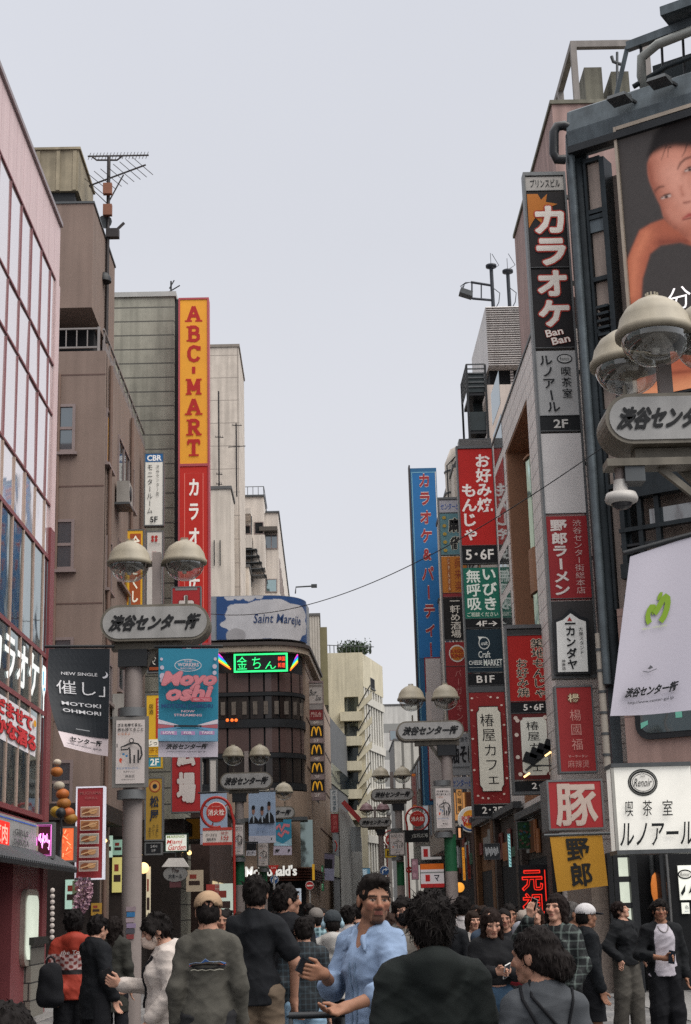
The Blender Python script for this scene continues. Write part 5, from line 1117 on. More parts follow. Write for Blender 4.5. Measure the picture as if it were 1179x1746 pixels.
psign('food_sign', 'yellow sign with a brown strip of white characters behind the left lamp globes', 199, 246, 903, 1036, 39.5, 'd2a02c', [('r', .48, .04, .92, .98, '9a4a26'), ('v', '全品さくし', .55, .07, .86, .95, 'f0ead8', {'bold': .03}), ('v', '個室', .1, .6, .36, .8, '7a4a1a'), ('r', .06, .84, .42, .95, '8a3a22')], .2)
psign('clinic_sign', 'plain white sign with a small red flower mark beside the yellow sign', 249, 279, 905, 1036, 41.2, 'c9c3bd', [('o', .36, .07, .1, .022, 'a5322f'), ('o', .6, .07, .1, .022, 'a5322f'), ('o', .36, .115, .1, .022, 'a5322f'), ('o', .6, .115, .1, .022, 'a5322f'), ('t', 'HANAFUJI', .15, .16, .85, .175, '77706c'), ('v', '美容室', .3, .26, .66, .5, 'b08a86', {'bold': -.004})], .1)
psign('ink_sign', 'small black sign with white brushed characters behind the lamp pole', 251, 275, 1086, 1148, 40.4, '17181a', [('v', '几炎', .2, .05, .85, .8, 'd5d0c5', {'bold': .0, 'skew': .2}), ('r', .1, .86, .9, .95, '9a4a26')], .05)
psign('izakaya_sign', 'yellow sign with a red strip of white characters left of the blue banner', 248, 292, 1183, 1290, 39.0, 'c9a02a', [('r', .4, .05, .8, .72, 'a5331f'), ('v', '全室個室じっくし', .47, .07, .74, .7, 'efe8d8', {'bold': .02}), ('v', '居酒', .1, .15, .3, .32, '4a3a1a'), ('r', 0, .74, 1, .86, 'e0dccf'), ('t', 'じっくと', .08, .76, .95, .84, '33302a'), ('t', '渋谷店', .1, .88, .9, .97, '8a5a1a')], .22)
psign('floor_sign', 'teal floor plate reading 2F in a yellow rim below the yellow sign', 250, 277, 1289, 1310, 38.8, '2f7f93', [('t', '2F', .2, .15, .85, .85, 'eceae0', {'bold': .03})], .2, case=mat('yellow_rim', 'd0a82c', rough=.5))
psign('beef_bowl_sign', 'dull gold sign with dark blue characters and a round mark beside the lamp pole', 247, 279, 1325, 1434, 37.6, '9a7a30', [('o', .55, .13, .36, .1, '8f4526'), ('o', .55, .13, .28, .08, 'b8884a'), ('o', .55, .13, .14, .04, '1b1d26'), ('v', '松屋', .26, .29, .8, .7, '1b2436', {'bold': .03, 'gap': 1.15}), ('v', 'うまし', .64, .76, .8, .95, '2a2620'), ('v', 'カレー', .42, .76, .56, .93, '2a2620'), ('v', '定食', .18, .80, .34, .97, '2a2620')], .1)
psign('hours_sign', 'small dark plate with pale opening hours under the gold sign', 247, 277, 1436, 1458, 37.6, '17191d', [('t', '24H', .3, .12, .75, .42, '9a9a9a'), ('t', '1F', .4, .56, .66, .86, '9a9a9a')], .03)
psign('garden_sign', 'white sign with red script lettering in a dark green frame', 281, 321, 1421, 1453, 40.0, 'd9ddd2', [('t', 'MARINO', .05, .04, .9, .2, '6f7f3a'), ('t', 'Miami', .06, .3, .78, .56, 'a5332f', {'skew': .25, 'bold': .012}), ('t', 'Garden', .12, .6, .96, .96, 'a5332f', {'skew': .25, 'bold': .012})], .55, case=mat('green_frame', '1f3a30', rough=.5))
psign('wall_poster', 'plain ochre board on the wall behind the hydrant sign', 316, 344, 1394, 1433, 44.2, 'a5752a', [], .05, depth=.1)
psign('white_post_sign', 'white vertical strip sign between the blue banner and the restaurant', 357, 371, 1294, 1352, 46., 'cfc9c4', [], .1)
def lantern_sign():
    Y = 39.0; c = P(299, 1485, Y); t = thing('lantern_sign', 'hanging oval shop sign under a white trapezoid shade', 'sign', P(299, 1505, Y)); fr = front(Y)
    q = lambda px, py: (P(px, py, Y).x, P(px, py, Y).z)
    m = MB(); m.prism([q(276, 1478), q(322, 1478), q(312, 1463), q(288, 1463)], lambda a, b, w: fr.p(a, b, w), -.25, .0, mat('white_shade', 'cfcac4', emit=.15)); m.build('shade', None, t)
    m = MB(); m.prism([(c.x+.30*math.cos(k*.2618), P(299, 1490, Y).z+.19*math.sin(k*.2618)) for k in range(24)], lambda a, b, w: fr.p(a, b, w), -.2, -.03, mat('grey_oval', '8b8a88', var=.2)); o = m.build('oval_board', None, t)
    u0, u1, z0, z1 = panel_rect(280, 318, 1479, 1501, Y); m = MB(); decor(m, flatfn(fr, u0, u1, z0, z1, -.03), [('t', 'The', .34, .08, .66, .38, '3a2a28', {'bold': .02}), ('t', '六ホール', .2, .5, .82, .86, '1b2430', {'bold': .02})]); m.build('lettering', None, o)
    m = MB(); fr.box(m, c.x-.14, c.x+.14, P(299, 1513, Y).z, P(299, 1502, Y).z, -.2, -.04, mat('wine_plate', '5f3a3e')); m.build('lower_plate', None, t)
    m = MB(); m.tube([fr.p(c.x, P(299, 1463, Y).z, -.12), fr.p(c.x, P(299, 1454, Y).z, -.12), fr.p(c.x-1.6, P(299, 1454, Y).z+.02, -.12)], .025, 6, blackm); m.build('bracket', None, t)
lantern_sign()
# ---- right: the nearest sign tower
tower('sign_tower', 'nearest and tallest sign tower on the right with black, white and red panels', 33.0, (917.5, 660), (985, 660), [
    (300, 325, 'a5a19c', [('t', 'プリンスビル', .12, .2, .9, .8, K_, {'bold': .01})]),
    (327, 456, '1a1719', [('p', [(.02, .02), (.3, .02), (.38, .1), (.55, .02), (.5, .13), (.8, .16), (.52, .22), (.66, .32), (.4, .3), (.36, .42), (.2, .34), (.02, .48)], 'b06a26'), ('v', 'カラ', .2, .2, .92, .97, 'ded6cd', {'bold': .055, 'out': 'a5382e', 'ow': .045, 'gap': 1.05})], .1),
    (458, 593, '1a1719', [('v', 'オケ', .16, .03, .9, .73, 'ded6cd', {'bold': .055, 'out': 'a5382e', 'ow': .045, 'gap': 1.05}), ('t', 'Ban', .28, .77, .72, .86, 'e6ded5', {'bold': .03, 'out': 'b03a2e', 'rot': -.2}), ('t', 'Ban', .42, .87, .88, .96, 'e6ded5', {'bold': .03, 'out': 'b03a2e', 'rot': -.2})], .1),
    (597, 709, 'a9a9a8', [('o', .72, .13, .2, .075, K_), ('o', .72, .13, .17, .058, 'b5b5b3'), ('t', 'Renoir', .6, .1, .84, .16, K_, {'bold': -.01}), ('v', 'ルノアール', .14, .08, .46, .95, K_, {'bold': .02, 'gap': 1.0, 'skew': -.1}), ('v', '喫茶室', .6, .26, .86, .74, K_, {'bold': .01, 'gap': 1.1})]),
    (709, 735, '17191b', [('t', '2F', .34, .22, .7, .82, 'c9c6c0', {'bold': .03})]),
    (738, 876, 'cfcbc9', []),
    (879, 1021, '9a2c30', [('v', '野郎ラーメン', .1, .05, .5, .96, 'e3d9d3', {'bold': .045, 'gap': 1.04}), ('v', '渋谷センター街総本店', .64, .05, .86, .95, 'd6b9b3', {'bold': -.002, 'gap': 1.02})]),
    (1024, 1152, '3c3a3a', []),
    ], emit=.06)
def gabled_sign():
    Y = 32.8; fr = front(Y); t = thing('gabled_sign', 'white sign with a peaked black roof outline on the nearest sign tower', 'sign', P(977, 1150, Y)); q = lambda px, py: (P(px, py, Y).x, P(px, py, Y).z)
    m = MB(); out = [q(948, 1150), q(1008, 1149), q(1004, 1055), q(990, 1050), q(973, 1037), q(958, 1052), q(944, 1057)]
    m.prism(out, lambda a, b, w: fr.p(a, b, w), -.1, .0, blackm); m.build('casing', None, t)
    m = MB(); inn = [q(952, 1146), q(1003, 1145), q(999, 1060), q(988, 1056), q(973, 1046), q(960, 1057), q(949, 1061)]
    m.prism(inn, lambda a, b, w: fr.p(a, b, w), .001, .012, paint('d9d8d4', .15)); p = m.build('panel', None, t)
    u0, u1, z0, z1 = panel_rect(949, 1003, 1046, 1147, Y); m = MB(); decor(m, flatfn(fr, u0, u1, z0, z1, .012), [('p', [(.38, .13), (.46, .06), (.54, .13)], 'a5322f'), ('v', '一', .3, .16, .64, .19, K_), ('v', 'カンダヤ', .3, .23, .62, .94, K_, {'bold': .045, 'gap': 1.05}), ('v', '大衆スタンド', .72, .24, .86, .7, K_, {'bold': .01}), ('v', '神南店', .12, .78, .24, .96, K_, {'bold': .01})], .1); m.build('lettering', None, p)
gabled_sign()
psign('noodle_sign', 'red sign with pale brushed characters below the gabled white sign', 950, 1015, 1169, 1318, 32.6, '9a2f30', [('o', .48, .13, .2, .065, '8a3a30'), ('t', '楊', .32, .08, .64, .18, 'd9c6a5', {'bold': .02, 'out': '2f2a20'}), ('v', '楊國福', .34, .27, .66, .75, 'c98f86', {'bold': 0., 'gap': 1.2}), ('t', 'マーラータン', .22, .81, .78, .84, 'd0a59d'), ('t', '麻辣燙', .2, .87, .8, .96, 'c08a82', {'bold': -.004})], .1, depth=.3)
psign('pork_sign', 'wide red sign with one large pale character above the yellow banner', 934, 1030, 1329, 1415, 28.3, '96292c', [('t', '豚', .12, .06, .9, .95, 'b5a49a', {'bold': .03})], .1, depth=.9)
def yellow_banner():
    Y = 28.0; t = thing('hanging_banner', 'yellow cloth banner with two heavy black characters hanging under the red sign', 'banner', P(988, 1520, Y)); A, B, C, D = P(938, 1427, Y), P(1027, 1424, Y), P(1037, 1510, Y), P(951, 1521, Y)
    fn = lambda a, b, d: (A*(1-a)+B*a)*(1-b)+(D*(1-a)+C*a)*b+Vector((0, -d-.05*math.sin(a*3.1)*b, 0))
    m = MB(); N = 8; vs = [fn(i/N, j/N, s) for s in (0, -.015) for j in range(N+1) for i in range(N+1)]; k = (N+1)**2
    m.add(vs, [(j*(N+1)+i, (j+1)*(N+1)+i, (j+1)*(N+1)+i+1, j*(N+1)+i+1) for j in range(N) for i in range(N)]+[(k+j*(N+1)+i, k+j*(N+1)+i+1, k+(j+1)*(N+1)+i+1, k+(j+1)*(N+1)+i) for j in range(N) for i in range(N)], paint('b8862a', .06)); m.build('cloth', None, t)
    m = MB(); decor(m, fn, [('v', '野郎', .28, .05, .72, .95, '1b1a18', {'bold': .03, 'gap': 1.0})], d0=.01); m.build('lettering', None, t)
    m = MB(); m.tube([A+Vector((-.1, 0, .03)), B+Vector((.25, 0, .03))], .025, 8, greym); m.build('rod', None, t)
yellow_banner()
flow = [('o', a, b, .035, .009, 'd9c6b8') for a, b in ((.08, .05), (.8, .05), (.9, .12), (.06, .16), (.94, .3), (.05, .42), (.95, .55), (.05, .7), (.94, .78), (.12, .93), (.25, .95), (.84, .92), (.6, .045), (.4, .955))]+[('s', [(a, b), (a+.05, b+.012)], .004, 'c0857a') for a, b in ((.2, .04), (.5, .03), (.92, .2), (.06, .3), (.92, .42), (.06, .55), (.93, .67), (.08, .82), (.5, .93), (.7, .96))]
def plaque(a0, b0, a1, b1, c): 
    r, rb = .1*(a1-a0), .1*(a1-a0)*.42
    return ('p', [(a0+r, b0), (a1-r, b0), (a1-r, b0+rb), (a1, b0+rb*2), (a1, b1-rb*2), (a1-r, b1-rb), (a1-r, b1), (a0+r, b1), (a0+r, b1-rb), (a0, b1-rb*2), (a0, b0+rb*2), (a0+r, b0+rb)], c)
cafe = lambda: flow+[plaque(.17, .13, .86, .90, '1b1717'), plaque(.19, .138, .84, .892, 'd9d5c6'), ('v', '椿屋カフェ', .32, .2, .7, .83, '1a1a1a', {'bold': .0, 'gap': 1.1, 'skew': -.06})]
tower('floor_sign_tower', 'second sign tower with red, green and navy floor panels above a long cafe sign', 47.0, (794, 1060), (854, 1060), [
    (765, 930, 'b52420', [('v', 'お好み焼', .5, .06, .94, .66, 'f0e8e2', {'bold': .035, 'gap': 1.02}), ('v', 'もんじゃ', .06, .37, .48, .95, 'f0e8e2', {'bold': .035, 'gap': 1.02})], .14),
    (930, 961, '15171a', [('t', '5･6F', .1, .2, .9, .8, 'ece8e0', {'bold': .02})]),
    (967, 1055, '1f6a58', [('v', '無呼吸', .08, .04, .48, .84, 'e6ece2', {'bold': .02, 'gap': 1.02}), ('v', 'いびき', .54, .04, .94, .84, 'e6ece2', {'bold': .03, 'gap': 1.02}), ('t', 'ご相談ください', .06, .88, .94, .97, 'cfd8c8', {'bold': .015})], .14),
    (1055, 1071, '15171a', [('t', '4F→', .3, .2, .9, .85, 'ece8e0', {'bold': .02})]),
    (1072, 1146, '1b2f3a', [('p', [(.5+.16*math.cos(k*.31), .33+.15*math.sin(k*.31)) if not 12 < k < 16 else (.33, .17) for k in range(20)], 'dfe3dc'), ('o', .5, .33, .135, .125, '1b2f3a'), ('t', 'craft', .41, .29, .6, .38, 'dfe3dc'), ('t', 'Craft', .32, .52, .66, .68, 'dfe3dc', {'bold': .01}), ('t', 'CHEESE', .04, .74, .42, .84, 'dfe3dc', {'bold': .015}), ('t', 'MARKET', .46, .72, .98, .87, 'dfe3dc', {'bold': .02}), ('r', .04, .9, .96, .91, 'aab0aa')]),
    (1147, 1169, '15171a', [('t', 'B1F', .24, .2, .74, .8, 'ece8e0', {'bold': .02})]),
    (1169, 1180, '55585a', []),
    (1180, 1371, '8a2a2a', cafe(), .14),
    (1371, 1392, '15171a', [('t', '2･3F', .22, .2, .78, .8, 'ece8e0', {'bold': .02})])], emit=.1)
t_ = psign('tower_cap', 'louvred grey cap box on top of the second sign tower', 783, 838, 748, 763, 47.0, '8f8d8b', [('r', 0, .15+.2*k, 1, .25+.2*k, '6b6a69') for k in range(4)], 0, depth=.5, cat='cap')
tower('cafe_sign_tower', 'third sign tower with a red characters panel above a smaller cafe sign', 36.3, (871.5, 1210), (943, 1210), [
    (1072, 1083, '3c3d3d', []),
    (1083, 1196, 'a82420', [('v', '築地もんじゃ', .56, .05, .9, .95, '1a1a1a', {'bold': .01, 'out': 'e8ddc8', 'ow': .04, 'gap': 1.0}), ('v', 'お好み焼', .18, .36, .46, .94, '1a1a1a', {'bold': .01, 'out': 'e8ddc8', 'ow': .04, 'gap': 1.0})], .12),
    (1196, 1216, '15171a', [('t', '5･6F', .3, .2, .78, .8, 'ece8e0', {'bold': .02})]),
    (1216, 1330, '5f2424', [('o', a, b, .05, .03, 'cfc0b4') for a, b in ((.1, .06), (.14, .1), (.8, .06), (.9, .1), (.1, .32), (.92, .3), (.1, .66), (.92, .7), (.14, .92), (.86, .92), (.9, .87))]+[plaque(.2, .06, .82, .94, 'd9d8cc'), ('v', '椿屋カフェ', .36, .12, .66, .88, '1a1a1a', {'bold': .0, 'gap': 1.1, 'skew': -.06})], .14),
    (1330, 1350, '15171a', [('t', '2･3F', .4, .2, .9, .8, 'ece8e0', {'bold': .02})])], emit=.1)
tower('narrow_sign_tower', 'narrow sign tower with teal, orange and black panels half hidden beside the red tower', 58.0, (757, 1050), (800, 1050), [
    (852, 874, 'a5a3aa', [('t', 'センタービル', .06, .25, .96, .78, '3a5a9a', {'skew': .1})]),
    (875, 946, '5a7f86', [('v', '麻雀', .36, .12, .84, .9, '1a1a1c', {'bold': .05, 'out': 'c9c5b5', 'ow': .04, 'gap': 1.3})]+[('o', .18, .1+.2*k, .08, .04, 'a58a3a') for k in range(5)]),
    (948, 1011, 'b5702a', [('v', '呉来楽', .5, .06, .82, .95, '8a3a26', {'bold': 0.}), ('r', .22, .04, .34, .96, '9a5a30'), ('v', 'じゃんけん', .24, .06, .32, .94, 'd9b99a')]),
    (1011, 1018, '8a2f33', []),
    (1019, 1091, '1c1b1b', [('v', '一軒め酒場', .26, .06, .66, .96, 'd9d2c6', {'bold': .01, 'gap': .98}), ('v', '酒場', .76, .1, .86, .9, '8a7a6a')]),
    (1094, 1136, '8f2d2e', [('o', .46, .48, .32, .36, 'd0cbc2'), ('o', .46, .48, .28, .3, 'b8702a'), ('t', 'BURGER', .2, .32, .72, .46, '9a2a26', {'bold': .03}), ('t', 'KING', .22, .5, .72, .66, '9a2a26', {'bold': .03})]),
    (1136, 1248, '872c2f', [('v', 'バーガーキング', .34, .05, .6, .97, 'b5736f', {'bold': 0., 'gap': 1.05})]),
    (1250, 1322, '8f9092', [('t', '大塚油そば', .1, .08, .9, .2, '33353a'), ('t', '油そば', .06, .28, 1.0, .72, '17181c', {'bold': .03}), ('r', .1, .8, .9, .83, '55585a')]),
    (1324, 1346, '9a9aa0', [('t', 'センタービル', .04, .2, .98, .8, '3a5a9a', {'skew': .1})]),
    (1350, 1400, '8a5a30', [('r', .1, .02, .5, .98, 'c98f55', {'emit': .5}), ('r', .56, .02, .9, .98, '5f3a2a')], .15)], emit=.06)
def blue_sign():
    Y = 71.; fr = front(Y); u0, u1, _, _ = panel_rect(711, 757, 1050, 1150, Y); zf = lambda py: P(733+.03*(py-1090), py, Y).z; zt, zb = zf(798), zf(1372)
    t = thing('blue_blade_sign', 'tall blue blade sign with red white-rimmed characters and a white lower panel', 'sign', fr.p((u0+u1)/2, zb)); bl = mat('blue_sign_case', '2a5f86', rough=.45, var=.15)
    m = MB(); fr.box(m, u0, u1, zb, zt, -.5, 0, bl); fr.box(m, u0-.07, u0-.004, zb, zt+.15, -.5, .05, mat('rust_pole', '3a3436')); fr.box(m, u0+.05, u0+.09, zb, zt-.2, .001, .02, paint('6fa0b5')); fr.box(m, u1-.07, u1-.03, zb, zt-.2, .001, .02, paint('c9c6c0')); fr.box(m, u0+.091, u1-.071, zt-.24, zt-.2, .001, .02, paint('6fa0b5')); m.build('casing', None, t)
    m = MB(); fr.box(m, u0+.091, u1-.071, zf(1122), zt-.241, .001, .012, paint('1f5f93', .1)); p = m.build('panel', None, t)
    m = MB(); decor(m, flatfn(fr, u0, u1, zf(1122), zt, .012), [('v', 'カラオケ&パーティー', .3, .035, .74, .99, '8f2a2c', {'bold': .05, 'out': 'cfc0bb', 'ow': .04, 'gap': 1.28})], .06); m.build('lettering', None, p)
    m = MB(); fr.box(m, u0+.32, u1-.03, zb+.2, zf(1121), .0, .05, paint('8a3035')); fr.box(m, u0+.37, u1-.09, zb+.25, zf(1121)-.06, .051, .06, paint('c0b8b5')); m.build('white_panel', None, t)
blue_sign()
def round_burger():
    Y = 54.5; c = P(803, 1397, Y); r = 22*Y/2700; t = thing('round_sign', 'round white burger shop sign with red letters and a blue rim', 'sign', c-Vector((0, 0, r))); fr = front(Y)
    m = MB(); m.lathe((c.x, Y, c.z), [(r, .15), (r, .0), (r*.95, -.02)], 32, paint('d8d6cf', .2), axis='y'); m.build('disc', None, t)
    m = MB(); fn = flatfn(fr, c.x-r, c.x+r, c.z-r, c.z+r, .025); arc = [(.5+.43*math.cos(k*.13+.35), .5+.43*math.sin(k*.13+.35)) for k in range(19)]
    bun = lambda s: [(.5+.33*math.cos(k*math.pi/12)*.9, .5+s*(.12+.24*math.sin(k*math.pi/12))) for k in range(13)]
    decor(m, fn, [('s', arc, .07, '25406a'), ('p', bun(-1), 'c98a2f'), ('p', bun(1), 'c98a2f'), ('t', 'BURGER', .14, .34, .88, .50, 'a52a26', {'bold': .04, 'rot': -.12}), ('t', 'KING', .2, .5, .86, .72, 'a52a26', {'bold': .05, 'rot': -.12})], .3); m.build('emblem', None, t)
    m = MB(); fr.box(m, c.x+r*.3, c.x+1.2, c.z-.05, c.z+.05, -.15, -.05, blackm); m.build('bracket', None, t)
round_burger()
def fastfood_tower():
    Y = 68.; t = tower('menu_sign_tower', 'narrow grey sign tower with four golden arch panels on the restaurant side wall', Y, (528, 1265), (552, 1265), [
        (1165, 1200, 'b0aaa6', [('t', 'Bur', .1, .3, .6, .6, '3a3a3a', {'skew': .2}), ('t', 'Zoo', .5, .6, .9, .85, '3a3a3a', {'skew': .2}), ('r', .05, .06, .95, .14, '77706c')]), (1200, 1210, '8f8a88', []),
        (1210, 1228, '7a2a2c', [('t', '門仏合', .15, .2, .9, .7, 'c9aaa2')]), (1228, 1235, '8f8783', [('t', '6F', .3, .1, .7, .9, 'cfc6bf')])]
        +[q for k in range(4) for q in ((1236+31*k, 1258+31*k, '1b1a1a', [('s', [(.16, .88), (.2, .5), (.27, .22), (.34, .14), (.41, .22), (.47, .5), (.5, .82), (.53, .5), (.59, .22), (.66, .14), (.73, .22), (.8, .5), (.84, .88)], .1, 'd0992a', {'emit': .4})]), (1258+31*k, 1267+31*k, '8f7f7d', [('t', '%dF' % (5-k), .3, .15, .7, .85, 'cfc6bf')]))]
        +[(1360, 1362, '8f7f7d', [])], emit=.06, case=mat('mauve_case', '8a7a7a', rough=.5), legs=False)
    m = MB(); u = P(527, 1265, Y).x
    for k in range(4): z = P(530, 1180+45*k, Y).z; m.box(u-.5, u-.06, Y+.1, Y+.16, z, z+.06, greym)
    m.build('bracket', None, t)
fastfood_tower()
# ---- left shop entrance cluster
psign('neon_sign', 'pink neon script in a double pink neon frame on the rose red pier', 59, 92, 1402, 1464, 26.55, '4a1626', [('s', [(.02, .02), (.98, .02), (.98, .98), (.02, .98)], .02, 'e98ad8', {'closed': True, 'emit': 1.3}), ('s', [(.07, .06), (.93, .06), (.93, .94), (.07, .94)], .014, 'd95fc0', {'closed': True, 'emit': 1.0}),
    ('s', [(.2, .3), (.14, .46), (.2, .52), (.28, .32), (.3, .28), (.26, .5), (.3, .58), (.36, .44), (.38, .56), (.44, .42), (.46, .28), (.44, .6), (.4, .74), (.36, .62), (.5, .5)], .022, 'f2b0ea', {'emit': 1.5}), ('s', [(.56, .34), (.5, .5), (.56, .58), (.64, .46), (.6, .36), (.66, .56), (.7, .3), (.7, .58), (.75, .3), (.76, .58), (.82, .48), (.84, .6), (.88, .5), (.84, .8), (.78, .72)], .022, 'f2b0ea', {'emit': 1.5})], .1, depth=.2)
psign('led_screen', 'small bright orange screen beside the pink neon sign', 103, 129, 1409, 1470, 30.6, 'd9673a', [('s', [(random.random()*.9+.05, y), (random.random()*.9+.05, y+.12)], .02, c, {'emit': .9}) for y, c in [(.05+.85*k/14, ['f2b98a', 'c0452a', 'e98a5a'][k % 3]) for k in range(14)]], .7, depth=.2)
psign('menu_sign', 'tall red menu sign with five food pictures in a bright white light frame', 129, 178, 1341, 1500, 32.0, '8a2f34', [('t', 'MUGIYAMA', .1, .04, .92, .075, '9a5a58'), ('t', 'GRILL', .3, .1, .8, .125, '9a5a58')]+[q for k, c in enumerate(('a5806a', '9a6a45', '8a8a80', '9a8a85', '8f7a70')) for q in (('r', .14, .21+.15*k, .88, .325+.15*k, 'cfc4ba'), ('r', .16, .218+.15*k, .86, .317+.15*k, c), ('o', .4, .27+.15*k, .2, .035, '7a4a2f'), ('o', .62, .265+.15*k, .16, .03, 'b58a5f'), ('s', [(.2, .29+.15*k), (.8, .24+.15*k)], .012, 'c9a27a'))],   .08, depth=.25, border=.03, case=mat('white_light_frame', 'd9d9e4', emit=.3))
# lit and painted signs deeper in the street
FAR = [
    ('shop_sign', 'black and yellow lit vertical sign in the far street', 616, 629, 1412, 1490, 105., '2a2a22', [('v', 'カラオケ館', .2, .04, .8, .96, 'd9c02a', {'bold': .03})], .5),
    ('vertical_sign', 'narrow white sign over a red panel beside the slate building', 563, 577, 1345, 1385, 80., 'b5b9bb', [('v', '焼肉酒家', .3, .05, .8, .95, '5a6a74')], .05),
    ('red_panel_sign', 'narrow red sign under the narrow white one', 564, 578, 1387, 1420, 80., '8a2a2e', [('v', '居酒屋', .2, .06, .8, .94, 'b5625f')], .05),
    ('portrait_billboard', 'billboard with a face portrait above the striped shop sign', 722, 752, 1366, 1430, 84., '2a2625', [('p', [(.2, .1), (.7, .02), (.95, .2), (.9, .5), (.6, .62), (.3, .5)], 'a5705f'), ('p', [(0, 0), (.3, 0), (.2, 1), (0, 1)], 'b9c4cc'), ('o', .7, .34, .16, .12, '8a4a40'), ('p', [(.3, .7), (1, .55), (1, 1), (.3, 1)], '1a1a1c')], .2),
    ('white_board_sign', 'white sign with a small red plate and black dots under the portrait billboard', 718, 757, 1442, 1466, 84.2, 'cfcac8', [('t', '全国酒房', .4, .25, .95, .75, '33353a'), ('r', .1, .2, .3, .8, 'a52a2a')], .3),
    ('store_sign', 'white store sign with orange top stripe and red lower stripe', 717, 758, 1472, 1514, 82., 'd8cfd0', [('r', 0, 0, 1, .24, 'd06a2a'), ('r', 0, .34, 1, .40, '8a8a88'), ('r', .2, .46, .4, .74, 'b52a2a'), ('t', 'マ', .58, .48, .8, .74, '1f2430', {'bold': .03}), ('r', 0, .84, 1, 1, 'b53030')], .35),
    ('orange_sign', 'orange lit narrow vertical sign right of the green lamp base', 788, 794, 1444, 1502, 56., 'd08a2a', [('v', '生ビール', .15, .05, .85, .95, '7a3a1a')], .6),
    ('red_narrow_sign', 'narrow red vertical board beside the orange lit sign', 796, 803, 1440, 1500, 57., '8a3a30', [('v', '焼鳥酒場', .2, .05, .8, .95, '5a1f1f')], .1),
    ('white_info_sign', 'white vertical sign with brushed dark marks left of the green lamp base', 772, 783, 1442, 1480, 58., '9a9a9a', [('v', '酒処', .2, .1, .8, .9, '33353a')], .15),
    ('number_sign', 'amber lit figure one on a dark plate below the round burger sign', 778, 790, 1409, 1431, 53., '1a1715', [('t', '1', .3, .1, .7, .9, 'e0a070', {'emit': .8})], .1),
    ('amber_sign', 'amber lit board with black strokes above the round burger sign', 778, 789, 1345, 1388, 56.5, 'c08a50', [('v', 'の味噌', .2, .05, .9, .95, '1c1714', {'bold': .02})], .5),
    ('red_thin_sign', 'thin red sign with pale marks and an orange top left of the blue sign', 702, 711, 1318, 1378, 92., '8f6a66', [('o', .5, .05, .4, .04, 'c9702a'), ('v', 'ニュータウン', .25, .12, .75, .9, '8a2a2e'), ('o', .5, .95, .4, .04, 'c9702a')], .1),
    ('blue_board', 'pale blue board low in the far street', 612, 632, 1480, 1496, 95., '5a8aa5', [('t', '薬', .2, .1, .8, .9, 'c5d5dd')], .25),
    ('yellow_board', 'yellow plate with dark characters on the far right posts', 656, 677, 1446, 1463, 60., 'b5952a', [('t', '駐輪', .15, .15, .85, .85, '3a3020', {'bold': .02})], .1),
    ('cafe_lamp_sign', 'tiny lit teal sign in the far street', 640, 648, 1497, 1508, 90., '6aa5a0', [('r', .2, .2, .8, .5, 'd5e5e0')], .5),
    ('pink_sign', 'pink flower print sign near the far no entry sign', 702, 714, 1464, 1500, 74., 'b58a95', [('o', .4, .2, .3, .1, 'd5aab5'), ('o', .6, .5, .3, .1, 'c58a9a'), ('o', .4, .8, .3, .1, 'd5aab5')], .15),
    ('green_sign', 'dim green lit sign among the far left shops', 545, 553, 1475, 1520, 75., '2f6a45', [('v', '営業中', .2, .05, .8, .95, '8ac5a0')], .2),
]
for f in FAR: psign(f[0], f[1], f[2], f[3], f[4], f[5], f[6], f[7], f[8], f[9], depth=.15, border=.02)
# red outline neon on the right
def red_neon():
    Y = 37.2; fr = front(Y); u0, u1, z0, z1 = panel_rect(890, 932, 1482, 1562, Y)
    t = thing('red_neon_sign', 'red neon outline characters on a dark board behind the woman taking a photo', 'sign', fr.p((u0+u1)/2, z0)); m = MB(); fr.box(m, u0-.05, u1+.12, z0, z1+.1, -.12, -.02, blackm); m.build('panel', None, t)
    m = MB(); fn = flatfn(fr, u0, u1, z0, z1); decor(m, fn, [('v', '元祖', .02, .03, .88, .98, 'd8281c', {'bold': .045, 'gap': 1.05})], 1.25); decor(m, fn, [('v', '元祖', .05, .045, .85, .965, '2a0a08', {'bold': -.006, 'gap': 1.05}), ('r', .95, .02, .99, 1, 'd8281c', {'emit': 1.2})], .1, d0=.02); m.build('neon_tube', None, t)
red_neon()
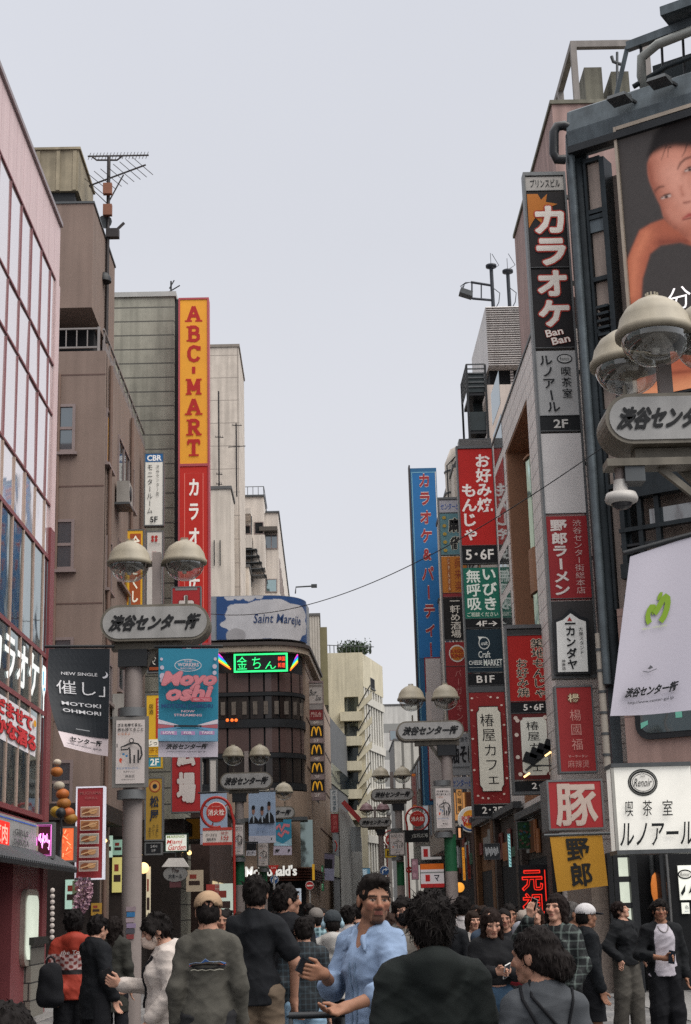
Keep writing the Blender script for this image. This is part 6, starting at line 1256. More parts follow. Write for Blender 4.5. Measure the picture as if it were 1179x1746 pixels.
# ================================================================== street lamps
concrete_pole = mat('pole_paint', '8e8480', rough=.6, var=.18, vs=3, streak=.15); domem = mat('dome_cream', '9c9483', rough=.5, var=.15, vs=3, streak=.3); signgrey = mat('pill_sign_face', 'a3a2a0', rough=.5, var=.2, vs=3, streak=.25); pillrim = mat('pill_sign_rim', '7d776c', rough=.5, metal=.2, var=.3, vs=4, streak=.35)
globe = clearglass('globe_glass', (.9, .91, .9), .25); reflm = mat('lamp_reflector', '6b645a', rough=.35, metal=.5, var=.3); greenm = mat('pole_green', '1f5a3a', rough=.5, var=.2); mutedm = mat('mauve_pole', '6f5f66', rough=.5, var=.2)
def globe_at(t, c, r, m=None):
    d = MB(); d.lathe(c, [(r*1.02, -.06*r*3), (r*1.07, -.16*r), (r*1.07, 0), (r*1.0, .02), (r*.93, .36*r), (r*.74, .66*r), (r*.45, .87*r), (r*.22, .95*r), (.2*r, 1.0*r), (0, 1.04*r)], 28, m or domem)
    for k in range(10): a = k*math.pi/5; d.box(c[0]+.16*r*math.cos(a)-.008, c[0]+.16*r*math.cos(a)+.008, c[1]+.16*r*math.sin(a)-.008, c[1]+.16*r*math.sin(a)+.008, c[2]+r*.98, c[2]+r*1.1, m or domem)
    o = d.build('lamp_dome', None, t)
    g = MB(); g.lathe(c, [(r*.93*math.sin(q), -.18*r-r*.80*math.cos(q)) for q in [math.pi/2*i/9 for i in range(10)]], 28, globe); g.build('glass_globe', None, o)
    i_ = MB(); i_.lathe(c, [(0, -.5*r), (.35*r, -.46*r), (.62*r, -.25*r), (.8*r, -.05*r), (.82*r, -.02*r)], 24, reflm); i_.lathe((c[0], c[1], c[2]), [(.0, -.66*r), (.1*r, -.62*r), (.11*r, -.4*r)], 12, mat('bulb_white', 'b5b2aa', rough=.3)); i_.build('reflector', None, o)
def lamp(label, pole_px, head_px, Y, pill_y, dome_y, pole_m=None, green=True, W=1.52, globes=None, dome_m=None, rs=.30, ground_px=None):
    zs0, zs1 = P(head_px, pill_y[1], Y).z, P(head_px, pill_y[0], Y).z; cx = P(head_px, (pill_y[0]+pill_y[1])/2, Y).x; px_ = P(pole_px, pill_y[1]+80, Y).x; zd = P(head_px, dome_y, Y).z
    pm = pole_m or concrete_pole
    t = thing('street_lamp', label, 'street lamp', (px_, Y, 0), 'street lamps with pill shaped name signs'); m = MB(); r0 = .135
    m.tube([(px_, Y, 0), (px_, Y, 2.35)], [r0*1.02, r0], 20, pm); m.tube([(px_, Y, 2.351), (px_, Y, 3.15)], r0*.995, 20, greenm if green else pm); m.tube([(px_, Y, 3.151), (px_, Y, zs0-.12)], [r0*.985, r0*.92], 20, pm); m.build('pole', None, t)
    m = MB(); m.box(px_-.2, px_+.2, Y-.16, Y+.16, zs0-.34, zs0-.1, blackm); m.box(min(px_-.3, cx-.35), max(px_+.3, cx+.35), Y-.1, Y+.1, zs0-.099, zs0-.005, pillrim); m.bar((px_, Y, zs0-.6), (cx, Y, zs0-.08), .07, .07, pillrim); m.build('bracket', None, t)
    h = (zs1-zs0)/2; zc = (zs0+zs1)/2; D = .24; pill = lambda hh, w: [(cx+w/2-hh+hh*math.cos(a), zc+hh*math.sin(a)) for a in [-math.pi/2+math.pi*i/14 for i in range(15)]]+[(cx-w/2+hh+hh*math.cos(a), zc+hh*math.sin(a)) for a in [math.pi/2+math.pi*i/14 for i in range(15)]]
    fr = front(Y-D); m = MB(); m.prism(pill(h, W), lambda a, b, w: fr.p(a, b, w), -2*D, 0, pillrim); s = m.build('name_sign', None, t)
    m = MB(); m.prism(pill(h-.035, W-.07), lambda a, b, w: fr.p(a, b, w), .001, .012, signgrey); m.build('face', None, s)
    m = MB(); decor(m, flatfn(fr, cx-W/2, cx+W/2, zs0, zs1, .012), [('t', '渋谷センター街', .1, .29, .9, .72, '1b1c1e', {'bold': .05, 'skew': .35})], .02, asp=W/(2*h)); m.build('lettering', None, s)
    m = MB()
    if globes is None: globes = [(-.39, 0, 0), (.39, 0, 0)]
    m.box(cx-.06, cx+.06, Y-.06, Y+.06, zs1-.02, zd+.12, pm)
    for gx, gy, gz in globes:
        m.tube([(cx, Y, zd-.04), (cx+gx*.6, Y+gy*.6, zd-.06), (cx+gx*.95, Y+gy*.95, zd-.02)], .035, 8, pillrim)
    for q in (-.38, .42): m.tube([(cx+q, Y, zs1-.01), (cx+q, Y, zs1+.16)], .02, 6, pillrim)
    m.build('lamp_arm', None, t)
    for gx, gy, gz in globes: globe_at(t, (cx+gx, Y+gy, zd+gz), rs, dome_m)
    return t, cx, px_, zs0, zs1
L1 = lamp('street lamp nearest on the left, its grey pole standing behind the man in black', 228, 267.5, 21.2, (1036, 1097), 957, green=False)
RN = lamp('street lamp nearest on the right, cut by the frame, over the white banner', 1232, 1140, 13.5, (684, 768), 588, green=False, W=1.26, globes=[(-.14, -.35, 0), (-.24, .45, 0.0), (.4, -.2, 0)], rs=.34)
L2 = lamp('street lamp in front of the rounded restaurant, with the three suited men banner', 409, 421, 45, (1318, 1347), 1288)
R2 = lamp('second street lamp on the right, its green based pole beside the blue sign', 764, 733, 34.7, (1231, 1264), 1190)
R3 = lamp('third street lamp on the right, before the finned pale building', 682, 669, 55, (1345, 1366), 1322)
R4 = lamp('fourth street lamp on the right with mauve head, deep in the street', 652, 640, 73, (1394, 1411), 1380, dome_m=mat('mauve_dome', '8f7478', rough=.5, var=.2))
L3 = lamp('street lamp half hidden behind the three suited men banner', 449, 465, 52, (1376, 1397), 1350)
L4 = lamp('small far street lamp beside the slate building', 566, 576, 96, (1467, 1478), 1459, dome_m=mutedm)
# ================================================================== notices and banners on the lamps
def litter_board(label, pa, pb, ya, yb, Y):
    u0, u1, z0, z1 = panel_rect(pa, pb, ya, yb, Y); fr = front(Y); t = thing('litter_notice', label, 'notice board', fr.p((u0+u1)/2, z0), 'litter notices on the lamp poles')
    m = MB(); fr.box(m, u0-.05, u1+.05, z0-.05, z1+.05, -.05, -.004, mat('notice_backing', '7d7a76', metal=.3, rough=.4, var=.3)); m.lathe(((u0+u1)/2, Y+.18, z0-.2), [(.2, 0), (.2, .12)], 16, STEEL()); m.lathe(((u0+u1)/2, Y+.18, z1+.06), [(.2, 0), (.2, .12)], 16, STEEL()); m.build('backing', None, t)
    m = MB(); fr.box(m, u0, u1, z0, z1, -.003, .008, paint('c3bab6', .05)); p = m.build('panel', None, t); K = '2a2a2c'
    body = [(.28, .42), (.45, .385), (.62, .37), (.78, .385), (.88, .44), (.92, .56), (.84, .64)]
    it = [('t', 'ゴミを捨てると、', .06, .05, .92, .1, K, {'bold': .02}), ('t', '街も捨てること', .06, .125, .96, .175, K, {'bold': .02}), ('t', 'になるよ', .08, .2, .5, .24, 'a5603a'),
          ('o', .55, .33, .085, .04, K), ('o', .55, .33, .055, .026, 'c3bab6'), ('s', body, .026, K), ('s', [(.28, .42), (.2, .43), (.2, .475), (.42, .47), (.5, .44)], .022, K), ('s', [(.5, .46), (.52, .69)], .026, K), ('s', [(.66, .56), (.66, .69)], .026, K), ('s', [(.8, .48), (.8, .69)], .026, K), ('r', .25, .53, .33, .56, '2f6f9a'), ('o', .4, .575, .04, .018, '2f6f9a'), ('p', [(.14, .63), (.2, .6), (.26, .63), (.22, .66), (.24, .69), (.16, .67)], 'c0492f'), ('s', [(.07, .38), (.07, .44)], .014, K),
          ('t', 'まちがきれいだと、', .06, .75, .86, .785, '3a6a9a'), ('t', '気持ちいい。', .3, .81, .7, .84, K), ('t', '渋谷区', .36, .875, .7, .92, K, {'bold': .02}), ('t', 'SHIBUYA CITY', .24, .94, .7, .96, K)]
    m = MB(); decor(m, flatfn(fr, u0, u1, z0, z1, .004), it, .03, asp=(u1-u0)/(z1-z0)); m.build('lettering', None, p)
m = MB(); Ys = 21.06; u0, u1, z0, z1 = panel_rect(214, 231, 1546, 1603, 21.0); 
for k, c in enumerate(('8a7a80', '2f6a9a', '9a8a90', '8a7a94', '4a4a52', '7d3a3a')): zz = z1-(z1-z0)*k/6; m.box(u0+.01*(k % 2), u1-.012*(k % 3), L1[1]*0+21.2-.142-.004*(k % 2), 21.2-.137, zz-(z1-z0)/6+.012, zz, paint(c))
m.build('sticker_strip', None, L1[0])
litter_board('white litter notice with a figure dropping rubbish on the nearest left lamp pole', 198, 247, 1228, 1336, 20.95)
litter_board('litter notice on the green based right hand lamp pole', 744, 770, 1344, 1412, 34.45)
litter_board('litter notice on the pole beside the red hydrant post', 398, 415, 1407, 1457, 44.75)
litter_board('litter notice under the three suited men banner', 441, 457, 1438, 1476, 51.75)
litter_board('small far litter notice on the third right hand lamp', 666, 689, 1421, 1457, 54.75)
def cloth(name, label, corners, Y, printed, items, bulge=.08, curl=0., emit=.03, asp=.5, base='d0cdd3', dx=None, N=14, rod=True):
    A, B, C, D = [P(x, y, Y) for x, y in corners]      # top-left, top-right, bottom-right, bottom-left
    t = thing(name, label, 'banner', (C+D)/2)
    def fn(a, b, d):
        q = (A*(1-a)+B*a)*(1-b)+(D*(1-a)+C*a)*b
        return q+Vector(((dx(a, b) if dx else 0), -d-bulge*math.sin(a*5+b*2.2)*b-curl*(1-a)**2*b, 0))
    m = MB(); vs = [fn(i/N, j/N, s) for s in (0, -.01) for j in range(N+1) for i in range(N+1)]; k = (N+1)**2
    m.add(vs, [(j*(N+1)+i, (j+1)*(N+1)+i, (j+1)*(N+1)+i+1, j*(N+1)+i+1) for j in range(N) for i in range(N)]+[(k+j*(N+1)+i, k+j*(N+1)+i+1, k+(j+1)*(N+1)+i+1, k+(j+1)*(N+1)+i) for j in range(N) for i in range(N)], vcolmat('banner_cloth', rough=.75, bump=.2, bs=25, emit=.0), smooth=True)
    o = m.build('cloth', None, t); at = o.data.color_attributes.new('col', 'FLOAT_COLOR', 'POINT'); cc = np.ones((len(vs), 4)); cc[:, :3] = hx(base)
    at.data.foreach_set('color', cc.ravel())
    m = MB(); decor(m, fn, printed+items, emit, d0=.004, asp=asp); m.build('artwork', None, t)
    if rod: m = MB(); m.tube([A+Vector((-.06, 0, .03)), B+Vector((.06, 0, .03))], .022, 8, blackm); m.build('rod', None, t)
    return t
street = lambda a0, b0, a1, b1, c='1b1c1f': ('t', '渋谷センター街', a0, b0, a1, b1, c, {'bold': .05, 'skew': .3})
cloth('black_banner', 'black banner with white lettering and a crescent moon, curling on the nearest left lamp', ((84, 1106), (188, 1106), (185, 1290), (118, 1278)), 21.0, [('r', 0, 0, 1, .84, '1b2026', {'n': 12})],
      [('p', [(.90+.075*math.cos(a), .25+.032*math.sin(a)) for a in [-1.0+.2*i for i in range(14)]]+[(.88+.066*math.cos(a), .24+.028*math.sin(a)) for a in [1.6-.2*i for i in range(14)]], 'c9c9d0'), ('t', 'NEW SINGLE', .22, .235, .8, .265, 'c9c9cc', {'bold': .01}), ('t', '催し」', .14, .32, .93, .455, 'd3d3d6', {'bold': -.004}), ('t', 'MOTOKI', .2, .53, .86, .565, 'c9c9cc', {'bold': .02}), ('t', 'OHMORI', .2, .60, .86, .635, 'c9c9cc', {'bold': .02}), ('s', [(.36, .79), (.62, .79)], .008, '8a8d90'), ('t', 'センター街', .2, .872, .86, .925, '1b1c1f', {'bold': .05, 'skew': .3}), ('t', 'www.center-gai.jp', .1, .945, .86, .968, '3a3a40')],
      bulge=.05, curl=.35, asp=.52, base='c9bdc0', dx=lambda a, b: -.10*math.sin(math.pi*b)*(1-a))
sky_b = [('r', 0, 0, 1, .86, '2c7d97', {'n': 12}), ('r', 0, .86, 1, 1, 'c3bcc6', {'n': 6})]
rays = []
for k in range(6):
    sgn = -1 if k % 2 else 1; y0 = .66+.045*(k//2); c = ('c9c0c8', 'a55a62', '5f93b5')[k//2]; xe = .5-sgn*.5
    rays.append(('p', [(.5-sgn*.06, .725), (xe, y0), (xe, y0+.04)], c))
script = lambda pts, w=.05: ('s', pts, w, 'c4787f')
cloth('blue_banner', 'bright blue banner with puffy pink script and clouds on the nearest left lamp', ((271, 1106), (373, 1106), (372, 1291), (271, 1291)), 21.0, sky_b,
      [('o', a, b, r*1.7, r, 'b9b0c0') for a, b, r in ((.05, .1, .014), (.06, .18, .02), (.07, .26, .03), (.06, .30, .022), (.95, .1, .015), (.94, .17, .022), (.94, .23, .02))]+rays+[('r', 0, .75, 1, .86, '6f9ab5', {'n': 6}),
       ('s', [(.5+.22*math.cos(k*.21), .165+.055*math.sin(k*.21)) for k in range(30)], .006, 'c5c0c4', {'closed': True}), ('t', 'THE', .43, .12, .57, .137, 'c5a8b0'), ('t', 'WORKERS', .33, .145, .68, .178, 'c9b5ba', {'bold': .03}), ('t', 'RECORDS', .38, .188, .63, .205, 'c5a8b0'),
       ('t', 'Moyo', .1, .235, .97, .385, 'c57a82', {'bold': .085, 'skew': .35, 'out': '8f4c58', 'ow': .03}), ('t', 'oshi', .17, .36, .88, .49, 'c57a82', {'bold': .09, 'skew': .35, 'out': '8f4c58', 'ow': .03}),
       ('r', .57, .465, .9, .505, 'b04f5c'), ('t', 'NEW SINGLE', .6, .474, .87, .496, 'd9a5aa', {'bold': .01}), ('t', 'MOTOKI OHMORI', .07, .53, .92, .565, '1f3f6a', {'bold': .05}), ('t', 'NOW', .4, .585, .62, .605, 'c9a5ae', {'bold': .03}), ('t', 'STREAMING', .28, .62, .74, .642, 'c9a5ae', {'bold': .03}),
       ('r', .28, .722, .74, .742, '1f2a33'), ('t', 'love is coming around', .32, .727, .7, .738, '9a9aa0'), ('r', .06, .778, .33, .812, 'a580a8'), ('r', .4, .778, .63, .812, 'a580a8'), ('r', .7, .778, .96, .812, 'a580a8'), ('t', 'LOVE', .1, .783, .29, .806, 'e0d5dc', {'bold': .03}), ('t', 'FOR', .45, .783, .58, .806, 'e0d5dc', {'bold': .03}), ('t', 'TAKE', .74, .783, .93, .806, 'e0d5dc', {'bold': .03}),
       street(.16, .895, .84, .945), ('t', 'http://www.center-gai.jp', .18, .958, .82, .975, '33343a')], bulge=.03, asp=.55)
def apple(cx, cy, sx, sy, c):
    q = lambda pts: [(cx+a*sx, cy+b*sy) for a, b in pts]
    return [('p', q([(.05, -1.0), (.28, -.98), (.30, -.8), (.18, -.62), (-.02, -.5), (-.14, -.55), (-.12, -.78)]), c),
            ('s', q([(-.62, .86), (-.78, .6), (-.84, .3), (-.76, .0), (-.6, -.2), (-.44, -.18), (-.36, .1), (-.26, .3)]), .034, c), ('s', q([(-.3, .3), (-.1, .12), (.12, -.18), (.34, -.5), (.56, -.64), (.74, -.5), (.8, -.2), (.74, .2), (.56, .6), (.3, .88)]), .04, c)]
cloth('white_banner', 'large white banner with a green apple shaped emblem on the nearest right lamp', ((1075, 949), (1186, 912), (1177, 1212), (1039, 1222)), 13.2, [], apple(.5, .38, .17, .095, '7a9a2a')+[('t', 'Mrs. GREEN', .3, .485, .64, .497, 'b5bd9a'), ('s', [(.36, .745), (.44, .755), (.55, .74)], .004, '55555a'), ('p', [(.42, .735), (.46, .715), (.5, .73), (.46, .738)], '55555a'), ('t', '渋谷センター街', .16, .835, .82, .89, '1b1c1f', {'bold': .05, 'skew': .3, 'rot': -.05}), ('t', 'http://www.center-gai.jp', .2, .915, .78, .938, '2a2b30', {'rot': -.05})], bulge=.06, asp=.47, base='b9b5c0')
men = [('r', 0, 0, 1, .62, '93a5bd', {'n': 4}), ('r', 0, .62, 1, 1, '8fa0bb', {'n': 4})]
for k, (x, y) in enumerate(((.18, .34), (.5, .36), (.76, .27))): men += [('p', [(x-.17, .62), (x-.14, y+.2), (x-.05, y+.13), (x+.05, y+.13), (x+.15, y+.2), (x+.2, .62)], '17181c'), ('p', [(x-.03, y+.12), (x+.03, y+.12), (x+.02, .6), (x-.01, .6)], 'a5b0bd'), ('o', x, y+.03, .055, .07, '8f6a5c'), ('o', x, y-.035, .065, .045, '1a1718')]
cloth('men_banner', 'pale blue banner showing three men in dark suits above the restaurant entrance', ((424, 1351), (470, 1350), (471, 1437), (425, 1438)), 50.5, men, [('r', 0, .86, 1, 1, 'b5b5c0'), ('t', '夏の思い', .3, .7, .7, .76, '7085a5'), street(.2, .9, .86, .96)], bulge=.02, asp=.53, base='9aa5b8')
blue2 = [('r', 0, 0, 1, .75, '2f7d9a'), ('r', 0, .75, 1, 1, 'b0a8b8'), ('s', [(.05, .3), (.25, .2), (.4, .36), (.55, .2), (.9, .22)], .09, 'c4727c'), ('s', [(.2, .42), (.4, .5), (.6, .36), (.85, .42)], .08, 'c4727c'), ('p', [(0, .6), (.5, .7), (1, .55), (1, .75), (0, .75)], '8fb0c0'), street(.1, .84, .9, .93)]
cloth('small_banner', 'smaller blue and pink banner hanging behind the three suited men banner', ((471, 1394), (497, 1394), (498, 1458), (466, 1458)), 62., blue2, [], bulge=.02, asp=.5)
cloth('dim_banner', 'dim mauve banner with suited men far down the left side', ((548, 1455), (571, 1457), (570, 1502), (547, 1500)), 78., [('r', 0, 0, 1, .55, '6f6a7d'), ('r', 0, .55, 1, 1, '8f90a8'), ('r', .15, .2, .85, .55, '1f1f24')], [], bulge=.02)
cloth('strip_banner', 'short white and black banner piece to the left of the suited men banner', ((421, 1438), (437, 1438), (437, 1459), (420, 1459)), 46.2, [('r', 0, 0, 1, .55, '1a1c20'), ('t', 'センター', .1, .65, .9, .9, '2a2b30', {'skew': .3})], [], bulge=.0)
# red hydrant signs
def hydrant(label, px, py, r, post_px, Y, plate):
    fr = front(Y); c = P(px, py, Y); rr_ = r*Y/2720; xp = P(post_px, py+20, Y).x; t = thing('hydrant_sign', label, 'hydrant sign', (xp, Y, 0), 'red hydrant signs'); red = mat('hydrant_red', '9a2a24', rough=.45, var=.15)
    m = MB(); R2_ = rr_*1.45; side = 1 if xp > c.x else -1
    arc = [(c.x+side*R2_*math.cos(a), Y+.05, c.z+R2_*math.sin(a)) for a in [0+.2*i for i in range(26)]]
    m.tube([(xp, Y+.05, 0), (xp, Y+.05, c.z-R2_*.6), (c.x+side*R2_, Y+.05, c.z)]+arc[1:], .035, 8, red)
    for a in (.6, 2.6, 4.4): m.bar((c.x+rr_*math.cos(a), Y+.05, c.z+rr_*math.sin(a)), (c.x+R2_*math.cos(a), Y+.05, c.z+R2_*math.sin(a)), .03, .03, red)
    m.build('post', None, t)
    m = MB(); m.lathe((c.x, Y, c.z), [(rr_, .03), (rr_, 0), (rr_*.97, -.01)], 32, paint('c9bdb5'), axis='y'); m.lathe((c.x, Y-.012, c.z), [(rr_*.94, .001), (rr_*.94, -.004), (rr_*.9, -.006)], 32, paint('a52a24', .08), axis='y'); d = m.build('disc', None, t)
    m = MB(); decor(m, flatfn(fr, c.x-rr_, c.x+rr_, c.z-rr_, c.z+rr_, .02), [('t', '消火栓', .1, .36, .9, .66, 'd9d0c6', {'bold': .015}), ('t', 'FIRE HYDRANT', .28, .2, .72, .26, 'c98a80')], .06); m.build('lettering', None, d)
    u0, u1, z0, z1 = panel_rect(*plate[0], Y); m = MB(); fr.box(m, u0, u1, z0, z1, -.03, .0, paint(plate[1])); p = m.build('advert_plate', None, t); m = MB(); decor(m, flatfn(fr, u0, u1, z0, z1, .0), plate[2], .03, asp=(u1-u0)/(z1-z0)); m.build('lettering', None, p)
hydrant('red hydrant sign with an advert plate on the left, before a pale blue banner', 369, 1385, 18, 399, 38., ((346, 396, 1411, 1441), 'c9bfb8', [('r', 0, 0, 1, .16, 'a53a30'), ('r', 0, .84, 1, 1, 'a53a30'), ('t', 'パークビル', .1, .32, .5, .5, '2a2a2c'), ('t', '歯科', .14, .58, .46, .74, '33343a'), ('t', '徒歩', .62, .24, .88, .4, '8a2a26'), ('t', '1分', .64, .46, .9, .74, 'a53a30', {'bold': .03})]))
cloth('pale_banner', 'plain pale blue banner directly behind the left hydrant sign', ((342, 1354), (387, 1352), (389, 1437), (342, 1440)), 39.2, [('r', 0, 0, 1, .8, '8fa0b5')], [], bulge=.03, base='a5a5b2')
hydrant('red hydrant sign above a black plate on the right, before the blue sign foot', 712, 1396, 14, 695, 58., ((687, 732, 1415, 1436), '1b1c1e', [('t', ')宝石広場', .34, .3, .96, .68, 'a5a5a0', {'bold': .01})]))
hydrant('small red hydrant sign far down the right side', 668, 1432, 11, 660, 86., ((657, 676, 1449, 1452), 'a5852f', []))
hydrant('red hydrant sign far down the left side near the slate building', 562, 1443, 9, 556, 90., ((553, 571, 1456, 1460), '6a6a6e', []))
# road signs
def roadsign(label, px, py, r, Y, kind):
    fr = front(Y); c = P(px, py, Y); q = r*Y/2720; t = thing('road_sign', label, 'road sign', (c.x, Y, 0)); m = MB(); m.tube([(c.x, Y+.04, 0), (c.x, Y+.04, c.z+q*.8)], .03, 8, mat('white_post', 'a8a8a8', rough=.4)); m.build('post', None, t); m = MB(); fn = flatfn(fr, c.x-q, c.x+q, c.z-q, c.z+q)
    if kind == 'tri': m.prism([(c.x-q, c.z+q*.8), (c.x+q, c.z+q*.8), (c.x, c.z-q)][::-1], lambda a, b, w: fr.p(a, b, w), -.02, 0, paint('b03028', .1)); it = [('t', '止まれ', .28, .22, .72, .4, 'e0d8d0')]
    else:
        col = {'no': 'a52a2a', 'blue': '2a4f80'}[kind]; m.lathe((c.x, Y, c.z), [(q, .02), (q, 0), (q*.96, -.004)], 24, paint('d0d0d0'), axis='y'); m.lathe((c.x, Y-.006, c.z), [(q*.9, 0), (q*.9, -.003)], 24, paint(col, .08), axis='y')
        it = [('r', .16, .42, .84, .58, 'dcd6d0')] if kind == 'no' else [('s', [(.3, .78), (.3, .5), (.42, .36), (.62, .36)], .12, 'd8dde0'), ('p', [(.6, .18), (.86, .36), (.6, .54)], 'd8dde0')]
    o = m.build('disc', None, t); m = MB(); decor(m, fn, it, .05, d0=.012); m.build('emblem', None, o)
roadsign('red no entry sign on a white post before the restaurant corner', 528.5, 1510, 7.5, 58., 'no')
roadsign('blue round arrow sign between the heads before the restaurant', 468, 1500, 7.5, 50., 'blue'); roadsign('red inverted triangle stop sign over the blue arrow sign', 467, 1483, 9.5, 49.6, 'tri')
roadsign('blue round arrow sign above the head of the man in the blue shirt', 656, 1485, 8.5, 66., 'blue'); roadsign('red no entry sign far right beside the pink print sign', 698, 1483, 6, 78., 'no')
# overhead cable and camera
def cable(label, pts, r=.018):
    t = MB(); t.tube(pts, r, 6, blackm); t.build('overhead_cable', None, label=label, cat='cable')
A, B = P(352, 1046, 44.), P(1036, 757, 30.); n = 40; pts = []
for i in range(n+1):
    f = i/n; q = A.lerp(B, f); q.z -= 1.15*4*f*(1-f)*(1-.28*f); pts.append(q)
cable('single dark cable sagging across the street from the red sign to the screen building', pts, .011)
def dome_camera():
    Y = 13.3; c = P(1060, 850, Y); t = thing('dome_camera', 'white dome security camera hanging under the nearest right lamp sign', 'camera', c); wm = mat('camera_white', 'b9b5b0', rough=.4, var=.1)
    m = MB(); m.lathe(c, [(.06, .17), (.07, .06), (.135, .045), (.15, .0), (.145, -.03), (.11, -.05)], 26, wm); m.build('housing', None, t)
    m = MB(); m.lathe(c, [(0, -.105), (.05, -.098), (.085, -.075), (.1, -.045)], 20, mat('smoked_dome', (.02, .02, .025), rough=.1, spec=.6)); m.build('smoked_dome', None, t)
    m = MB(); zb = P(1060, 800, Y).z; m.tube([(c.x, Y, c.z+.17), (c.x, Y, zb)], .045, 10, mat('camera_stem', '8a7d78', rough=.5)); m.build('stem', None, t)
    b = MB(); a = P(1032, 796, Y); b.box(a.x, a.x+1.1, Y-.12, Y+.12, zb-.005+.006, zb+.07, pillrim); b.bar((a.x+.5, Y, zb), (a.x+1.0, Y, zb-.45), .06, .06, pillrim); b.box(a.x+.16, a.x+.34, Y-.1, Y+.1, zb-.14, zb-.0, greym); b.build('lamp_bracket', None, t)
dome_camera()
# ================================================================== shop fronts along the left and right
def awning(mb, fr, u0, u1, z0, z1, d, m, th=.03):
    p = fr.p; mb.hexa([p(u0, z0, d), p(u1, z0, d), p(u1, z1, 0), p(u0, z1, 0), p(u0, z0+th, d), p(u1, z0+th, d), p(u1, z1+th, 0), p(u0, z1+th, 0)], m)
def left_shops():
    fr = east(LX); stripe = linemat('striped_awning', '24282c', '6a6d70', 'Y', [.16], width=.05, streak=.1); c = PX(40, 1500, LX)
    t = thing('striped_canopy', 'dark striped sloping awning over the stall at the lower left edge', 'awning', (LX+.3, 24, 2.3)); m = MB(); awning(m, fr, 14, PX(84, 1512, LX).y, 2.42, 2.72, .5, stripe); m.build('canopy', None, t); m = MB(); fr.box(m, 14, PX(84, 1512, LX).y, 2.36, 2.418, .44, .5, blackm); m.build('valance', None, t)
    t = thing('sign_board', 'pale grey shop signboard with blue trim lines above the striped awning', 'sign', (LX, 24, 2.8)); za, zb = PX(30, 1462, LX).z, PX(30, 1398, LX).z; ya, yb = 14.5, PX(53, 1430, LX).y
    m = MB(); fr.box(m, ya, yb, za, zb, .03, .09, mat('fascia_grey', '9b9a9a', rough=.5, var=.2, emit=.05)); m.build('panel', None, t); m = MB(); fn = flatfn(fr, yb-4, yb, za, zb, .09); decor(m, fn, [('r', 0, .06, .99, .09, '2f4f9a', {'emit': .5}), ('r', 0, .9, .99, .93, '2f4f9a', {'emit': .5}), ('r', .1, .18, .42, .8, 'd02a22', {'emit': .9}), ('t', '焼肉', .14, .25, .38, .75, 'f0a090', {'emit': .9}), ('t', 'GIRLS', .5, .3, .78, .45, '5f5f60', {'bold': .04}), ('t', 'SHIBUYA', .48, .56, .78, .72, '5f5f60', {'bold': .04})], .05, asp=3); m.build('lettering', None, t)
    for z in (zb-.12, za+.14): m = MB(); q = yb+.02; fr.box(m, q, q+.2, z-.09, z+.09, .031, .1, mat('bone_box', 'b0a592', rough=.5)); m.build('wall_box', None, t)
    st = bpy.data.materials.new('stacked_stone'); st.use_nodes = True; n, l = st.node_tree.nodes, st.node_tree.links; br = n.new('ShaderNodeTexBrick'); tc = n.new('ShaderNodeTexCoord'); sp = n.new('ShaderNodeMapping'); sp.inputs['Rotation'].default_value = (R(90), 0, 0); l.new(tc.outputs['Object'], sp.inputs[0]); l.new(sp.outputs[0], br.inputs['Vector'])
    br.inputs['Scale'].default_value = 1; br.inputs['Brick Width'].default_value = .12; br.inputs['Row Height'].default_value = .28; br.inputs['Mortar Size'].default_value = .012; br.inputs['Color1'].default_value = (.25, .235, .2, 1); br.inputs['Color2'].default_value = (.1, .095, .085, 1); br.inputs['Mortar'].default_value = (.02, .02, .02, 1); l.new(br.outputs[0], n['Principled BSDF'].inputs['Base Color'])
    t = thing('stone_counter', 'rough stone faced counter with a dark ledge at the lower left edge', 'counter', (LX-.6, 26, 0)); m = MB(); Yc = 26.2; xr = P(53, 1660, Yc).x; zt = P(30, 1612, Yc).z; m.box(xr-3, xr, Yc, Yc+1.2, 0, zt-.002, st); m.build('base', None, t); m = MB(); m.box(xr-3, xr+.06, Yc-.12, Yc+1.25, zt, zt+.12, mat('ledge_dark', '2b2a28', rough=.7, var=.4, vs=8)); m.build('ledge', None, t)
    # round orange and yellow display balls
    t = thing('food_display', 'stack of rounded orange and yellow display balls on the pink building corner', 'display', P(112, 1400, 29.3)); m = MB()
    for px, py, r, c in ((98, 1300, .08, 'b5aa9a'), (97, 1316, .12, 'a5652f'), (101, 1340, .11, 'a59c8c'), (107, 1354, .13, 'a55c2a'), (109, 1370, .14, '94602c'), (116, 1386, .13, 'a5562f'), (121, 1396, .13, '8a6227'), (98, 1384, .14, 'a5822a')): m.ball(P(px, py, 29.3), r, 14, paint(c), sz=.8)
    m.build('display_balls', None, t)
    m = MB(); q = P(104, 1386, 29.1); m.ball(q, .1, 10, blackm); m.tube([q, P(106, 1420, 29.1), P(98, 1470, 29.1)], .02, 6, blackm); m.build('cable', None, t)
    # bead string, garland
    t = thing('bead_string', 'string of small pale globe lights hanging beside the rose red pier', 'string lights', P(90, 1600, 29)); m = MB(); m.tube([P(90, 1515, 29), P(89, 1605, 29)], .008, 5, blackm)
    for k in range(9): m.ball(P(90-.1*k, 1518+k*10, 29), .045, 8, mat('pale_bulb', 'b5aca5', emit=.25))
    m.build('bulbs', None, t)
    g = MB(); rg = random.Random(5); pm = [mat('blossom_pink', 'b08a98', rough=.8, var=.3, emit=.05), mat('blossom_pale', 'c9aab2', rough=.8, var=.2), mat('blossom_mauve', '7d6275', rough=.8)]
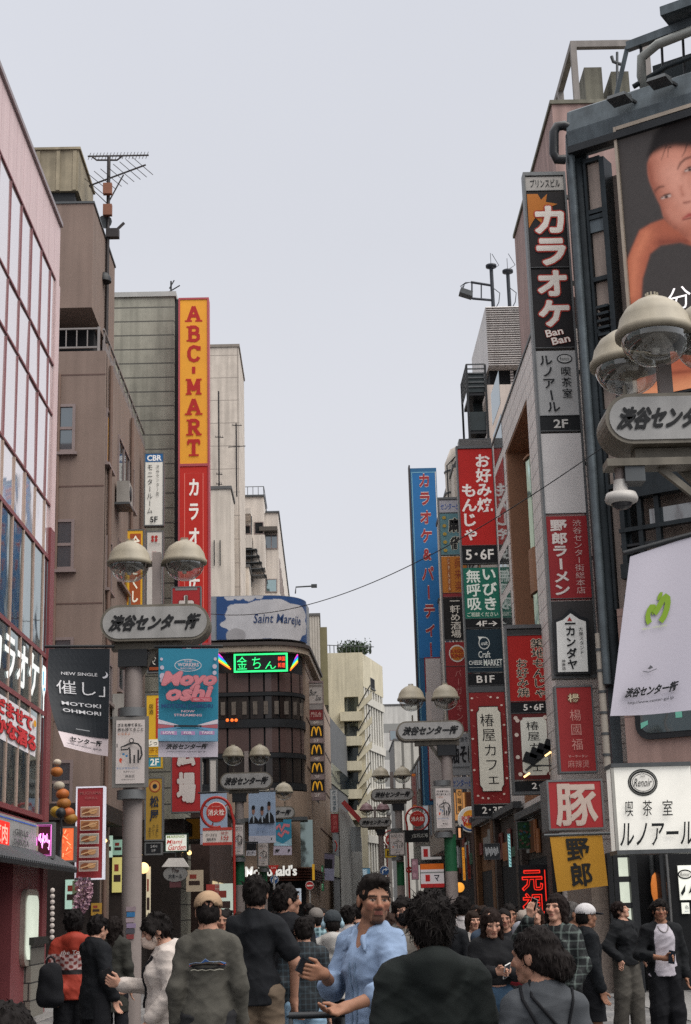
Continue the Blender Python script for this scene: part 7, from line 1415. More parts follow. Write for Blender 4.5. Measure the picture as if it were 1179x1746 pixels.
    for sx, sy0, sy1 in ((131, 1500, 1552), (136, 1498, 1550), (142, 1500, 1565), (147, 1499, 1555), (152, 1502, 1548)):
        for k in range(200):
            f = rg.random(); q = P(sx+3*math.sin(f*5), sy0+(sy1-sy0)*f, 31)+Vector((rg.gauss(0, .028), rg.gauss(0, .05), rg.gauss(0, .02))); s = rg.uniform(.012, .035); d1 = Vector((rg.gauss(0, 1), rg.gauss(0, 1), rg.gauss(0, 1))).normalized()*s; d2 = d1.cross(Vector((rg.gauss(0, 1), rg.gauss(0, 1), rg.gauss(0, 1)))).normalized()*s; g.quad(q-d1, q+d2, q+d1, q-d2, rg.choice(pm))
    t = thing('blossom_garland', 'pink blossom garland hanging under the red menu sign', 'garland', P(140, 1565, 31)); g.build('flowers', None, t); m = MB(); m.bar(P(128, 1499, 31), P(155, 1498, 31), .05, .05, greym); m.build('rail', None, t)
    # dark stall row beyond: canopy, goods, warm lamps
    wood = mat('dark_timber', '2a2320', rough=.7, var=.4, vs=5); warm = [mat('warm_bulb', 'ffcf8a', emit=2.2), mat('shop_glow', 'c9b58f', emit=.8, var=.5, vs=6)]
    def stall(label, Y0, Y1, x, h, posters, aw=None):
        t = thing('storefront', label, 'shop front', (x-.5, Y0, 0)); m = MB(); m.box(x-3, x-.8, Y0+.3, Y1, 0, h-.01, voidm); m.box(x-3, x, Y0, Y0+.12, 0, h, wood); m.box(x-.12, x, Y0+.13, Y0+.3, 0, h-.3, wood); m.box(x-3, x+.1, Y0-.05, Y1, h, h+.35, wood); m.box(x-.9, x-.1, Y0+.4, Y1, 0, .9, wood); m.build('wall', None, t)
        m = MB(); fe = east(x)
        for k in range(3): y = Y0+.8+k*(Y1-Y0-1)/3; m.ball((x-.2, y, h-.35), .07, 8, warm[0])
        m.build('bulb', None, t)
        m = MB(); rg = random.Random(int(Y0))
        for k in range(9): 
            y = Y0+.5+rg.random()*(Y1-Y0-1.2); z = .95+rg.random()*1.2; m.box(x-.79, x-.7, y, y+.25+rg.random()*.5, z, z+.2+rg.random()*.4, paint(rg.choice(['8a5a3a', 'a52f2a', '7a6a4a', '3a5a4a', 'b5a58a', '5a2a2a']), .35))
        m.build('goods', None, t)
        for k, (px, py, w, hh, c, e) in enumerate(posters):
            q = P(px, py, Y0-.06); m = MB(); m.box(q.x, q.x+w, Y0-.07, Y0-.03, q.z-hh, q.z, paint(c, e)); m.box(q.x+w*.15, q.x+w*.8, Y0-.075, Y0-.071, q.z-hh*.7, q.z-hh*.5, paint('3a2a26')); m.box(q.x+w*.2, q.x+w*.6, Y0-.075, Y0-.071, q.z-hh*.4, q.z-hh*.2, paint('8a3a30')); m.build('poster', None, t)
        if aw: m = MB(); awning(m, east(x), Y0+.2, Y1, aw[0], aw[1], aw[2], mat('awning_dark', '33383a', rough=.6, var=.3), .05); m.build('awning', None, t)
    stall('dark shop front with small lit posters just beyond the pink building', 33.2, 36.5, -4.86, 3.6, ((112, 1500, .25, .6, 'a5c5b5', .5), (124, 1502, .3, .5, '6a5a3a', .2), (156, 1540, .22, .25, '8a6a2a', .3)))
    stall('dark timber shop front with warm bulbs behind the nearest lamp pole', 36.8, 40.2, -4.5, 3.4, ((181, 1425, .16, .5, 'a5c0b0', .6), (192, 1462, .25, .8, 'b5ad6a', .5), (193, 1432, .25, .35, '7a9a8a', .5), (250, 1478, .1, 1.4, 'c0b59a', .4)))
    stall('dark shop front with a sloping canopy left of the restaurant', 41.5, 49.0, -3.9, 3.7, ((318, 1484, .45, .55, 'b0a08a', .1), (352, 1508, .35, .75, '8a3530', .3), (367, 1507, .5, .9, 'a5b0a5', .6)), (3.6, 4.6, 1.15))
    m = MB(); c = P(245, 1480, 36.6); m.ball(c, .13, 14, mat('round_lamp', 'f0c98a', emit=1.6)); m.build('globe', None, thing('globe_lamp', 'small round warm lamp glowing beside the nearest lamp pole', 'lamp', c))
    # rear infill so no bare wall shows at street level
    t = thing('passage_front', 'dark ground floor frontage between the grey panelled building and the restaurant', 'shop front', (-5, 53, 0)); m = MB(); m.box(-7, -3.75, 50, 63.5, 0, 5.2, mat('dim_brick', '4a3a36', rough=.8, var=.4, vs=3)); m.box(-7, -3.7, 49.9, 63.6, 5.21, 5.4, greym); m.build('wall', None, t); m = MB()
    for k in range(4): m.box(-3.74, -3.7, 51+k*3, 53+k*3, .3, 2.6, mat('shop_glow', 'c9b58f'))
    m.build('shop_window', None, t)
left_shops()
def right_shops():
    fr = west(RX); tile = linemat('brown_shop_tile', '4a403a', '2a2624', 'ZY', [.3, .6], width=.02, streak=.2, var=.3); dk = mat('dark_shop_wall', '3b3a3c')
    def front_(label, Y0, Y1, h, goods, col, door=True):
        X = RX-.04; t = thing('storefront', label, 'shop front', (RX, Y0, 0)); m = MB(); wall_mb(fr, -Y1, -Y0, 0, h, [(-Y1+.4, -Y0-.9, .0, 2.7)], col, thick=.02, mb=m)
        m2 = MB(); 
        for v in m.v: m2.v.append((v[0]-.05, v[1], v[2]))
        m2.f, m2.m, m2.s, m2.mats = m.f, m.m, m.s, m.mats
        m2.box(RX-.22, RX-.06, Y0, Y0+.7, 0, h, col); m2.box(RX-.22, RX-.06, Y1-.5, Y1-.02, 0, h, col); m2.box(RX-.3, RX-.06, Y0+.02, Y1, h+.003, h+.18, greym); m2.build('wall', None, t)
        m = MB(); m.box(RX-.049, RX-.02, Y0+.8, Y1-.4, .02, 2.69, voidm); m.build('doorway', None, t)
        rg = random.Random(int(Y0)); 
        for k in range(goods): y = Y0+1+rg.random()*(Y1-Y0-2); z = 2.8+rg.random()*max(.1, h-3.7); m = MB(); m.box(RX-.12, RX-.08, y, y+.5+rg.random()*1.2, z, z+.25+rg.random()*.6, paint(rg.choice(['6a6a68', '2a4a3a', '7a4a2a', '9a9a98', '5a2f2a']), .12)); m.build('board', None, t)
    front_('brown tiled shop front with scribbled boards below the third sign tower', 35.4, 41.2, 3.75, 3, tile); front_('brown tiled shop front next along, below the cafe sign', 41.4, 47.4, 4.1, 5, tile); front_('dark shop front beside the round burger sign', 47.6, 53.5, 4.2, 4, mat('ochre_shop', '6a4a30', rough=.7, var=.3)); front_('dim shop front beyond the burger sign', 53.8, 62, 4.4, 6, mat('dim_brick', '4a3a36'))
    psign('scribble_sign', 'grey sign with white scribbled lettering on the right hand shop wall', 826, 853, 1438, 1466, 43.5, '3f4244', [('s', [(.05+.1*k, .2+.1*(k % 2)), (.1+.1*k, .8-.1*(k % 3))], .09, 'b5b8b8') for k in range(9)], .12, depth=.1, border=.02)
    psign('thin_led_sign', 'thin bright cyan white vertical light sign on the right hand shops', 866, 872, 1421, 1479, 40.5, '9fd0cf', [('s', [(.2, .1*k), (.8, .1*k+.06)], .03, '2f6a70') for k in range(10)], .7, depth=.08, border=.015)
    psign('green_plant_board', 'dark green leafy panel above the red neon sign', 882, 920, 1400, 1448, 39.6, '1f3a26', [('o', random.random()*.9+.05, random.random()*.9+.05, .06, .04, random.choice(['2f5a35', '3a6a40', '254a5a', '5a3a35'])) for k in range(40)], .08, depth=.1, border=.02)
    t = thing('spot_lamps', 'row of black spot lamps with glowing bulbs crossing the smaller cafe sign', 'spot lamp', P(925, 1300, 36)); m = MB(); m.tube([P(897, 1314, 36), P(935, 1283, 36), P(960, 1298, 36)], .035, 6, greym); m.tube([P(905, 1305, 36), P(960, 1306, 36)], .02, 6, greym); m.build('arm', None, t)
    for px, py in ((903, 1294), (914, 1286), (926, 1279), (938, 1272)): m = MB(); q = P(px, py, 36); m.bar(q+Vector((-.12, 0, .06)), q+Vector((.14, 0, -.04)), .17, .24, blackm); m.build('lamp_head', None, t)
    for px, py in ((934, 1286), (898, 1322)): m = MB(); a = P(px, py, 35.9); m.tube([a+Vector((-.06, 0, -.04)), a+Vector((.08, 0, .05))], .022, 8, mat('warm_bulb', 'ffcf8a')); m.build('bulb', None, t)
    t = thing('amber_lantern', 'round amber lantern glowing low beside the green lamp base', 'lantern', P(782, 1515, 54)); m = MB(); m.ball(P(784, 1513, 54), .17, 14, mat('amber_glow', 'e0983a', emit=1.1)); m.build('globe', None, t); m = MB(); q = P(775, 1512, 54); m.box(q.x-.08, q.x+.1, 53.9, 54.05, q.z-.2, q.z+.2, paint('c0602a', .6)); m.build('side_board', None, t)
right_shops()
# ================================================================== people: one blended surface per body, garments grown round it
from mathutils.bvhtree import BVHTree
V3 = lambda *a: np.array(a, float)
def axis(lo, hi, base, fines):
    out = [lo]; x = lo
    while x < hi:
        st = base
        for a, b, s in fines:
            if a-base <= x <= b: st = min(st, s)
        x += st; out.append(x)
    return np.array(out)
def cap(a, b, ra, rb=None, flat=None): return ('c', np.array(a, float), np.array(b, float), ra, ra if rb is None else rb, flat)
def ell(c, r, rot=None): return ('e', np.array(c, float), np.array(r, float), rot)
def bump_(pr, g):
    if pr[0] == 'c': return ('c', pr[1], pr[2], pr[3]+g, pr[4]+g, pr[5])
    return ('e', pr[1], pr[2]+g, pr[3])
class Field:
    def __init__(s, lo, hi, base, fines=()):
        s.ax = [axis(lo[i], hi[i], base, [(f[0][i], f[1][i], f[2]) for f in fines]) for i in range(3)]
        s.F = np.full([len(a) for a in s.ax], .3)
    def block(s, lo, hi):
        sl = tuple(slice(max(0, np.searchsorted(a, l)-1), np.searchsorted(a, h)+1) for a, l, h in zip(s.ax, lo, hi))
        X, Y, Z = s.ax[0][sl[0]][:, None, None], s.ax[1][sl[1]][None, :, None], s.ax[2][sl[2]][None, None, :]
        return sl, X, Y, Z
    def dist(s, pr, m):
        if pr[0] == 'c':
            _, a, b, ra, rb, flat = pr; r = max(ra, rb)+m; sl, X, Y, Z = s.block(np.minimum(a, b)-r, np.maximum(a, b)+r)
            ba = b-a; bb = ba@ba+1e-12; px, py, pz = X-a[0], Y-a[1], Z-a[2]
            t = np.clip((px*ba[0]+py*ba[1]+pz*ba[2])/bb, 0, 1); qx, qy, qz = px-t*ba[0], py-t*ba[1], pz-t*ba[2]
            if flat: qy = qy*flat
            d = np.sqrt(qx*qx+qy*qy+qz*qz)-(ra+(rb-ra)*t)
            return sl, (d/flat**.5 if flat else d)
        _, c, r, rot = pr; R_ = r.max()+m; sl, X, Y, Z = s.block(c-R_, c+R_); q = [X-c[0], Y-c[1], Z-c[2]]
        if rot is not None: q = [rot[0, i]*q[0]+rot[1, i]*q[1]+rot[2, i]*q[2] for i in range(3)]
        k0 = np.sqrt((q[0]/r[0])**2+(q[1]/r[1])**2+(q[2]/r[2])**2); k1 = np.sqrt((q[0]/r[0]**2)**2+(q[1]/r[1]**2)**2+(q[2]/r[2]**2)**2)+1e-9
        return sl, k0*(k0-1)/k1
    def put(s, pr, k=.03):
        sl, d = s.dist(pr, k+.03); a = s.F[sl]; h = np.clip(.5+.5*(d-a)/k, 0, 1); s.F[sl] = d*(1-h)+a*h-k*h*(1-h)
    def cut(s, pr, k=.01):
        sl, d = s.dist(pr, k+.03); a = s.F[sl]; d = -d; h = np.clip(.5-.5*(d-a)/k, 0, 1); s.F[sl] = d*(1-h)+a*h+k*h*(1-h)
    def plane(s, n, o):                     # keep the side where (p-o).n < 0
        X, Y, Z = s.ax[0][:, None, None], s.ax[1][None, :, None], s.ax[2][None, None, :]
        s.F = np.maximum(s.F, (X-o[0])*n[0]+(Y-o[1])*n[1]+(Z-o[2])*n[2])
    def rough(s, amp, freq, seed, sq=(1, 1, 1), n=7, ridge=False):
        r = np.random.default_rng(seed); X, Y, Z = s.ax[0][:, None, None], s.ax[1][None, :, None], s.ax[2][None, None, :]; near = np.abs(s.F) < .06; acc = 0
        for i in range(n):
            k = r.normal(size=3); k = k/np.linalg.norm(k)*freq*r.uniform(.6, 1.7)*np.array(sq); q_ = np.sin(X*k[0]+Y*k[1]+Z*k[2]+r.uniform(0, 6.3)+1.2*np.sin(X*k[1]*.7-Z*k[0]*.6+i)); acc = acc-((1-np.abs(q_))**2.2*2.2-.7 if ridge else q_)
        s.F = np.where(near, s.F+amp*acc/math.sqrt(n), s.F)
    def nets(s):
        F = s.F; S = F < 0; c = np.zeros([n-1 for n in F.shape], np.int8)
        for i in (0, 1):
            for j in (0, 1):
                for k in (0, 1): c += S[i:F.shape[0]-1+i, j:F.shape[1]-1+j, k:F.shape[2]-1+k]
        act = (c > 0) & (c < 8); idx = -np.ones(act.shape, int); I, J, K = np.nonzero(act); idx[I, J, K] = np.arange(len(I)); acc = np.zeros((len(I), 3)); cnt = np.zeros(len(I))
        A = s.ax
        for axn in range(3):
            for u in (0, 1):
                for v in (0, 1):
                    o0 = [0, 0, 0]; oth = [q for q in range(3) if q != axn]; o0[oth[0]] = u; o0[oth[1]] = v; o1 = list(o0); o1[axn] = 1
                    f0 = F[I+o0[0], J+o0[1], K+o0[2]]; f1 = F[I+o1[0], J+o1[1], K+o1[2]]; m = (f0 < 0) != (f1 < 0); t = np.where(m, f0/(f0-f1+1e-12), 0)
                    p = np.stack([A[0][I+o0[0]], A[1][J+o0[1]], A[2][K+o0[2]]], 1); q = np.stack([A[0][I+o1[0]], A[1][J+o1[1]], A[2][K+o1[2]]], 1)
                    acc += np.where(m[:, None], p+(q-p)*t[:, None], 0); cnt += m
        V = acc/np.maximum(cnt, 1)[:, None]; Q = []
        for axn in range(3):
            sh = [slice(1, -1)]*3; sh[axn] = slice(0, -1); sh1 = [slice(1, -1)]*3; sh1[axn] = slice(1, None)
            f0, f1 = S[tuple(sh)], S[tuple(sh1)]; E = np.nonzero(f0 != f1); sg = f0[E]; b = [E[0]+(axn != 0), E[1]+(axn != 1), E[2]+(axn != 2)]
            o = [q for q in range(3) if q != axn]
            def at(du, dv):
                g = [b[0].copy(), b[1].copy(), b[2].copy()]; g[o[0]] = g[o[0]]-du; g[o[1]] = g[o[1]]-dv; return idx[g[0], g[1], g[2]]
            q = np.stack([at(1, 1), at(0, 1), at(0, 0), at(1, 0)], 1)
            if axn == 1: sg = ~sg
            q[~sg] = q[~sg][:, ::-1]; Q.append(q)
        Q = np.concatenate(Q); return V, Q[(Q >= 0).all(1)]
def npmesh(name, V, Q, material, parent=None, base=(0, 0, 0), col=None, label=None, cat=None, group=None):
    me = bpy.data.meshes.new(name); org = ORG[parent.name] if parent is not None else Vector(base)
    W = (V-np.array(org)).astype(np.float32); n, m = len(W), len(Q)
    me.vertices.add(n); me.vertices.foreach_set('co', W.ravel()); me.loops.add(4*m); me.loops.foreach_set('vertex_index', Q.ravel().astype(np.int32)); me.polygons.add(m); me.polygons.foreach_set('loop_start', np.arange(0, 4*m, 4, dtype=np.int32)); me.polygons.foreach_set('use_smooth', np.ones(m, bool)); me.update(); me.validate()
    me.materials.append(material)
    if col is not None: at = me.color_attributes.new('col', 'FLOAT_COLOR', 'POINT'); cc = np.ones((n, 4), np.float32); cc[:, :3] = col; at.data.foreach_set('color', cc.ravel())
    o = bpy.data.objects.new(name, me); COL.objects.link(o); ORG[o.name] = org
    if parent is not None: o.parent = parent
    else: o.location = org
    return tag(o, label, cat, group)
def rotm(yaw=0, pitch=0, roll=0):           # pitch > 0 looks up
    cy, sy = math.cos(R(yaw)), math.sin(R(yaw)); cp, sp = math.cos(R(-pitch)), math.sin(R(-pitch)); cr, sr = math.cos(R(roll)), math.sin(R(roll))
    return np.array(((cy, -sy, 0), (sy, cy, 0), (0, 0, 1)))@np.array(((1, 0, 0), (0, cp, -sp), (0, sp, cp)))@np.array(((cr, 0, sr), (0, 1, 0), (-sr, 0, cr)))
def fabric(h, kind='cloth'):
    if kind == 'hair': return hairmat(h)
    return mat('%s_%s' % (kind, h), h, rough=.85 if kind != 'leather' else .45, var=.3, vs=7, bump=.5, bs=300, bump_d=.003, spec=.2)
def hairmat(h):
    name = 'hair_'+h
    if name in MATS: return MATS[name]
    m = mat(name, h, rough=.7, var=0, spec=.12); n, l = m.node_tree.nodes, m.node_tree.links; b = n['Principled BSDF']; tc = n.new('ShaderNodeTexCoord'); mp = n.new('ShaderNodeMapping'); mp.inputs['Scale'].default_value = (1, 1, .22); no = n.new('ShaderNodeTexNoise'); no.inputs['Scale'].default_value = 110; no.inputs['Detail'].default_value = 4
    l.new(tc.outputs['Object'], mp.inputs[0]); l.new(mp.outputs[0], no.inputs['Vector']); bp = n.new('ShaderNodeBump'); bp.inputs['Strength'].default_value = .8; bp.inputs['Distance'].default_value = .006; l.new(no.outputs['Fac'], bp.inputs['Height']); l.new(bp.outputs[0], b.inputs['Normal'])
    return m
SKIN = {'light': 'b48a76', 'mid': '9a7360', 'tan': '8a6450'}
def person(label, px, top, Y, yaw, head=(0, 0, 0), sex='m', wide=1., skin='light', face=False, arms=None, legs=None, hair='short', haircol='14100f', top_c='1a1b1f', sleeve='long', top_fit=.012, hem=.92, jacket=None, bottom=('pants', '1c1d22', .016), shoes='2a2a2c', beard=None, mask=None, hood=None, collar=None, neck_v=0., pattern=None, jpattern=None, res=None, h=None, lean=0., stride=.0, group=None, cap_c=None, beanie=None, phones=None, wrinkle=.004):
    z = P(px, top, Y).z; h = h or min(1.95, max(1.38, z-.012)); s = h/1.72; base = Vector((P(px, min(top+150, 1720), Y).x, Y, 0))
    seed = int(px*7+Y*13); Rb = rotm(yaw); near = res or (.0075 if Y < 9.9 else .0095 if Y < 16 else .012)
    T = lambda V: np.array(base)+(V*s)@Rb.T
    fem = sex == 'f'; sh = (.142 if fem else .165)*wide; A = {1: {}, -1: {}}
    for sd in (1, -1):
        d = dict(sh=V3(sd*sh, .012, 1.385), el=V3(sd*(sh+.045), .035, 1.12), wr=V3(sd*(sh+.055), -.04, .875), hd=V3(sd*.05, -.25, -1), curl=.35, thumb=V3(-sd*.4, -1, -.2)); d.update((arms or {}).get(sd, {}))
        for q in ('el', 'wr', 'hd', 'thumb'): d[q] = np.array(d[q], float)
        A[sd] = d
    torso = [ell((0, .0, 1.275), (.146*wide*(.93 if fem else 1), .106*wide**.5, .165)), ell((0, .0, 1.09), (.132*wide*(.92 if fem else 1), .098*wide**.5, .16)), ell((0, .012, .95), (.162*wide, .112*wide**.5, .125)), cap((-sh*.8, .012, 1.378), (sh*.8, .012, 1.378), .05), cap((0, .03, 1.38), (0, .02, 1.46), .075, .062)]+[cap((sd*.03, .028, 1.45), (sd*sh*.85, .015, 1.392), .046, .04) for sd in (1, -1)]
    if fem: torso += [ell((sd*.07, -.075, 1.26), (.062, .05, .06)) for sd in (1, -1)]
    arm = {sd: [cap(A[sd]['sh'], A[sd]['el'], .05*wide**.5, .040), cap(A[sd]['el'], A[sd]['wr'], .039, .026)] for sd in (1, -1)}
    L = {}
    for sd in (1, -1):
        st = stride*sd; d = dict(hip=V3(sd*.088, .01, .93), kn=V3(sd*.098, -.015-st*.5, .50), an=V3(sd*.105, .03-st, .085), toe=-1); d.update((legs or {}).get(sd, {}))
        L[sd] = d
    leg = {sd: [cap(L[sd]['hip'], L[sd]['kn'], .082, .054), cap(L[sd]['kn'], L[sd]['an'], .054, .036)] for sd in (1, -1)}
    # ---- head frame
    Rh = rotm(head[0]-0, head[1], head[2]); nb = V3(0, .018+lean*.3, 1.455); hc = nb+Rh@V3(0, -.025, .15)
    H = lambda x, y, zz: hc+Rh@V3(x, y, zz)
    he = lambda c, r: ell(H(*c), r, Rh)
    fw = .95 if fem else 1.
    hp = [he((0, .014, .032), (.077, .097, .088)), he((0, -.03, -.032), (.0545*fw, .066, .083)), cap(H(-.043*fw, -.005, -.062), H(.043*fw, -.005, -.062), .026), cap(H(-.014, -.066, -.094), H(.014, -.066, -.094), .02)]
    hf = [cap(H(-.042, -.07, -.018), H(-.042, -.062, -.03), .021), cap(H(.042, -.07, -.018), H(.042, -.062, -.03), .021), cap(H(-.043, -.076, .022), H(.043, -.076, .022), .012)] if face else []
    # ---- body
    fines = []
    if face: fines.append((hc-.13, hc+.13, .0042 if Y < 12 else .0052))
    else: fines.append((hc-.13, hc+.13, .008))
    hand_fine = .0048 if Y < 15 else .0065
    for sd in (1, -1):
        q = A[sd]['wr']+A[sd]['hd']/np.linalg.norm(A[sd]['hd'])*.08
        if Y < 18 and not A[sd].get('hide'): fines.append((q-.11, q+.11, hand_fine))
    lo, hi = np.min([a for a in [V3(-.36, -.25, 0)]+[A[q]['wr']-.2 for q in (1, -1)]], 0), np.max([V3(.36, .28, 1.80)]+[A[q]['wr']+.2 for q in (1, -1)], 0); lo[2] = -.02
    B = Field(lo, hi, max(near*1.25, .0115), fines)
    for p in torso: B.put(p, .05)
    for sd in (1, -1):
        for p in arm[sd]+leg[sd]: B.put(p, .03)
        an = L[sd]['an']; B.put(cap(an+V3(0, .02, -.045), an+V3(sd*.01, -.13, -.055), .034, .028), .02)
    B.put(cap(nb+V3(0, .012, -.05), H(0, .03, -.06), .056, .052), .03)
    for p in hp: B.put(p, .022)
    for p in hf: B.put(p, .014)
    if face:
        for sd in (1, -1): B.cut(ell(H(sd*.032, -.108, -.001), V3(.02, .024, .0135), Rh), .01); B.put(ell(H(sd*.0315, -.0735, -.002), V3(.015, .0135, .0105), Rh), .003)
        B.put(cap(H(0, -.088, .014), H(0, -.112, -.028), .0075, .0125), .012); B.put(cap(H(-.013, -.096, -.034), H(.013, -.096, -.034), .0085), .009)
        B.put(cap(H(-.019, -.086, -.058), H(.019, -.086, -.058), .0068), .006); B.put(cap(H(-.015, -.087, -.069), H(.015, -.087, -.069), .0072), .006)
    else: B.put(cap(H(0, -.085, .01), H(0, -.11, -.03), .009, .014), .015)
    for sd in (1, -1): B.put(ell(H(sd*.079, .012, -.008), V3(.011, .021, .033), Rh), .008)
    for sd in (1, -1):                       # hands: palm, four bent fingers of different length, thumb from the side of the palm
        d = A[sd]; w = d['wr']; f = d['hd']/np.linalg.norm(d['hd']); th = d['thumb']-f*(d['thumb']@f); th /= np.linalg.norm(th)+1e-9; pn = np.cross(f, th)*(-sd); c = d['curl']
        palm = w+f*.048; B.put(cap(w, w+f*.03, .026, .028), .02)
        for k in (-1, -.33, .33, 1): B.put(cap(w+f*.02+th*k*.018, w+f*.085+th*k*.03, .0155, .013), .012)
        for k, ln in ((1, .078), (.36, .086), (-.30, .08), (-.95, .062)):
            r0 = w+f*.088+th*k*.031; a1 = c*.9; a2 = c*2.0; d1 = f*math.cos(a1)+pn*math.sin(a1); d2 = f*math.cos(a2)+pn*math.sin(a2); m1 = r0+d1*ln*.55; B.put(cap(r0, m1, .0098, .0088), .004); B.put(cap(m1, m1+d2*ln*.5, .0088, .0072), .003)
        t0 = w+f*.035+th*.026; t1 = t0+(f*.62+th*.6+pn*.35)/1.0*.05; B.put(cap(t0, t1, .0135, .0108), .008); B.put(cap(t1, t1+(f*.8+pn*.5*c+th*.15)*.036, .0105, .008), .003)
    V, Q = B.nets(); cl = np.tile(np.array(hx(SKIN.get(skin, skin))), (len(V), 1)); q = (V-hc)@Rh
    def tint(mask_, c, a=1.): cl[mask_] = cl[mask_]*(1-a)+np.array(hx(c))*a
    if face:
        fr_ = q[:, 1] < -.045
        tint(fr_ & (np.abs(q[:, 2]+.063) < .0095) & (np.abs(q[:, 0]) < .022), '8a4a44', .7); tint(fr_ & (np.abs(q[:, 2]+.0635) < .0024) & (np.abs(q[:, 0]) < .021), '3a1c1a', .7)
        for sd in (1, -1):
            ex, ez = q[:, 0]-sd*.0315, q[:, 2]+.001
            tint(fr_ & (ex**2/.0145**2+ez**2/.0042**2 < 1), '7d6e66'); tint(fr_ & (ex**2+ez**2 < .0066**2) & (np.abs(ez) < .0055), '17100d'); tint(fr_ & (np.abs(ez-.0068) < .0028) & (np.abs(ex) < .018), '1e1412', .9)
            tint(fr_ & (np.abs(q[:, 2]-.0175-.06*(.03-np.abs(ex+.0))*1.) < (.0055 if sex == 'm' else .0034)) & (np.abs(ex) < .021), '1a1310', .88)
        cheek = fr_ & ((np.abs(q[:, 0])-.04)**2+(q[:, 2]+.03)**2 < .02**2); tint(cheek, 'a5564a', .18); tint(fr_ & (np.abs(q[:, 0]) < .016) & (q[:, 2] < -.018) & (q[:, 2] > -.04), 'a0523f', .25)
    if beard:
        bd = (q[:, 1] < -.02) & (((q[:, 2] < -.071) & (np.abs(q[:, 0]) < .03) & (q[:, 2] > -.125)) | ((np.abs(q[:, 2]+.048) < .0058) & (np.abs(q[:, 0]) < .027))); tint(bd, beard, .62); tint((q[:, 1] < .0) & (q[:, 2] < -.05) & (q[:, 2] > -.12), beard, .22)
    body = npmesh('person', T(V), Q, vcolmat('skin', rough=.62, spec=.22, sss=.05, bump=.3, bs=260, var=.12, vs=45, bump_d=.002), None, base, cl, label, 'person', group)
    out = {'o': body, 'T': T, 'A': A, 's': s, 'H': lambda x, y, zz: T(H(x, y, zz)[None])[0], 'base': base, 'Rb': Rb}
    def emit_(Fd, name, material, col=None, bvh=False):
        V, Q = Fd.nets(); W = T(V); 
        if len(Q) == 0: return None
        o = npmesh(name, W, Q, material, body, col=None if col is None else col(V))
        if bvh: out['bvh_'+name] = BVHTree.FromPolygons([tuple(v) for v in W], [tuple(q) for q in Q])
        return o
    def garment(name, colour, fit, sl, hemz, pat=None, open_=0., kind='cloth', bvh=True, wr=wrinkle):
        g = Field(np.minimum(lo, V3(-.4, -.3, 0))*V3(1, 1, 0)+V3(0, 0, hemz-.06), np.maximum(hi, V3(.4, .3, 0))*V3(1, 1, 0)+V3(0, 0, max(1.58, A[1]['el'][2]+.25, A[-1]['el'][2]+.25, A[1]['wr'][2]+.1, A[-1]['wr'][2]+.1)), near)
        for p in torso[:4]+torso[5:]: g.put(bump_(p, fit), .05)
        g.put(cap((0, .03, 1.38), (0, .022, 1.43), .085+fit*.5, .07+fit*.4), .05)
        if hemz < .98: g.put(cap((0, .008, 1.05), (0, .01, hemz), .125*wide+fit, .162*wide+fit+.004, 1.36), .04)
        for sd in (1, -1):
            a = A[sd]; ext = max(0, fit-.012)
            if sl == 'none': g.put(cap(a['sh'], a['sh']+V3(-sd*.03, 0, -.02), .04), .03); continue
            g.put(cap(a['sh']+V3(-sd*.008, 0, -.004), a['el'], .05*wide**.5+fit, .044+fit), .032) if sl != 'short' else g.put(cap(a['sh'], a['sh']+(a['el']-a['sh'])*.72, .052*wide**.5+fit, .054+fit), .032)
            if sl == 'long': g.put(cap(a['el'], a['wr']+(a['el']-a['wr'])*.08, .045+fit, .033+fit), .035); g.put(cap(a['wr']+(a['el']-a['wr'])*.14, a['wr']+(a['el']-a['wr'])*.07, .034+fit*1.05, .033+fit), .01)
            if sl == 'roll': g.put(cap(a['el'], a['el']+(a['wr']-a['el'])*.22, .046+fit, .044+fit), .03); g.put(cap(a['el']+(a['wr']-a['el'])*.18, a['el']+(a['wr']-a['el'])*.30, .047+fit, .046+fit), .006)
        g.rough(wr*.85, 13, seed, (1.1, .8, 1.0), 6, True); g.rough(wr*.45, 27, seed+1, (.8, .8, 1.1), 5, True)
        if hood and name != 'shirt': g.put(cap((-.06, .085, 1.44), (.06, .085, 1.44), .058), .04); g.put(cap((0, .10, 1.45), (0, .115, 1.37), .07, .05), .04)
        g.cut(cap(nb+V3(0, -.0, -.005), nb+V3(0, -.05, .16), .064, .1), .012)
        if collar and name == ('shirt' if not jacket else 'jacket'):
            for sd in (1, -1): g.put(cap(V3(sd*.028, -.088, 1.425), V3(sd*.085, -.02, 1.462), .015), .006); g.put(cap(V3(sd*.045, -.092, 1.42), V3(sd*.078, -.112, 1.36), .02, .009), .008)
            for i in range(12):
                a0, a1 = [math.pi*(-.32+1.64*(i+j)/12) for j in (0, 1)]; f_ = lambda a: V3(.078*math.cos(a), .022+.072*math.sin(a), 1.445+.018*math.sin(a)); g.put(cap(f_(a0), f_(a1), .017), .008)
        if neck_v and name == 'shirt': g.cut(cap(V3(0, -.085, 1.45), V3(0, -.15, 1.43-neck_v), .052, .016), .008)
        if open_:
            g.cut(cap(V3(0, -.2, 1.5), V3(0, -.22, hemz-.1), open_+.03, open_+.065), .012)
        g.plane(V3(0, 0, -1), V3(0, 0, hemz))
        m_ = vcolmat('patterned_cloth', rough=.85, bump=.4, bs=300, bump_d=.003, var=.15, vs=8) if pat else fabric(colour, kind)
        return emit_(g, name, m_, pat, bvh)
    garment('shirt', top_c, top_fit, sleeve if not jacket else 'none', hem, pattern)
    if jacket: garment('jacket', jacket['c'], jacket.get('fit', .03), jacket.get('sleeve', 'long'), jacket.get('hem', .86), jpattern, jacket.get('open', 0.), wr=jacket.get('wr', .006))
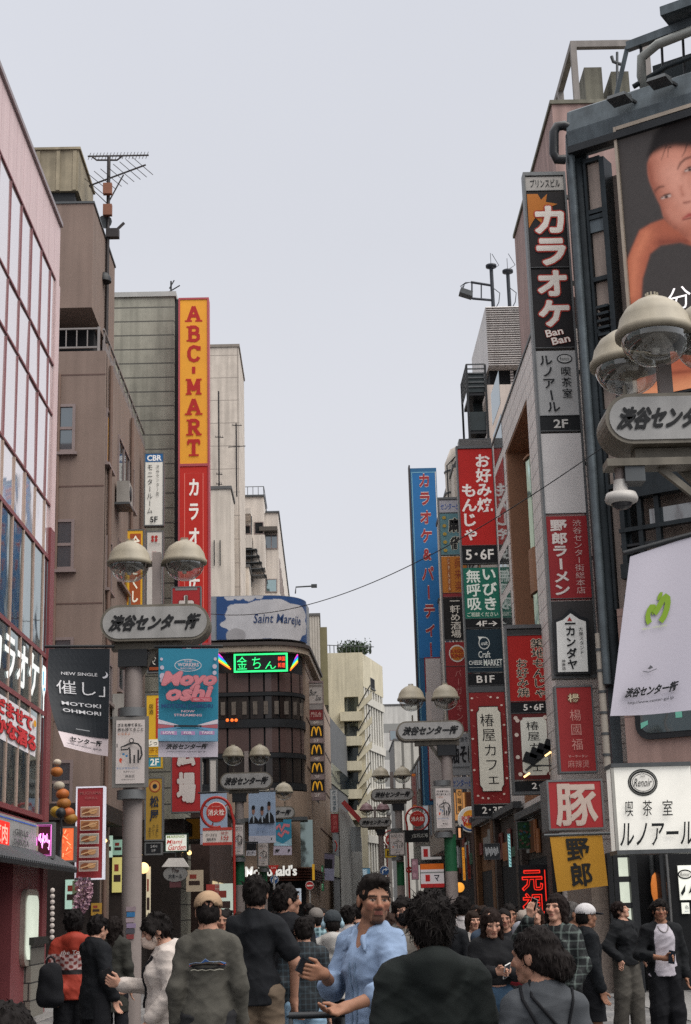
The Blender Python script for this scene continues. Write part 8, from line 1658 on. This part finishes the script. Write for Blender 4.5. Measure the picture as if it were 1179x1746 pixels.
    # ---- legs
    kind, bc, bf = bottom[:3]; g = Field(V3(-.36, -.3+min(0, -abs(stride)), 0), V3(.36, .3+abs(stride), 1.12), max(near, .0095))
    if kind == 'skirt':
        g.put(cap((0, .01, 1.03), (0, .01, bottom[3] if len(bottom) > 3 else .4), .135*wide, .235, 1.2), .03); g.rough(.012, 26, seed, (1, 1, .1))
        g.plane(V3(0, 0, -1), V3(0, 0, bottom[3] if len(bottom) > 3 else .4))
    else:
        endz = bottom[3] if len(bottom) > 3 else .035; wf = min(bf, .004) if hem < .97 else bf; g.put(bump_(torso[2], wf), .04); g.put(cap((0, .008, 1.0), (0, .01, .93), .1*wide+wf, .128*wide+wf, 1.45), .03)
        for sd in (1, -1): g.put(cap(L[sd]['hip'], L[sd]['kn'], .086+bf, .06+bf*1.4), .03); g.put(cap(L[sd]['kn'], L[sd]['an']-V3(0, 0, .04), .06+bf*1.4, .048+bf*1.5), .03)
        g.rough(wrinkle*.9, 20, seed+3, (.7, .7, 1.2), 6, True); g.plane(V3(0, 0, -1), V3(0, 0, endz))
    g.plane(V3(0, 0, 1), V3(0, 0, 1.0 if hem < .97 else 1.06)); emit_(g, 'skirt' if kind == 'skirt' else 'shorts' if kind == 'shorts' else 'trousers', vcolmat('patterned_cloth') if callable(bottom[-1]) else fabric(bc, 'denim' if kind == 'jeans' else 'cloth'), bottom[-1] if callable(bottom[-1]) else None)
    for sd in (1, -1):
        an = L[sd]['an']; g = Field(an-V3(.1, .22, .1), an+V3(.1, .14, .06), .009); g.put(cap(an+V3(0, .028, -.04), an+V3(sd*.012, -.15, -.052), .046, .042), .03); g.put(cap(an+V3(0, .015, -.05), an+V3(0, .012, -.0), .046, .045), .03); g.plane(V3(0, 0, -1), V3(0, 0, max(.003, an[2]-.083))); emit_(g, 'shoe', fabric(shoes, 'leather'))
    if kind == 'shorts':
        for sd in (1, -1): an = L[sd]['an']; g = Field(an-V3(.09, .09, .06), an+V3(.09, .09, .2), .01); g.put(cap(an-V3(0, 0, .02), an+V3(0, 0, .15), .042, .05), .02); g.plane(V3(0, 0, 1), an+V3(0, 0, .15)); emit_(g, 'sock', fabric('d5d2d2'))
    # ---- hair and head wear
    if hair:
        ext = {'long': .36, 'bob': .2}.get(hair, .16); g = Field(hc-V3(.19, .2, ext+.08), hc+V3(.19, .23, .21), max(near*.85, .0065)); v = {'short': .98, 'tousled': 1.0, 'bushy': 1.1, 'afro': 1.16, 'slick': .97, 'long': 1.03, 'bob': 1.05, 'bun': 1.02, 'wavy': 1.04}[hair]
        g.put(he((0, .018, .034), V3(.086, .106, .094)*v*(.9 if cap_c or beanie else 1)), .02); g.put(he((0, .05, -.02), V3(.078, .072, .075)*v), .03)
        if hair == 'long': g.put(cap(H(0, .055, -.02), H(0, .075, -.27), .085, .06, None), .04); [g.put(cap(H(sd*.075, .0, .0), H(sd*.085, -.03, -.25), .028, .022), .03) for sd in (1, -1)]
        if hair == 'bob': g.put(cap(H(0, .05, -.0), H(0, .055, -.13), .088, .06), .03); [g.put(cap(H(sd*.08, .0, .02), H(sd*.088, .0, -.12), .03, .022), .03) for sd in (1, -1)]
        if hair == 'wavy': [g.put(cap(H(sd*.07, -.04, .06), H(sd*.098, -.01, -.055), .03, .022), .03) for sd in (1, -1)]
        if hair == 'bun': g.put(he((-.03, .105, -.05), V3(.075, .065, .07)), .04)
        if hair == 'slick': g.put(he((0, -.02, .095), V3(.062, .075, .03)), .03)
        if hair in ('tousled', 'bushy', 'afro', 'wavy', 'short') and not (cap_c or beanie):
            rg = np.random.default_rng(seed)
            for k in range({'short': 14, 'tousled': 26, 'bushy': 40, 'afro': 46, 'wavy': 26}[hair]):
                u = rg.normal(size=3); u[2] = abs(u[2])*.9-.2; u[1] += .25; u /= np.linalg.norm(u); c0 = V3(0, .018, .034)+u*V3(.086, .106, .094)*v*.97; tip = c0+u*rg.uniform(.002, .012)*v+rg.normal(size=3)*.012; g.put(cap(H(*c0), H(*tip), .013*v, .005), .012)
        g.rough(.0035 if hair in ('slick', 'bun', 'short') else .006, 120, seed+5, (1, 1, .45)); g.rough(.003, 230, seed+6, (1, 1, .4))
        fz = {'slick': .012, 'wavy': -.02, 'long': -.012, 'bob': -.02}.get(hair, -.004)
        g.cut(ell(H(0, -.125, -.055+fz+.02), V3(.083 if hair == 'slick' else .07, .085, .098), Rh), .02); g.cut(cap(H(-.03, -.1, -.06), H(.03, -.1, -.06), .055), .02)
        if hair not in ('long', 'bob', 'bun'):
            for sd in (1, -1): g.cut(ell(H(sd*.088, -.01, -.035), V3(.03, .038, .04), Rh), .012)
            n_ = -(Rh@V3(0, .35, 1)); g.plane(n_/np.linalg.norm(n_), H(0, .05, -.085))
        V, Q = g.nets(); rg = np.random.default_rng(seed+9)
        if Y < 22 and len(Q):
            e1, e2 = V[Q[:, 2]]-V[Q[:, 0]], V[Q[:, 3]]-V[Q[:, 1]]; nr = np.cross(e1, e2); nr /= np.linalg.norm(nr, axis=1)[:, None]+1e-9; n_s = min(len(Q), 2600 if Y < 10 else 1300); pk = rg.choice(len(Q), n_s); p0 = V[Q[pk]].mean(1); nn = nr[pk]
            flow = np.array([0, 1, -.3] if hair == 'slick' else [0, .25, -1.])+rg.normal(size=(n_s, 3))*({'slick': .12, 'long': .15, 'bun': .2, 'bob': .18}.get(hair, .65)); flow -= nn*(flow*nn).sum(1)[:, None]; flow /= np.linalg.norm(flow, axis=1)[:, None]+1e-9; lift = {'slick': .12, 'bun': .12, 'long': .1, 'bob': .12}.get(hair, .34)
            if cap_c or beanie: lift = .02
            ln = rg.uniform(.012, .034, (n_s, 1))*(1.4 if hair in ('long', 'bushy', 'bob') else 1); sdv = np.cross(flow, nn)*rg.uniform(.0012, .0028, (n_s, 1)); a_ = p0-nn*.004; b_ = a_+(flow+nn*lift)*ln*.55; c_ = b_+(flow*1.1+nn*lift*.2+rg.normal(size=(n_s, 3))*.2)*ln*.5; k0 = len(V)
            V = np.concatenate([V, a_-sdv, a_+sdv, b_-sdv*.9, b_+sdv*.9, c_-sdv*.25, c_+sdv*.25]); ix = np.arange(n_s)+k0; Q = np.concatenate([Q, np.stack([ix, ix+n_s, ix+3*n_s, ix+2*n_s], 1), np.stack([ix+2*n_s, ix+3*n_s, ix+5*n_s, ix+4*n_s], 1)])
        if len(Q): npmesh('hair', T(V), Q, hairmat(haircol), body)
    if cap_c:
        g = Field(hc-V3(.2, .26, .08), hc+V3(.2, .26, .2), .007); g.put(he((0, .012, .045), V3(.097, .116, .094)), .02); g.cut(he((0, .012, .03), V3(.09, .11, .088)), .004); sgn = cap_c[1]
        n_ = -(Rh@V3(0, -.10, 1)); g.plane(n_/np.linalg.norm(n_), H(0, 0, .018)); g.put(cap(H(-.04, sgn*.11, .03), H(.04, sgn*.11, .03), .028, .028), .01) if False else None
        if sgn > 0: g.cut(ell(H(0, .125, .03), V3(.042, .04, .034), Rh), .006)
        emit_(g, 'cap', fabric(cap_c[0]))
        g = Field(hc-V3(.2, .3, .08), hc+V3(.2, .3, .2), .0065); g.put(ell(H(0, -.12, .03), V3(.075, .085, .012), rotm(head[0], head[1]-8, 0)), .01); g.cut(he((0, .012, .03), V3(.09, .108, .09)), .004)
        emit_(g, 'cap_brim', fabric(cap_c[2] if len(cap_c) > 2 else cap_c[0]))
    if beanie: g = Field(hc-V3(.16, .18, .05), hc+V3(.16, .18, .2), .008); g.put(he((0, .012, .05), V3(.098, .118, .1)), .02); g.rough(.002, 200, 3); n_ = -(Rh@V3(0, -.1, 1)); g.plane(n_/np.linalg.norm(n_), H(0, 0, .01)); emit_(g, 'beanie', fabric(beanie))
    if mask: g = Field(hc-V3(.13, .17, .16), hc+V3(.13, .1, .05), .0055); [g.put(bump_(p, .006), .022) for p in hp[1:]]; g.put(cap(H(0, -.09, -.02), H(0, -.095, -.06), .034, .036), .03); g.plane(Rh@V3(0, .1, 1), H(0, -.08, -.012)); g.plane(Rh@V3(0, 1, 0), H(0, -.02, 0)); emit_(g, 'face_mask', fabric(mask))
    if phones:
        m = MB(); 
        for sd in (1, -1): c = T(H(sd*.095, .012, -.008)[None])[0]; m.ball(c, .042*s, 12, fabric(phones), sx=.8)
        m.tube([T(H(.105*math.cos(a), .012, -.008+.125*max(0, math.sin(a))+.0)[None])[0] for a in [math.pi*i/14 for i in range(15)]], .014*s, 8, fabric(phones)); m.build('headphones', None, body)
    return out
def decal(pr, garment, name, items, cx, cz, w, hgt, back=True, emit=0.):
    """printed artwork laid on a garment: every point is dropped on to its surface"""
    bv = pr['bvh_'+garment]; Rb, T = pr['Rb'], pr['T']; dirn = Vector(Rb@V3(0, -1 if back else 1, 0))
    def fn(a, b, d):
        x = cx+(a-.5)*w*(-1 if back else 1); o = Vector(T(V3(x, .6 if back else -.6, cz+(.5-b)*hgt)[None])[0]); hit = bv.ray_cast(o, dirn)
        q = hit[0] if hit[0] is not None else o+dirn*.45
        return q-dirn*(d-.006)
    m = MB(); decor(m, fn, items, emit, asp=w/hgt); m.build(name, None, pr['o'] if name != 'bag_strap' else pr['o'])
def strap(pr, garment, pts, wid, colour, name='bag_strap', back=True):
    bv = pr['bvh_'+garment]; Rb, T = pr['Rb'], pr['T']; dirn = Vector(Rb@V3(0, -1 if back else 1, 0)); out = []
    for y_ in (0., .03, .055):
        o = Vector(T(V3(pts[0][0]*(1.08 if y_ == 0 else 1.03), y_, 1.9)[None])[0]); hit = bv.ray_cast(o, Vector((0, 0, -1)))
        if hit[0] is not None and back and pts[0][1] > 1.4: out.append(hit[0]+Vector((0, 0, .003)))
    for i in range(len(pts)-1):
        for k in range(7):
            f = k/7; x, z = [pts[i][j]*(1-f)+pts[i+1][j]*f for j in (0, 1)]; o = Vector(T(V3(x, .6 if back else -.6, z)[None])[0]); hit = bv.ray_cast(o, dirn)
            if hit[0] is not None: out.append(hit[0]-dirn*.004)
    m = MB(); m.tube(out, wid, 6, fabric(colour)); return m.build(name, None, pr['o'])
def hold_phone(pr, sd, label, colour='15161a', case=None, tilt=None):
    A = pr['A'][sd]; f = A['hd']/np.linalg.norm(A['hd']); th = A['thumb']-f*(A['thumb']@f); th /= np.linalg.norm(th); pn = np.cross(f, th)*(-sd)
    c = A['wr']+f*.10+pn*.03+th*.012; u = f*.45+th*.9 if tilt is None else np.array(tilt, float); u /= np.linalg.norm(u); w = np.cross(u, pn); w /= np.linalg.norm(w); nn = np.cross(w, u)
    T = pr['T']; m = MB(); cs = [(-.036, -.072), (.036, -.072), (.036, .072), (-.036, .072)]; pt = lambda a, b, d: Vector(T((c+w*a+u*b+nn*d)[None])[0])
    m.hexa([pt(a, b, -.0045) for a, b in cs]+[pt(a, b, .0045) for a, b in cs], mat('phone_case_'+(case or colour), case or colour, rough=.3, var=.05)); ctr = pt(0, 0, 0); t = thing('phone', label, 'phone', ctr); m.build('body', None, t)
    m = MB(); m.add([pt(a*.92, b*.95, .0055) for a, b in cs], [(0, 1, 2, 3)], mat('phone_screen', '20262e', rough=.1, emit=.25, var=0)); m.add([pt(a*.92, b*.95, -.0055) for a, b in cs], [(3, 2, 1, 0)], mat('phone_back', '1a1a1d', rough=.2, var=0)); m.build('screen', None, t)
def plaid(base, lines, pitch=.075, wd=.2):
    b, l = np.array(hx(base)), np.array(hx(lines))
    def f(V):
        a = ((V[:, 0]/pitch) % 1 < wd).astype(float)+((V[:, 2]/pitch) % 1 < wd)+((V[:, 1]/pitch+.5) % 1 < wd*.6)*.4; a = np.clip(a*.6, 0, 1)[:, None]; return b*(1-a)+l*a
    return f
def speck(base, spots, n=30, seed=0):
    b, l = np.array(hx(base)), np.array(hx(spots))
    def f(V): a = ((np.sin(V[:, 0]*70+2*np.sin(V[:, 2]*31))*np.sin(V[:, 2]*66+1.5*np.sin(V[:, 0]*29+V[:, 1]*40)) > .72)*1.)[:, None]; return b*(1-a)+l*a
    return f
def bag(name, label, c, size, colour, handle=True, flatm=1.):
    c = np.array(c); sx, sy, sz = size; g = Field(c-np.array(size)*.75, c+np.array(size)*.75, .012); r_ = sy*.4; [g.put(cap(c+V3(q*(sx*.5-r_), 0, sz*.5-r_), c+V3(q*(sx*.56-r_), 0, -sz*.5+r_), r_*.85, r_), .05) for q in np.linspace(-1, 1, 5)]; g.rough(.006, 30, abs(int(c[0]*99))+5); V, Q = g.nets(); t = thing(name, label, 'bag', c-V3(0, 0, sz*.5)); npmesh('bag_body', V, Q, fabric(colour), t)
    if handle: m = MB(); m.tube([c+V3(-sx*.2, 0, sz*.42), c+V3(-sx*.14, 0, sz*.62), c+V3(0, 0, sz*.68), c+V3(sx*.14, 0, sz*.62), c+V3(sx*.2, 0, sz*.42)], .012, 6, fabric(colour)); m.build('handle', None, t)
    return t
# ------------------------------------------------------------------ the crowd, nearest first
person('person with dark hair close to the camera at the lower left corner, back turned', 12, 1710, 3.7, 175, sex='f', hair='long', top_c='17181c', bottom=('pants', '17181c', .016))
p = person('man with thick dark hair in a black coat, the nearest broad back at the centre', 738, 1524, 6.35, 184, head=(6, -4, 0), wide=1.08, hair='bushy', top_c='171a1a', hem=.86, top_fit=.018, jacket=dict(c='161b1a', fit=.028, hem=.72, wr=.007), hood=True)
p = person('woman in grey with a low bun and thin black back straps', 928, 1578, 6.2, 178, head=(56, -4, 0), sex='f', wide=.98, face=True, hair='bun', haircol='15100f', top_c='44474b', top_fit=.016, hem=.86, skin='mid')
strap(p, 'shirt', [(.10, 1.425), (.02, 1.27), (-.03, 1.1)], .0065, '15161a'); strap(p, 'shirt', [(.06, 1.435), (-.08, 1.27), (-.085, 1.1)], .0065, '15161a'); strap(p, 'shirt', [(-.12, 1.415), (-.085, 1.27)], .0055, '15161a')
# the man in the blue shirt
p = person('man in a pale blue shirt with short beard, looking round towards the camera', 632, 1491, 8.3, -48, head=(62, -2, 3), wide=1.02, face=True, skin='tan', beard='1f1614', hair='slick', haircol='16110f', top_c='8093ae', top_fit=.022, hem=.80, sleeve='roll', collar=True, neck_v=.11, wrinkle=.006, arms={1: dict(el=(.23, -.10, 1.16), wr=(.15, -.31, 1.10), hd=(-.1, -1, -.22), thumb=(-1, 0, .3), curl=.5), -1: dict(el=(-.22, -.06, 1.17), wr=(-.09, -.24, 1.25), hd=(.1, -1, .1), thumb=(.3, 0, 1), curl=.75)}, bottom=('pants', '22252b', .02))
[strap(p, 'shirt', [(x_, 1.3), (x_*.9, 1.1), (x_, .88)], .004, '66798f', 'placket', False) for x_ in (.018, -.02)]
hold_phone(p, -1, 'dark phone held low by the man in the pale blue shirt', tilt=(.2, -.9, .35))
m = MB(); c = p['T'](V3(.12, -.44, 0)[None])[0]; sc = thing('suitcase', 'dark olive ribbed suitcase with its handle under the hand of the man in blue', 'suitcase', (c[0], c[1], 0)); dk_ = mat('suitcase_shell', '2e302b', rough=.5, var=.3, vs=6)
x, y = c[0]-.03, c[1]
m.prism(rounded(x-.24, x+.24, .06, 1.02, .07), lambda a, b, w: (a, y+w, b), -.16, .16, dk_); m.build('shell', None, sc)
m = MB()
for k in range(9): m.box(x-.235, x+.235, y-.172, y-.161, .14+k*.1, .17+k*.1, dk_)
m.build('rib', None, sc); m = MB(); hz = p['A'][1]['wr'][2]*p['s']-.035
for q in (-.13, .13): m.tube([(x+q, y+.1, .98), (x+q, y+.1, hz)], .011, 8, greym)
m.tube([(x-.14, y+.1, hz), (x+.14, y+.1, hz)], .017, 8, blackm); m.build('pull_handle', None, sc); m = MB()
for q in (-.18, .18): m.lathe((x+q, y, .03), [(.028, -.02), (.028, .02)], 12, blackm, axis='x')
m.build('wheel', None, sc)
# cap man with a printed back
p = person('x', 356, 1521, 10.7, 180, head=(4, -3, 0), wide=1.0, skin='mid', hair='short', haircol='14100f', top_c='4c4a44', top_fit=.018, hem=.84, wrinkle=.006, cap_c=('9a8168', 1), bottom=('pants', '2a2a2c', .02))
p['o']['label'] = 'man in a tan cap and olive top with a mountain print across the back'
decal(p, 'shirt', 'back_print', [('p', [(.0, .45), (.18, .36), (.33, .4), (.46, .1), (.56, .3), (.68, .34), (.84, .3), (1, .42), (1, .62), (.0, .66)], '30548a'), ('p', [(0, .55), (.2, .5), (.5, .44), (.8, .48), (1, .52), (1, .58), (0, .62)], 'a5523a'), ('p', [(.02, .64), (.12, .52), (.3, .5), (.52, .46), (.74, .52), (.9, .56), (.99, .48), (.97, .78), (.88, .68), (.6, .8), (.3, .78), (.12, .7)], '15171c'), ('s', [(.05, .9), (.15, .84), (.25, .92), (.36, .85), (.47, .93), (.58, .86), (.7, .92), (.82, .85), (.94, .9)], .06, '9a978a'), ('s', [(.0, .44), (.18, .35), (.33, .39), (.46, .08), (.56, .29), (.68, .33), (.84, .29), (1, .41)], .03, '8a9ab0')], 0.0, 1.265, .245, .09)
# tall black tee
p = person('tall man in a black tee shirt and khaki trousers, back turned, arm hanging', 437, 1493, 11.9, 182, head=(-5, 0, 0), wide=.86, skin='mid', hair='tousled', top_c='15171b', sleeve='short', top_fit=.026, hem=.86, arms={-1: dict(el=(-.27, .03, 1.14), wr=(-.26, -.06, .88), curl=.6)}, bottom=('pants', '5f5245', .024), wrinkle=.007)
# hoodie woman with mask and phone
p = person('woman in a pale pink hoodie and face mask reading her phone, seen from the side', 278, 1552, 11.3, -78, head=(2, -22, 0), sex='f', face=True, wide=1.05, skin='light', hair='wavy', haircol='14100f', mask='c9b5a8', top_c='b5a5a2', top_fit=.02, hem=.95, jacket=dict(c='bdb3ac', fit=.028, hem=.90, wr=.007), hood=True, arms={-1: dict(el=(-.2, -.02, 1.16), wr=(-.06, -.30, 1.20), hd=(.1, -1, .25), thumb=(.5, 0, 1), curl=.8), 1: dict(el=(.22, .05, 1.14), wr=(.19, -.12, .95))}, bottom=('skirt', '16171a', .0, .35, speck('15161a', '8a6a5a')))
hold_phone(p, -1, 'phone in the hand of the woman in the pale hoodie', tilt=(.1, -.5, .9)); strap(p, 'jacket', [(.09, 1.40), (.02, 1.2), (-.05, 1.0)], .012, '1a1a1d', back=False)
# black jacket man looking right, and neighbours
person('x', 489, 1508, 13.4, 172, head=(-58, 2, 0), face=True, skin='mid', hair='tousled', top_c='1a1b1f', jacket=dict(c='17181c', fit=.027, hem=.84), bottom=('pants', '1c2026', .02))['o']['label'] = 'man in a black jacket turning his head right before the restaurant'
person('person in a dark checked shirt and pale blue jeans walking away', 520, 1562, 13.2, 186, hair='short', top_c='1c2226', top_fit=.026, hem=.84, pattern=plaid('14181c', '2f3b42', .05), bottom=('jeans', '7d98ad', .026), stride=.12)
person('person in a white hoodie and black trousers wearing pale blue headphones, back turned', 571, 1554, 15.4, 178, head=(8, -4, 0), hair='short', beanie='33383c', phones='8fa8b5', top_c='a5a29e', jacket=dict(c='a9a6a2', fit=.034, hem=.84, wr=.009), hood=True, bottom=('pants', '141519', .026))
p = person('person in a white tee shirt with a dark strap across the back', 597, 1543, 17.5, 176, hair='tousled', top_c='a9a4a4', sleeve='short', top_fit=.028, hem=.84); strap(p, 'shirt', [(.12, 1.42), (.0, 1.25), (-.12, 1.05)], .018, '17171a')
person('person in a grey beanie and teal checked shirt, back turned', 542, 1550, 19, 180, hair='short', beanie='6f6a66', top_c='3f6a70', pattern=plaid('1f3a42', '7f9aa0', .06, .4), top_fit=.026)
# masked man behind the blue shirt
person('man with wavy dark hair and a black face mask facing the camera', 693, 1529, 13.8, 4, head=(-6, -2, 0), face=True, skin='light', hair='wavy', mask='141417', top_c='6f6a64', sleeve='short', top_fit=.026, hem=.84, arms={1: dict(el=(.26, .02, 1.13), wr=(.2, -.14, .93))}, wide=1.05)
# girl with a phone
p = person('long haired girl in a cropped black top and jeans typing on a phone', 843, 1546, 13.2, 10, head=(-4, -20, 0), sex='f', face=True, hair='long', haircol='1f1512', top_c='16171a', top_fit=.024, hem=1.05, wide=1.05, arms={-1: dict(el=(-.21, -.02, 1.14), wr=(-.055, -.25, 1.17), hd=(.75, -.6, .1), thumb=(0, -.5, 1), curl=.6), 1: dict(el=(.21, -.02, 1.14), wr=(.09, -.24, 1.17), hd=(-.75, -.6, .1), thumb=(0, -.5, 1), curl=.7)}, bottom=('jeans', '33485c', .026))
hold_phone(p, 1, 'white phone in both hands of the long haired girl', 'c9c6c2', tilt=(0, -.5, .7))
# woman taking a photograph
p = person('woman in a dark checked shirt raising a phone to take a picture', 955, 1524, 13.4, -32, head=(-4, 8, 0), sex='f', wide=1.06, face=True, skin='light', hair='bob', haircol='1a1210', top_c='131417', top_fit=.02, hem=.9, neck_v=.07, jacket=dict(c='16191b', fit=.028, hem=.80, open=.085), jpattern=plaid('121517', '59635f', .07, .16), arms={-1: dict(el=(-.30, -.17, 1.335), wr=(-.13, -.26, 1.53), hd=(.15, -.25, 1), thumb=(.9, -.4, 0), curl=.55), 1: dict(el=(.23, .0, 1.13), wr=(.18, -.14, .95))})
hold_phone(p, -1, 'phone raised in front of the red neon sign by the woman in the checked shirt', '8a8680', tilt=(.35, -.1, 1))
# right edge
person('grey haired man in black just behind the woman with the raised phone', 985, 1537, 15.6, 70, head=(20, 0, 0), face=True, skin='tan', hair='short', haircol='4f4c4a', top_c='15171b', jacket=dict(c='16181c', fit=.027, hem=.82))
person('person in a white cap, black jacket, dark shorts and white socks', 1008, 1541, 15.2, 100, head=(12, 0, 0), face=True, skin='tan', hair='short', cap_c=('c9c6c6', -1, '1a1c24'), top_c='15171b', jacket=dict(c='14171b', fit=.03, hem=.78), bottom=('shorts', '141519', .03, .56), shoes='8a8c92')
person('woman in a short black jacket and grey trousers by the lit panes', 1072, 1536, 20.2, 30, head=(34, 18, 0), sex='f', face=True, skin='light', hair='wavy', haircol='1a1110', top_c='17181c', jacket=dict(c='15171a', fit=.034, hem=.88, wr=.008), collar=True, arms={1: dict(el=(.27, .04, 1.14), wr=(.19, -.13, .98)), -1: dict(el=(-.28, .05, 1.14), wr=(-.2, -.1, .97))}, bottom=('pants', '4a4742', .036), shoes='b5b3b2', stride=.06)
p = person('x', 1136, 1533, 17.0, 2, head=(-8, 2, 0), wide=1.08, face=True, skin='tan', hair='bushy', haircol='14100f', top_c='b3aeb6', top_fit=.022, hem=.88, wrinkle=.008, jacket=dict(c='15171a', fit=.03, hem=.62, open=.125, wr=.008), arms={-1: dict(el=(-.28, .0, 1.12), wr=(-.05, -.22, 1.08), hd=(.8, -.5, .1), thumb=(0, -.3, 1), curl=.8)}, bottom=('pants', '141519', .034))
hold_phone(p, -1, 'black phone at the waist of the man in the white tee', tilt=(.1, -.15, 1)); p['o']['label'] = 'man in a white tee and open black jacket holding a phone, rightmost in view'
m = MB(); m.tube([p['T'](V3(.062*math.cos(a), -.06-.06*max(0, -math.sin(a)), 1.44+.075*math.sin(a))[None])[0] for a in [math.pi+math.pi*i/16 for i in range(17)]], .004, 5, mat('necklace_metal', '55504a', metal=.7, rough=.3)); m.build('necklace', None, p['o'])
# left group
p = person('man in a red jacket with a pale patterned band, back turned, at the left shops', 124, 1553, 15.9, 190, hair='afro', haircol='120e0e', top_c='1c1c20', jacket=dict(c='8a2f26', fit=.03, hem=.84), jpattern=lambda V: np.where(((V[:, 2] > 1.14) & (V[:, 2] < 1.30))[:, None], np.where(((np.sin(V[:, 0]*70)*np.sin(V[:, 2]*90+V[:, 1]*50)) > -.1)[:, None], np.array(hx('a5918f')), np.array(hx('6f2f2c'))), np.where(((V[:, 2] > 1.09) & (V[:, 2] < 1.142))[:, None], np.array(hx('1a1719')), np.array(hx('8a3022')))), hood=True, arms={1: dict(el=(.26, .0, 1.12), wr=(.1, .14, .93))}, bottom=('pants', '15161a', .026))
decal(p, 'jacket', 'back_lettering', [('t', 'the Tour', 0, 0, 1, 1, 'c9bcb8', {'skew': .2, 'bold': .02})], .0, 1.315, .26, .04)
bag('backpack', 'dark backpack hanging low from the hand of the man in the red jacket', (P(86, 1680, 15.7).x, 15.7, P(86, 1680, 15.7).z), (.24, .2, .4), '15161a')
person('man in black with short dark hair beside the red jacket, hand held out', 163, 1559, 15.0, 128, head=(8, -10, 0), hair='tousled', haircol='120e0e', skin='light', top_c='14161a', jacket=dict(c='14161a', fit=.032, hem=.72), arms={1: dict(el=(.2, -.06, 1.1), wr=(.1, -.27, .96), hd=(-.2, -1, -.1), curl=.5), -1: dict(el=(-.24, .02, 1.12), wr=(-.2, -.1, .92))}, bottom=('pants', '15161a', .03))
person('woman with long dark hair in a grey coat left of the lamp pole', 194, 1562, 18, 170, sex='f', hair='long', haircol='17110f', top_c='2a2b2e', jacket=dict(c='33332f', fit=.03, hem=.6))
# middle distance
p = person('man in white with a black cross body bag near the green lamp base', 795, 1529, 19.3, 178, hair='bushy', top_c='b3aeae', sleeve='short', top_fit=.03, hem=.84, wide=1.08); strap(p, 'shirt', [(-.12, 1.42), (.02, 1.2), (.14, 1.05)], .02, '141519')
bag('cross_body_bag', 'black cross body bag on the back of the man in the white shirt', p['T'](V3(.02, .17, 1.12)[None])[0], (.28, .12, .2), '17181b', handle=False)
p = person('person in black raising a hand to the face by the red neon sign', 876, 1540, 18, 8, head=(-4, -6, 0), face=True, skin='tan', hair='short', top_c='15171b', arms={-1: dict(el=(-.24, -.08, 1.18), wr=(-.08, -.17, 1.44), hd=(.3, -.1, 1), thumb=(1, 0, 0), curl=.6)})
q = P(887, 1592, 16.5); bag('tote_bag', 'pale grey tote bag above the red bag near the woman taking a picture', q, (.16, .1, .2), '8f9098', False); q = P(882, 1650, 15.5); bag('red_bag', 'red shopping bag hanging below the pale tote bag', q, (.2, .1, .3), '8a2a34')
# strangers further down the street: six built, the rest copied with their own places
gen = [person('distant passer-by in a dark top with tousled hair', 388, 1549, 24, 180, hair='tousled', top_c='1a1c20', group='distant passers-by', res=.014), person('distant passer-by in a grey top with long brown hair', 620, 1548, 27, 184, sex='f', hair='long', haircol='2a1c16', top_c='6f6a66', group='distant passers-by', res=.014), person('distant passer-by in a pale top with bobbed hair', 662, 1552, 26, 5, sex='f', face=True, hair='bob', haircol='20150f', top_c='a5a09c', group='distant passers-by', res=.014),
       person('distant passer-by in a blue grey top with short hair', 722, 1549, 30, 180, hair='short', top_c='3a4656', group='distant passers-by', res=.014), person('distant passer-by in a black top with short dark hair', 820, 1543, 24, 10, face=True, skin='mid', hair='short', top_c='1c1d21', group='distant passers-by', res=.014), person('distant passer-by in a dark jacket and beige beanie', 640, 1550, 38, 180, beanie='8a8078', hair='short', top_c='22262c', group='distant passers-by', res=.014)]
spots = [(372, 25), (398, 21), (408, 29), (459, 26), (474, 20), (505, 30), (528, 24), (548, 33), (560, 26), (582, 40), (603, 24), (632, 31), (655, 36), (676, 29), (706, 22), (715, 40), (742, 34), (758, 22), (778, 30), (812, 32), (826, 20), (858, 21), (868, 26), (902, 19.5), (745, 50), (585, 55), (690, 48), (535, 46), (381, 17), (412, 19), (449, 18.5), (466, 22), (510, 19), (527, 18), (553, 21), (584, 20), (611, 21), (668, 19), (678, 22), (716, 18), (733, 20), (751, 19), (768, 17.5), (783, 24), (808, 18), (833, 17.5), (862, 17), (893, 18.5), (908, 22), (918, 20)]
for i, (px, Yq) in enumerate(spots):
    g = gen[i % 6]; c = copy_tree(g['o']); b = P(px, 1600, Yq); c.location = (b.x, Yq, 0); c.rotation_euler = (0, 0, R(random.Random(i).choice([-14, -6, 4, 12])+(180 if i % 9 == 4 else 0))); sc_ = random.Random(i+50).uniform(.94, 1.03); c.scale = (sc_, sc_, sc_)
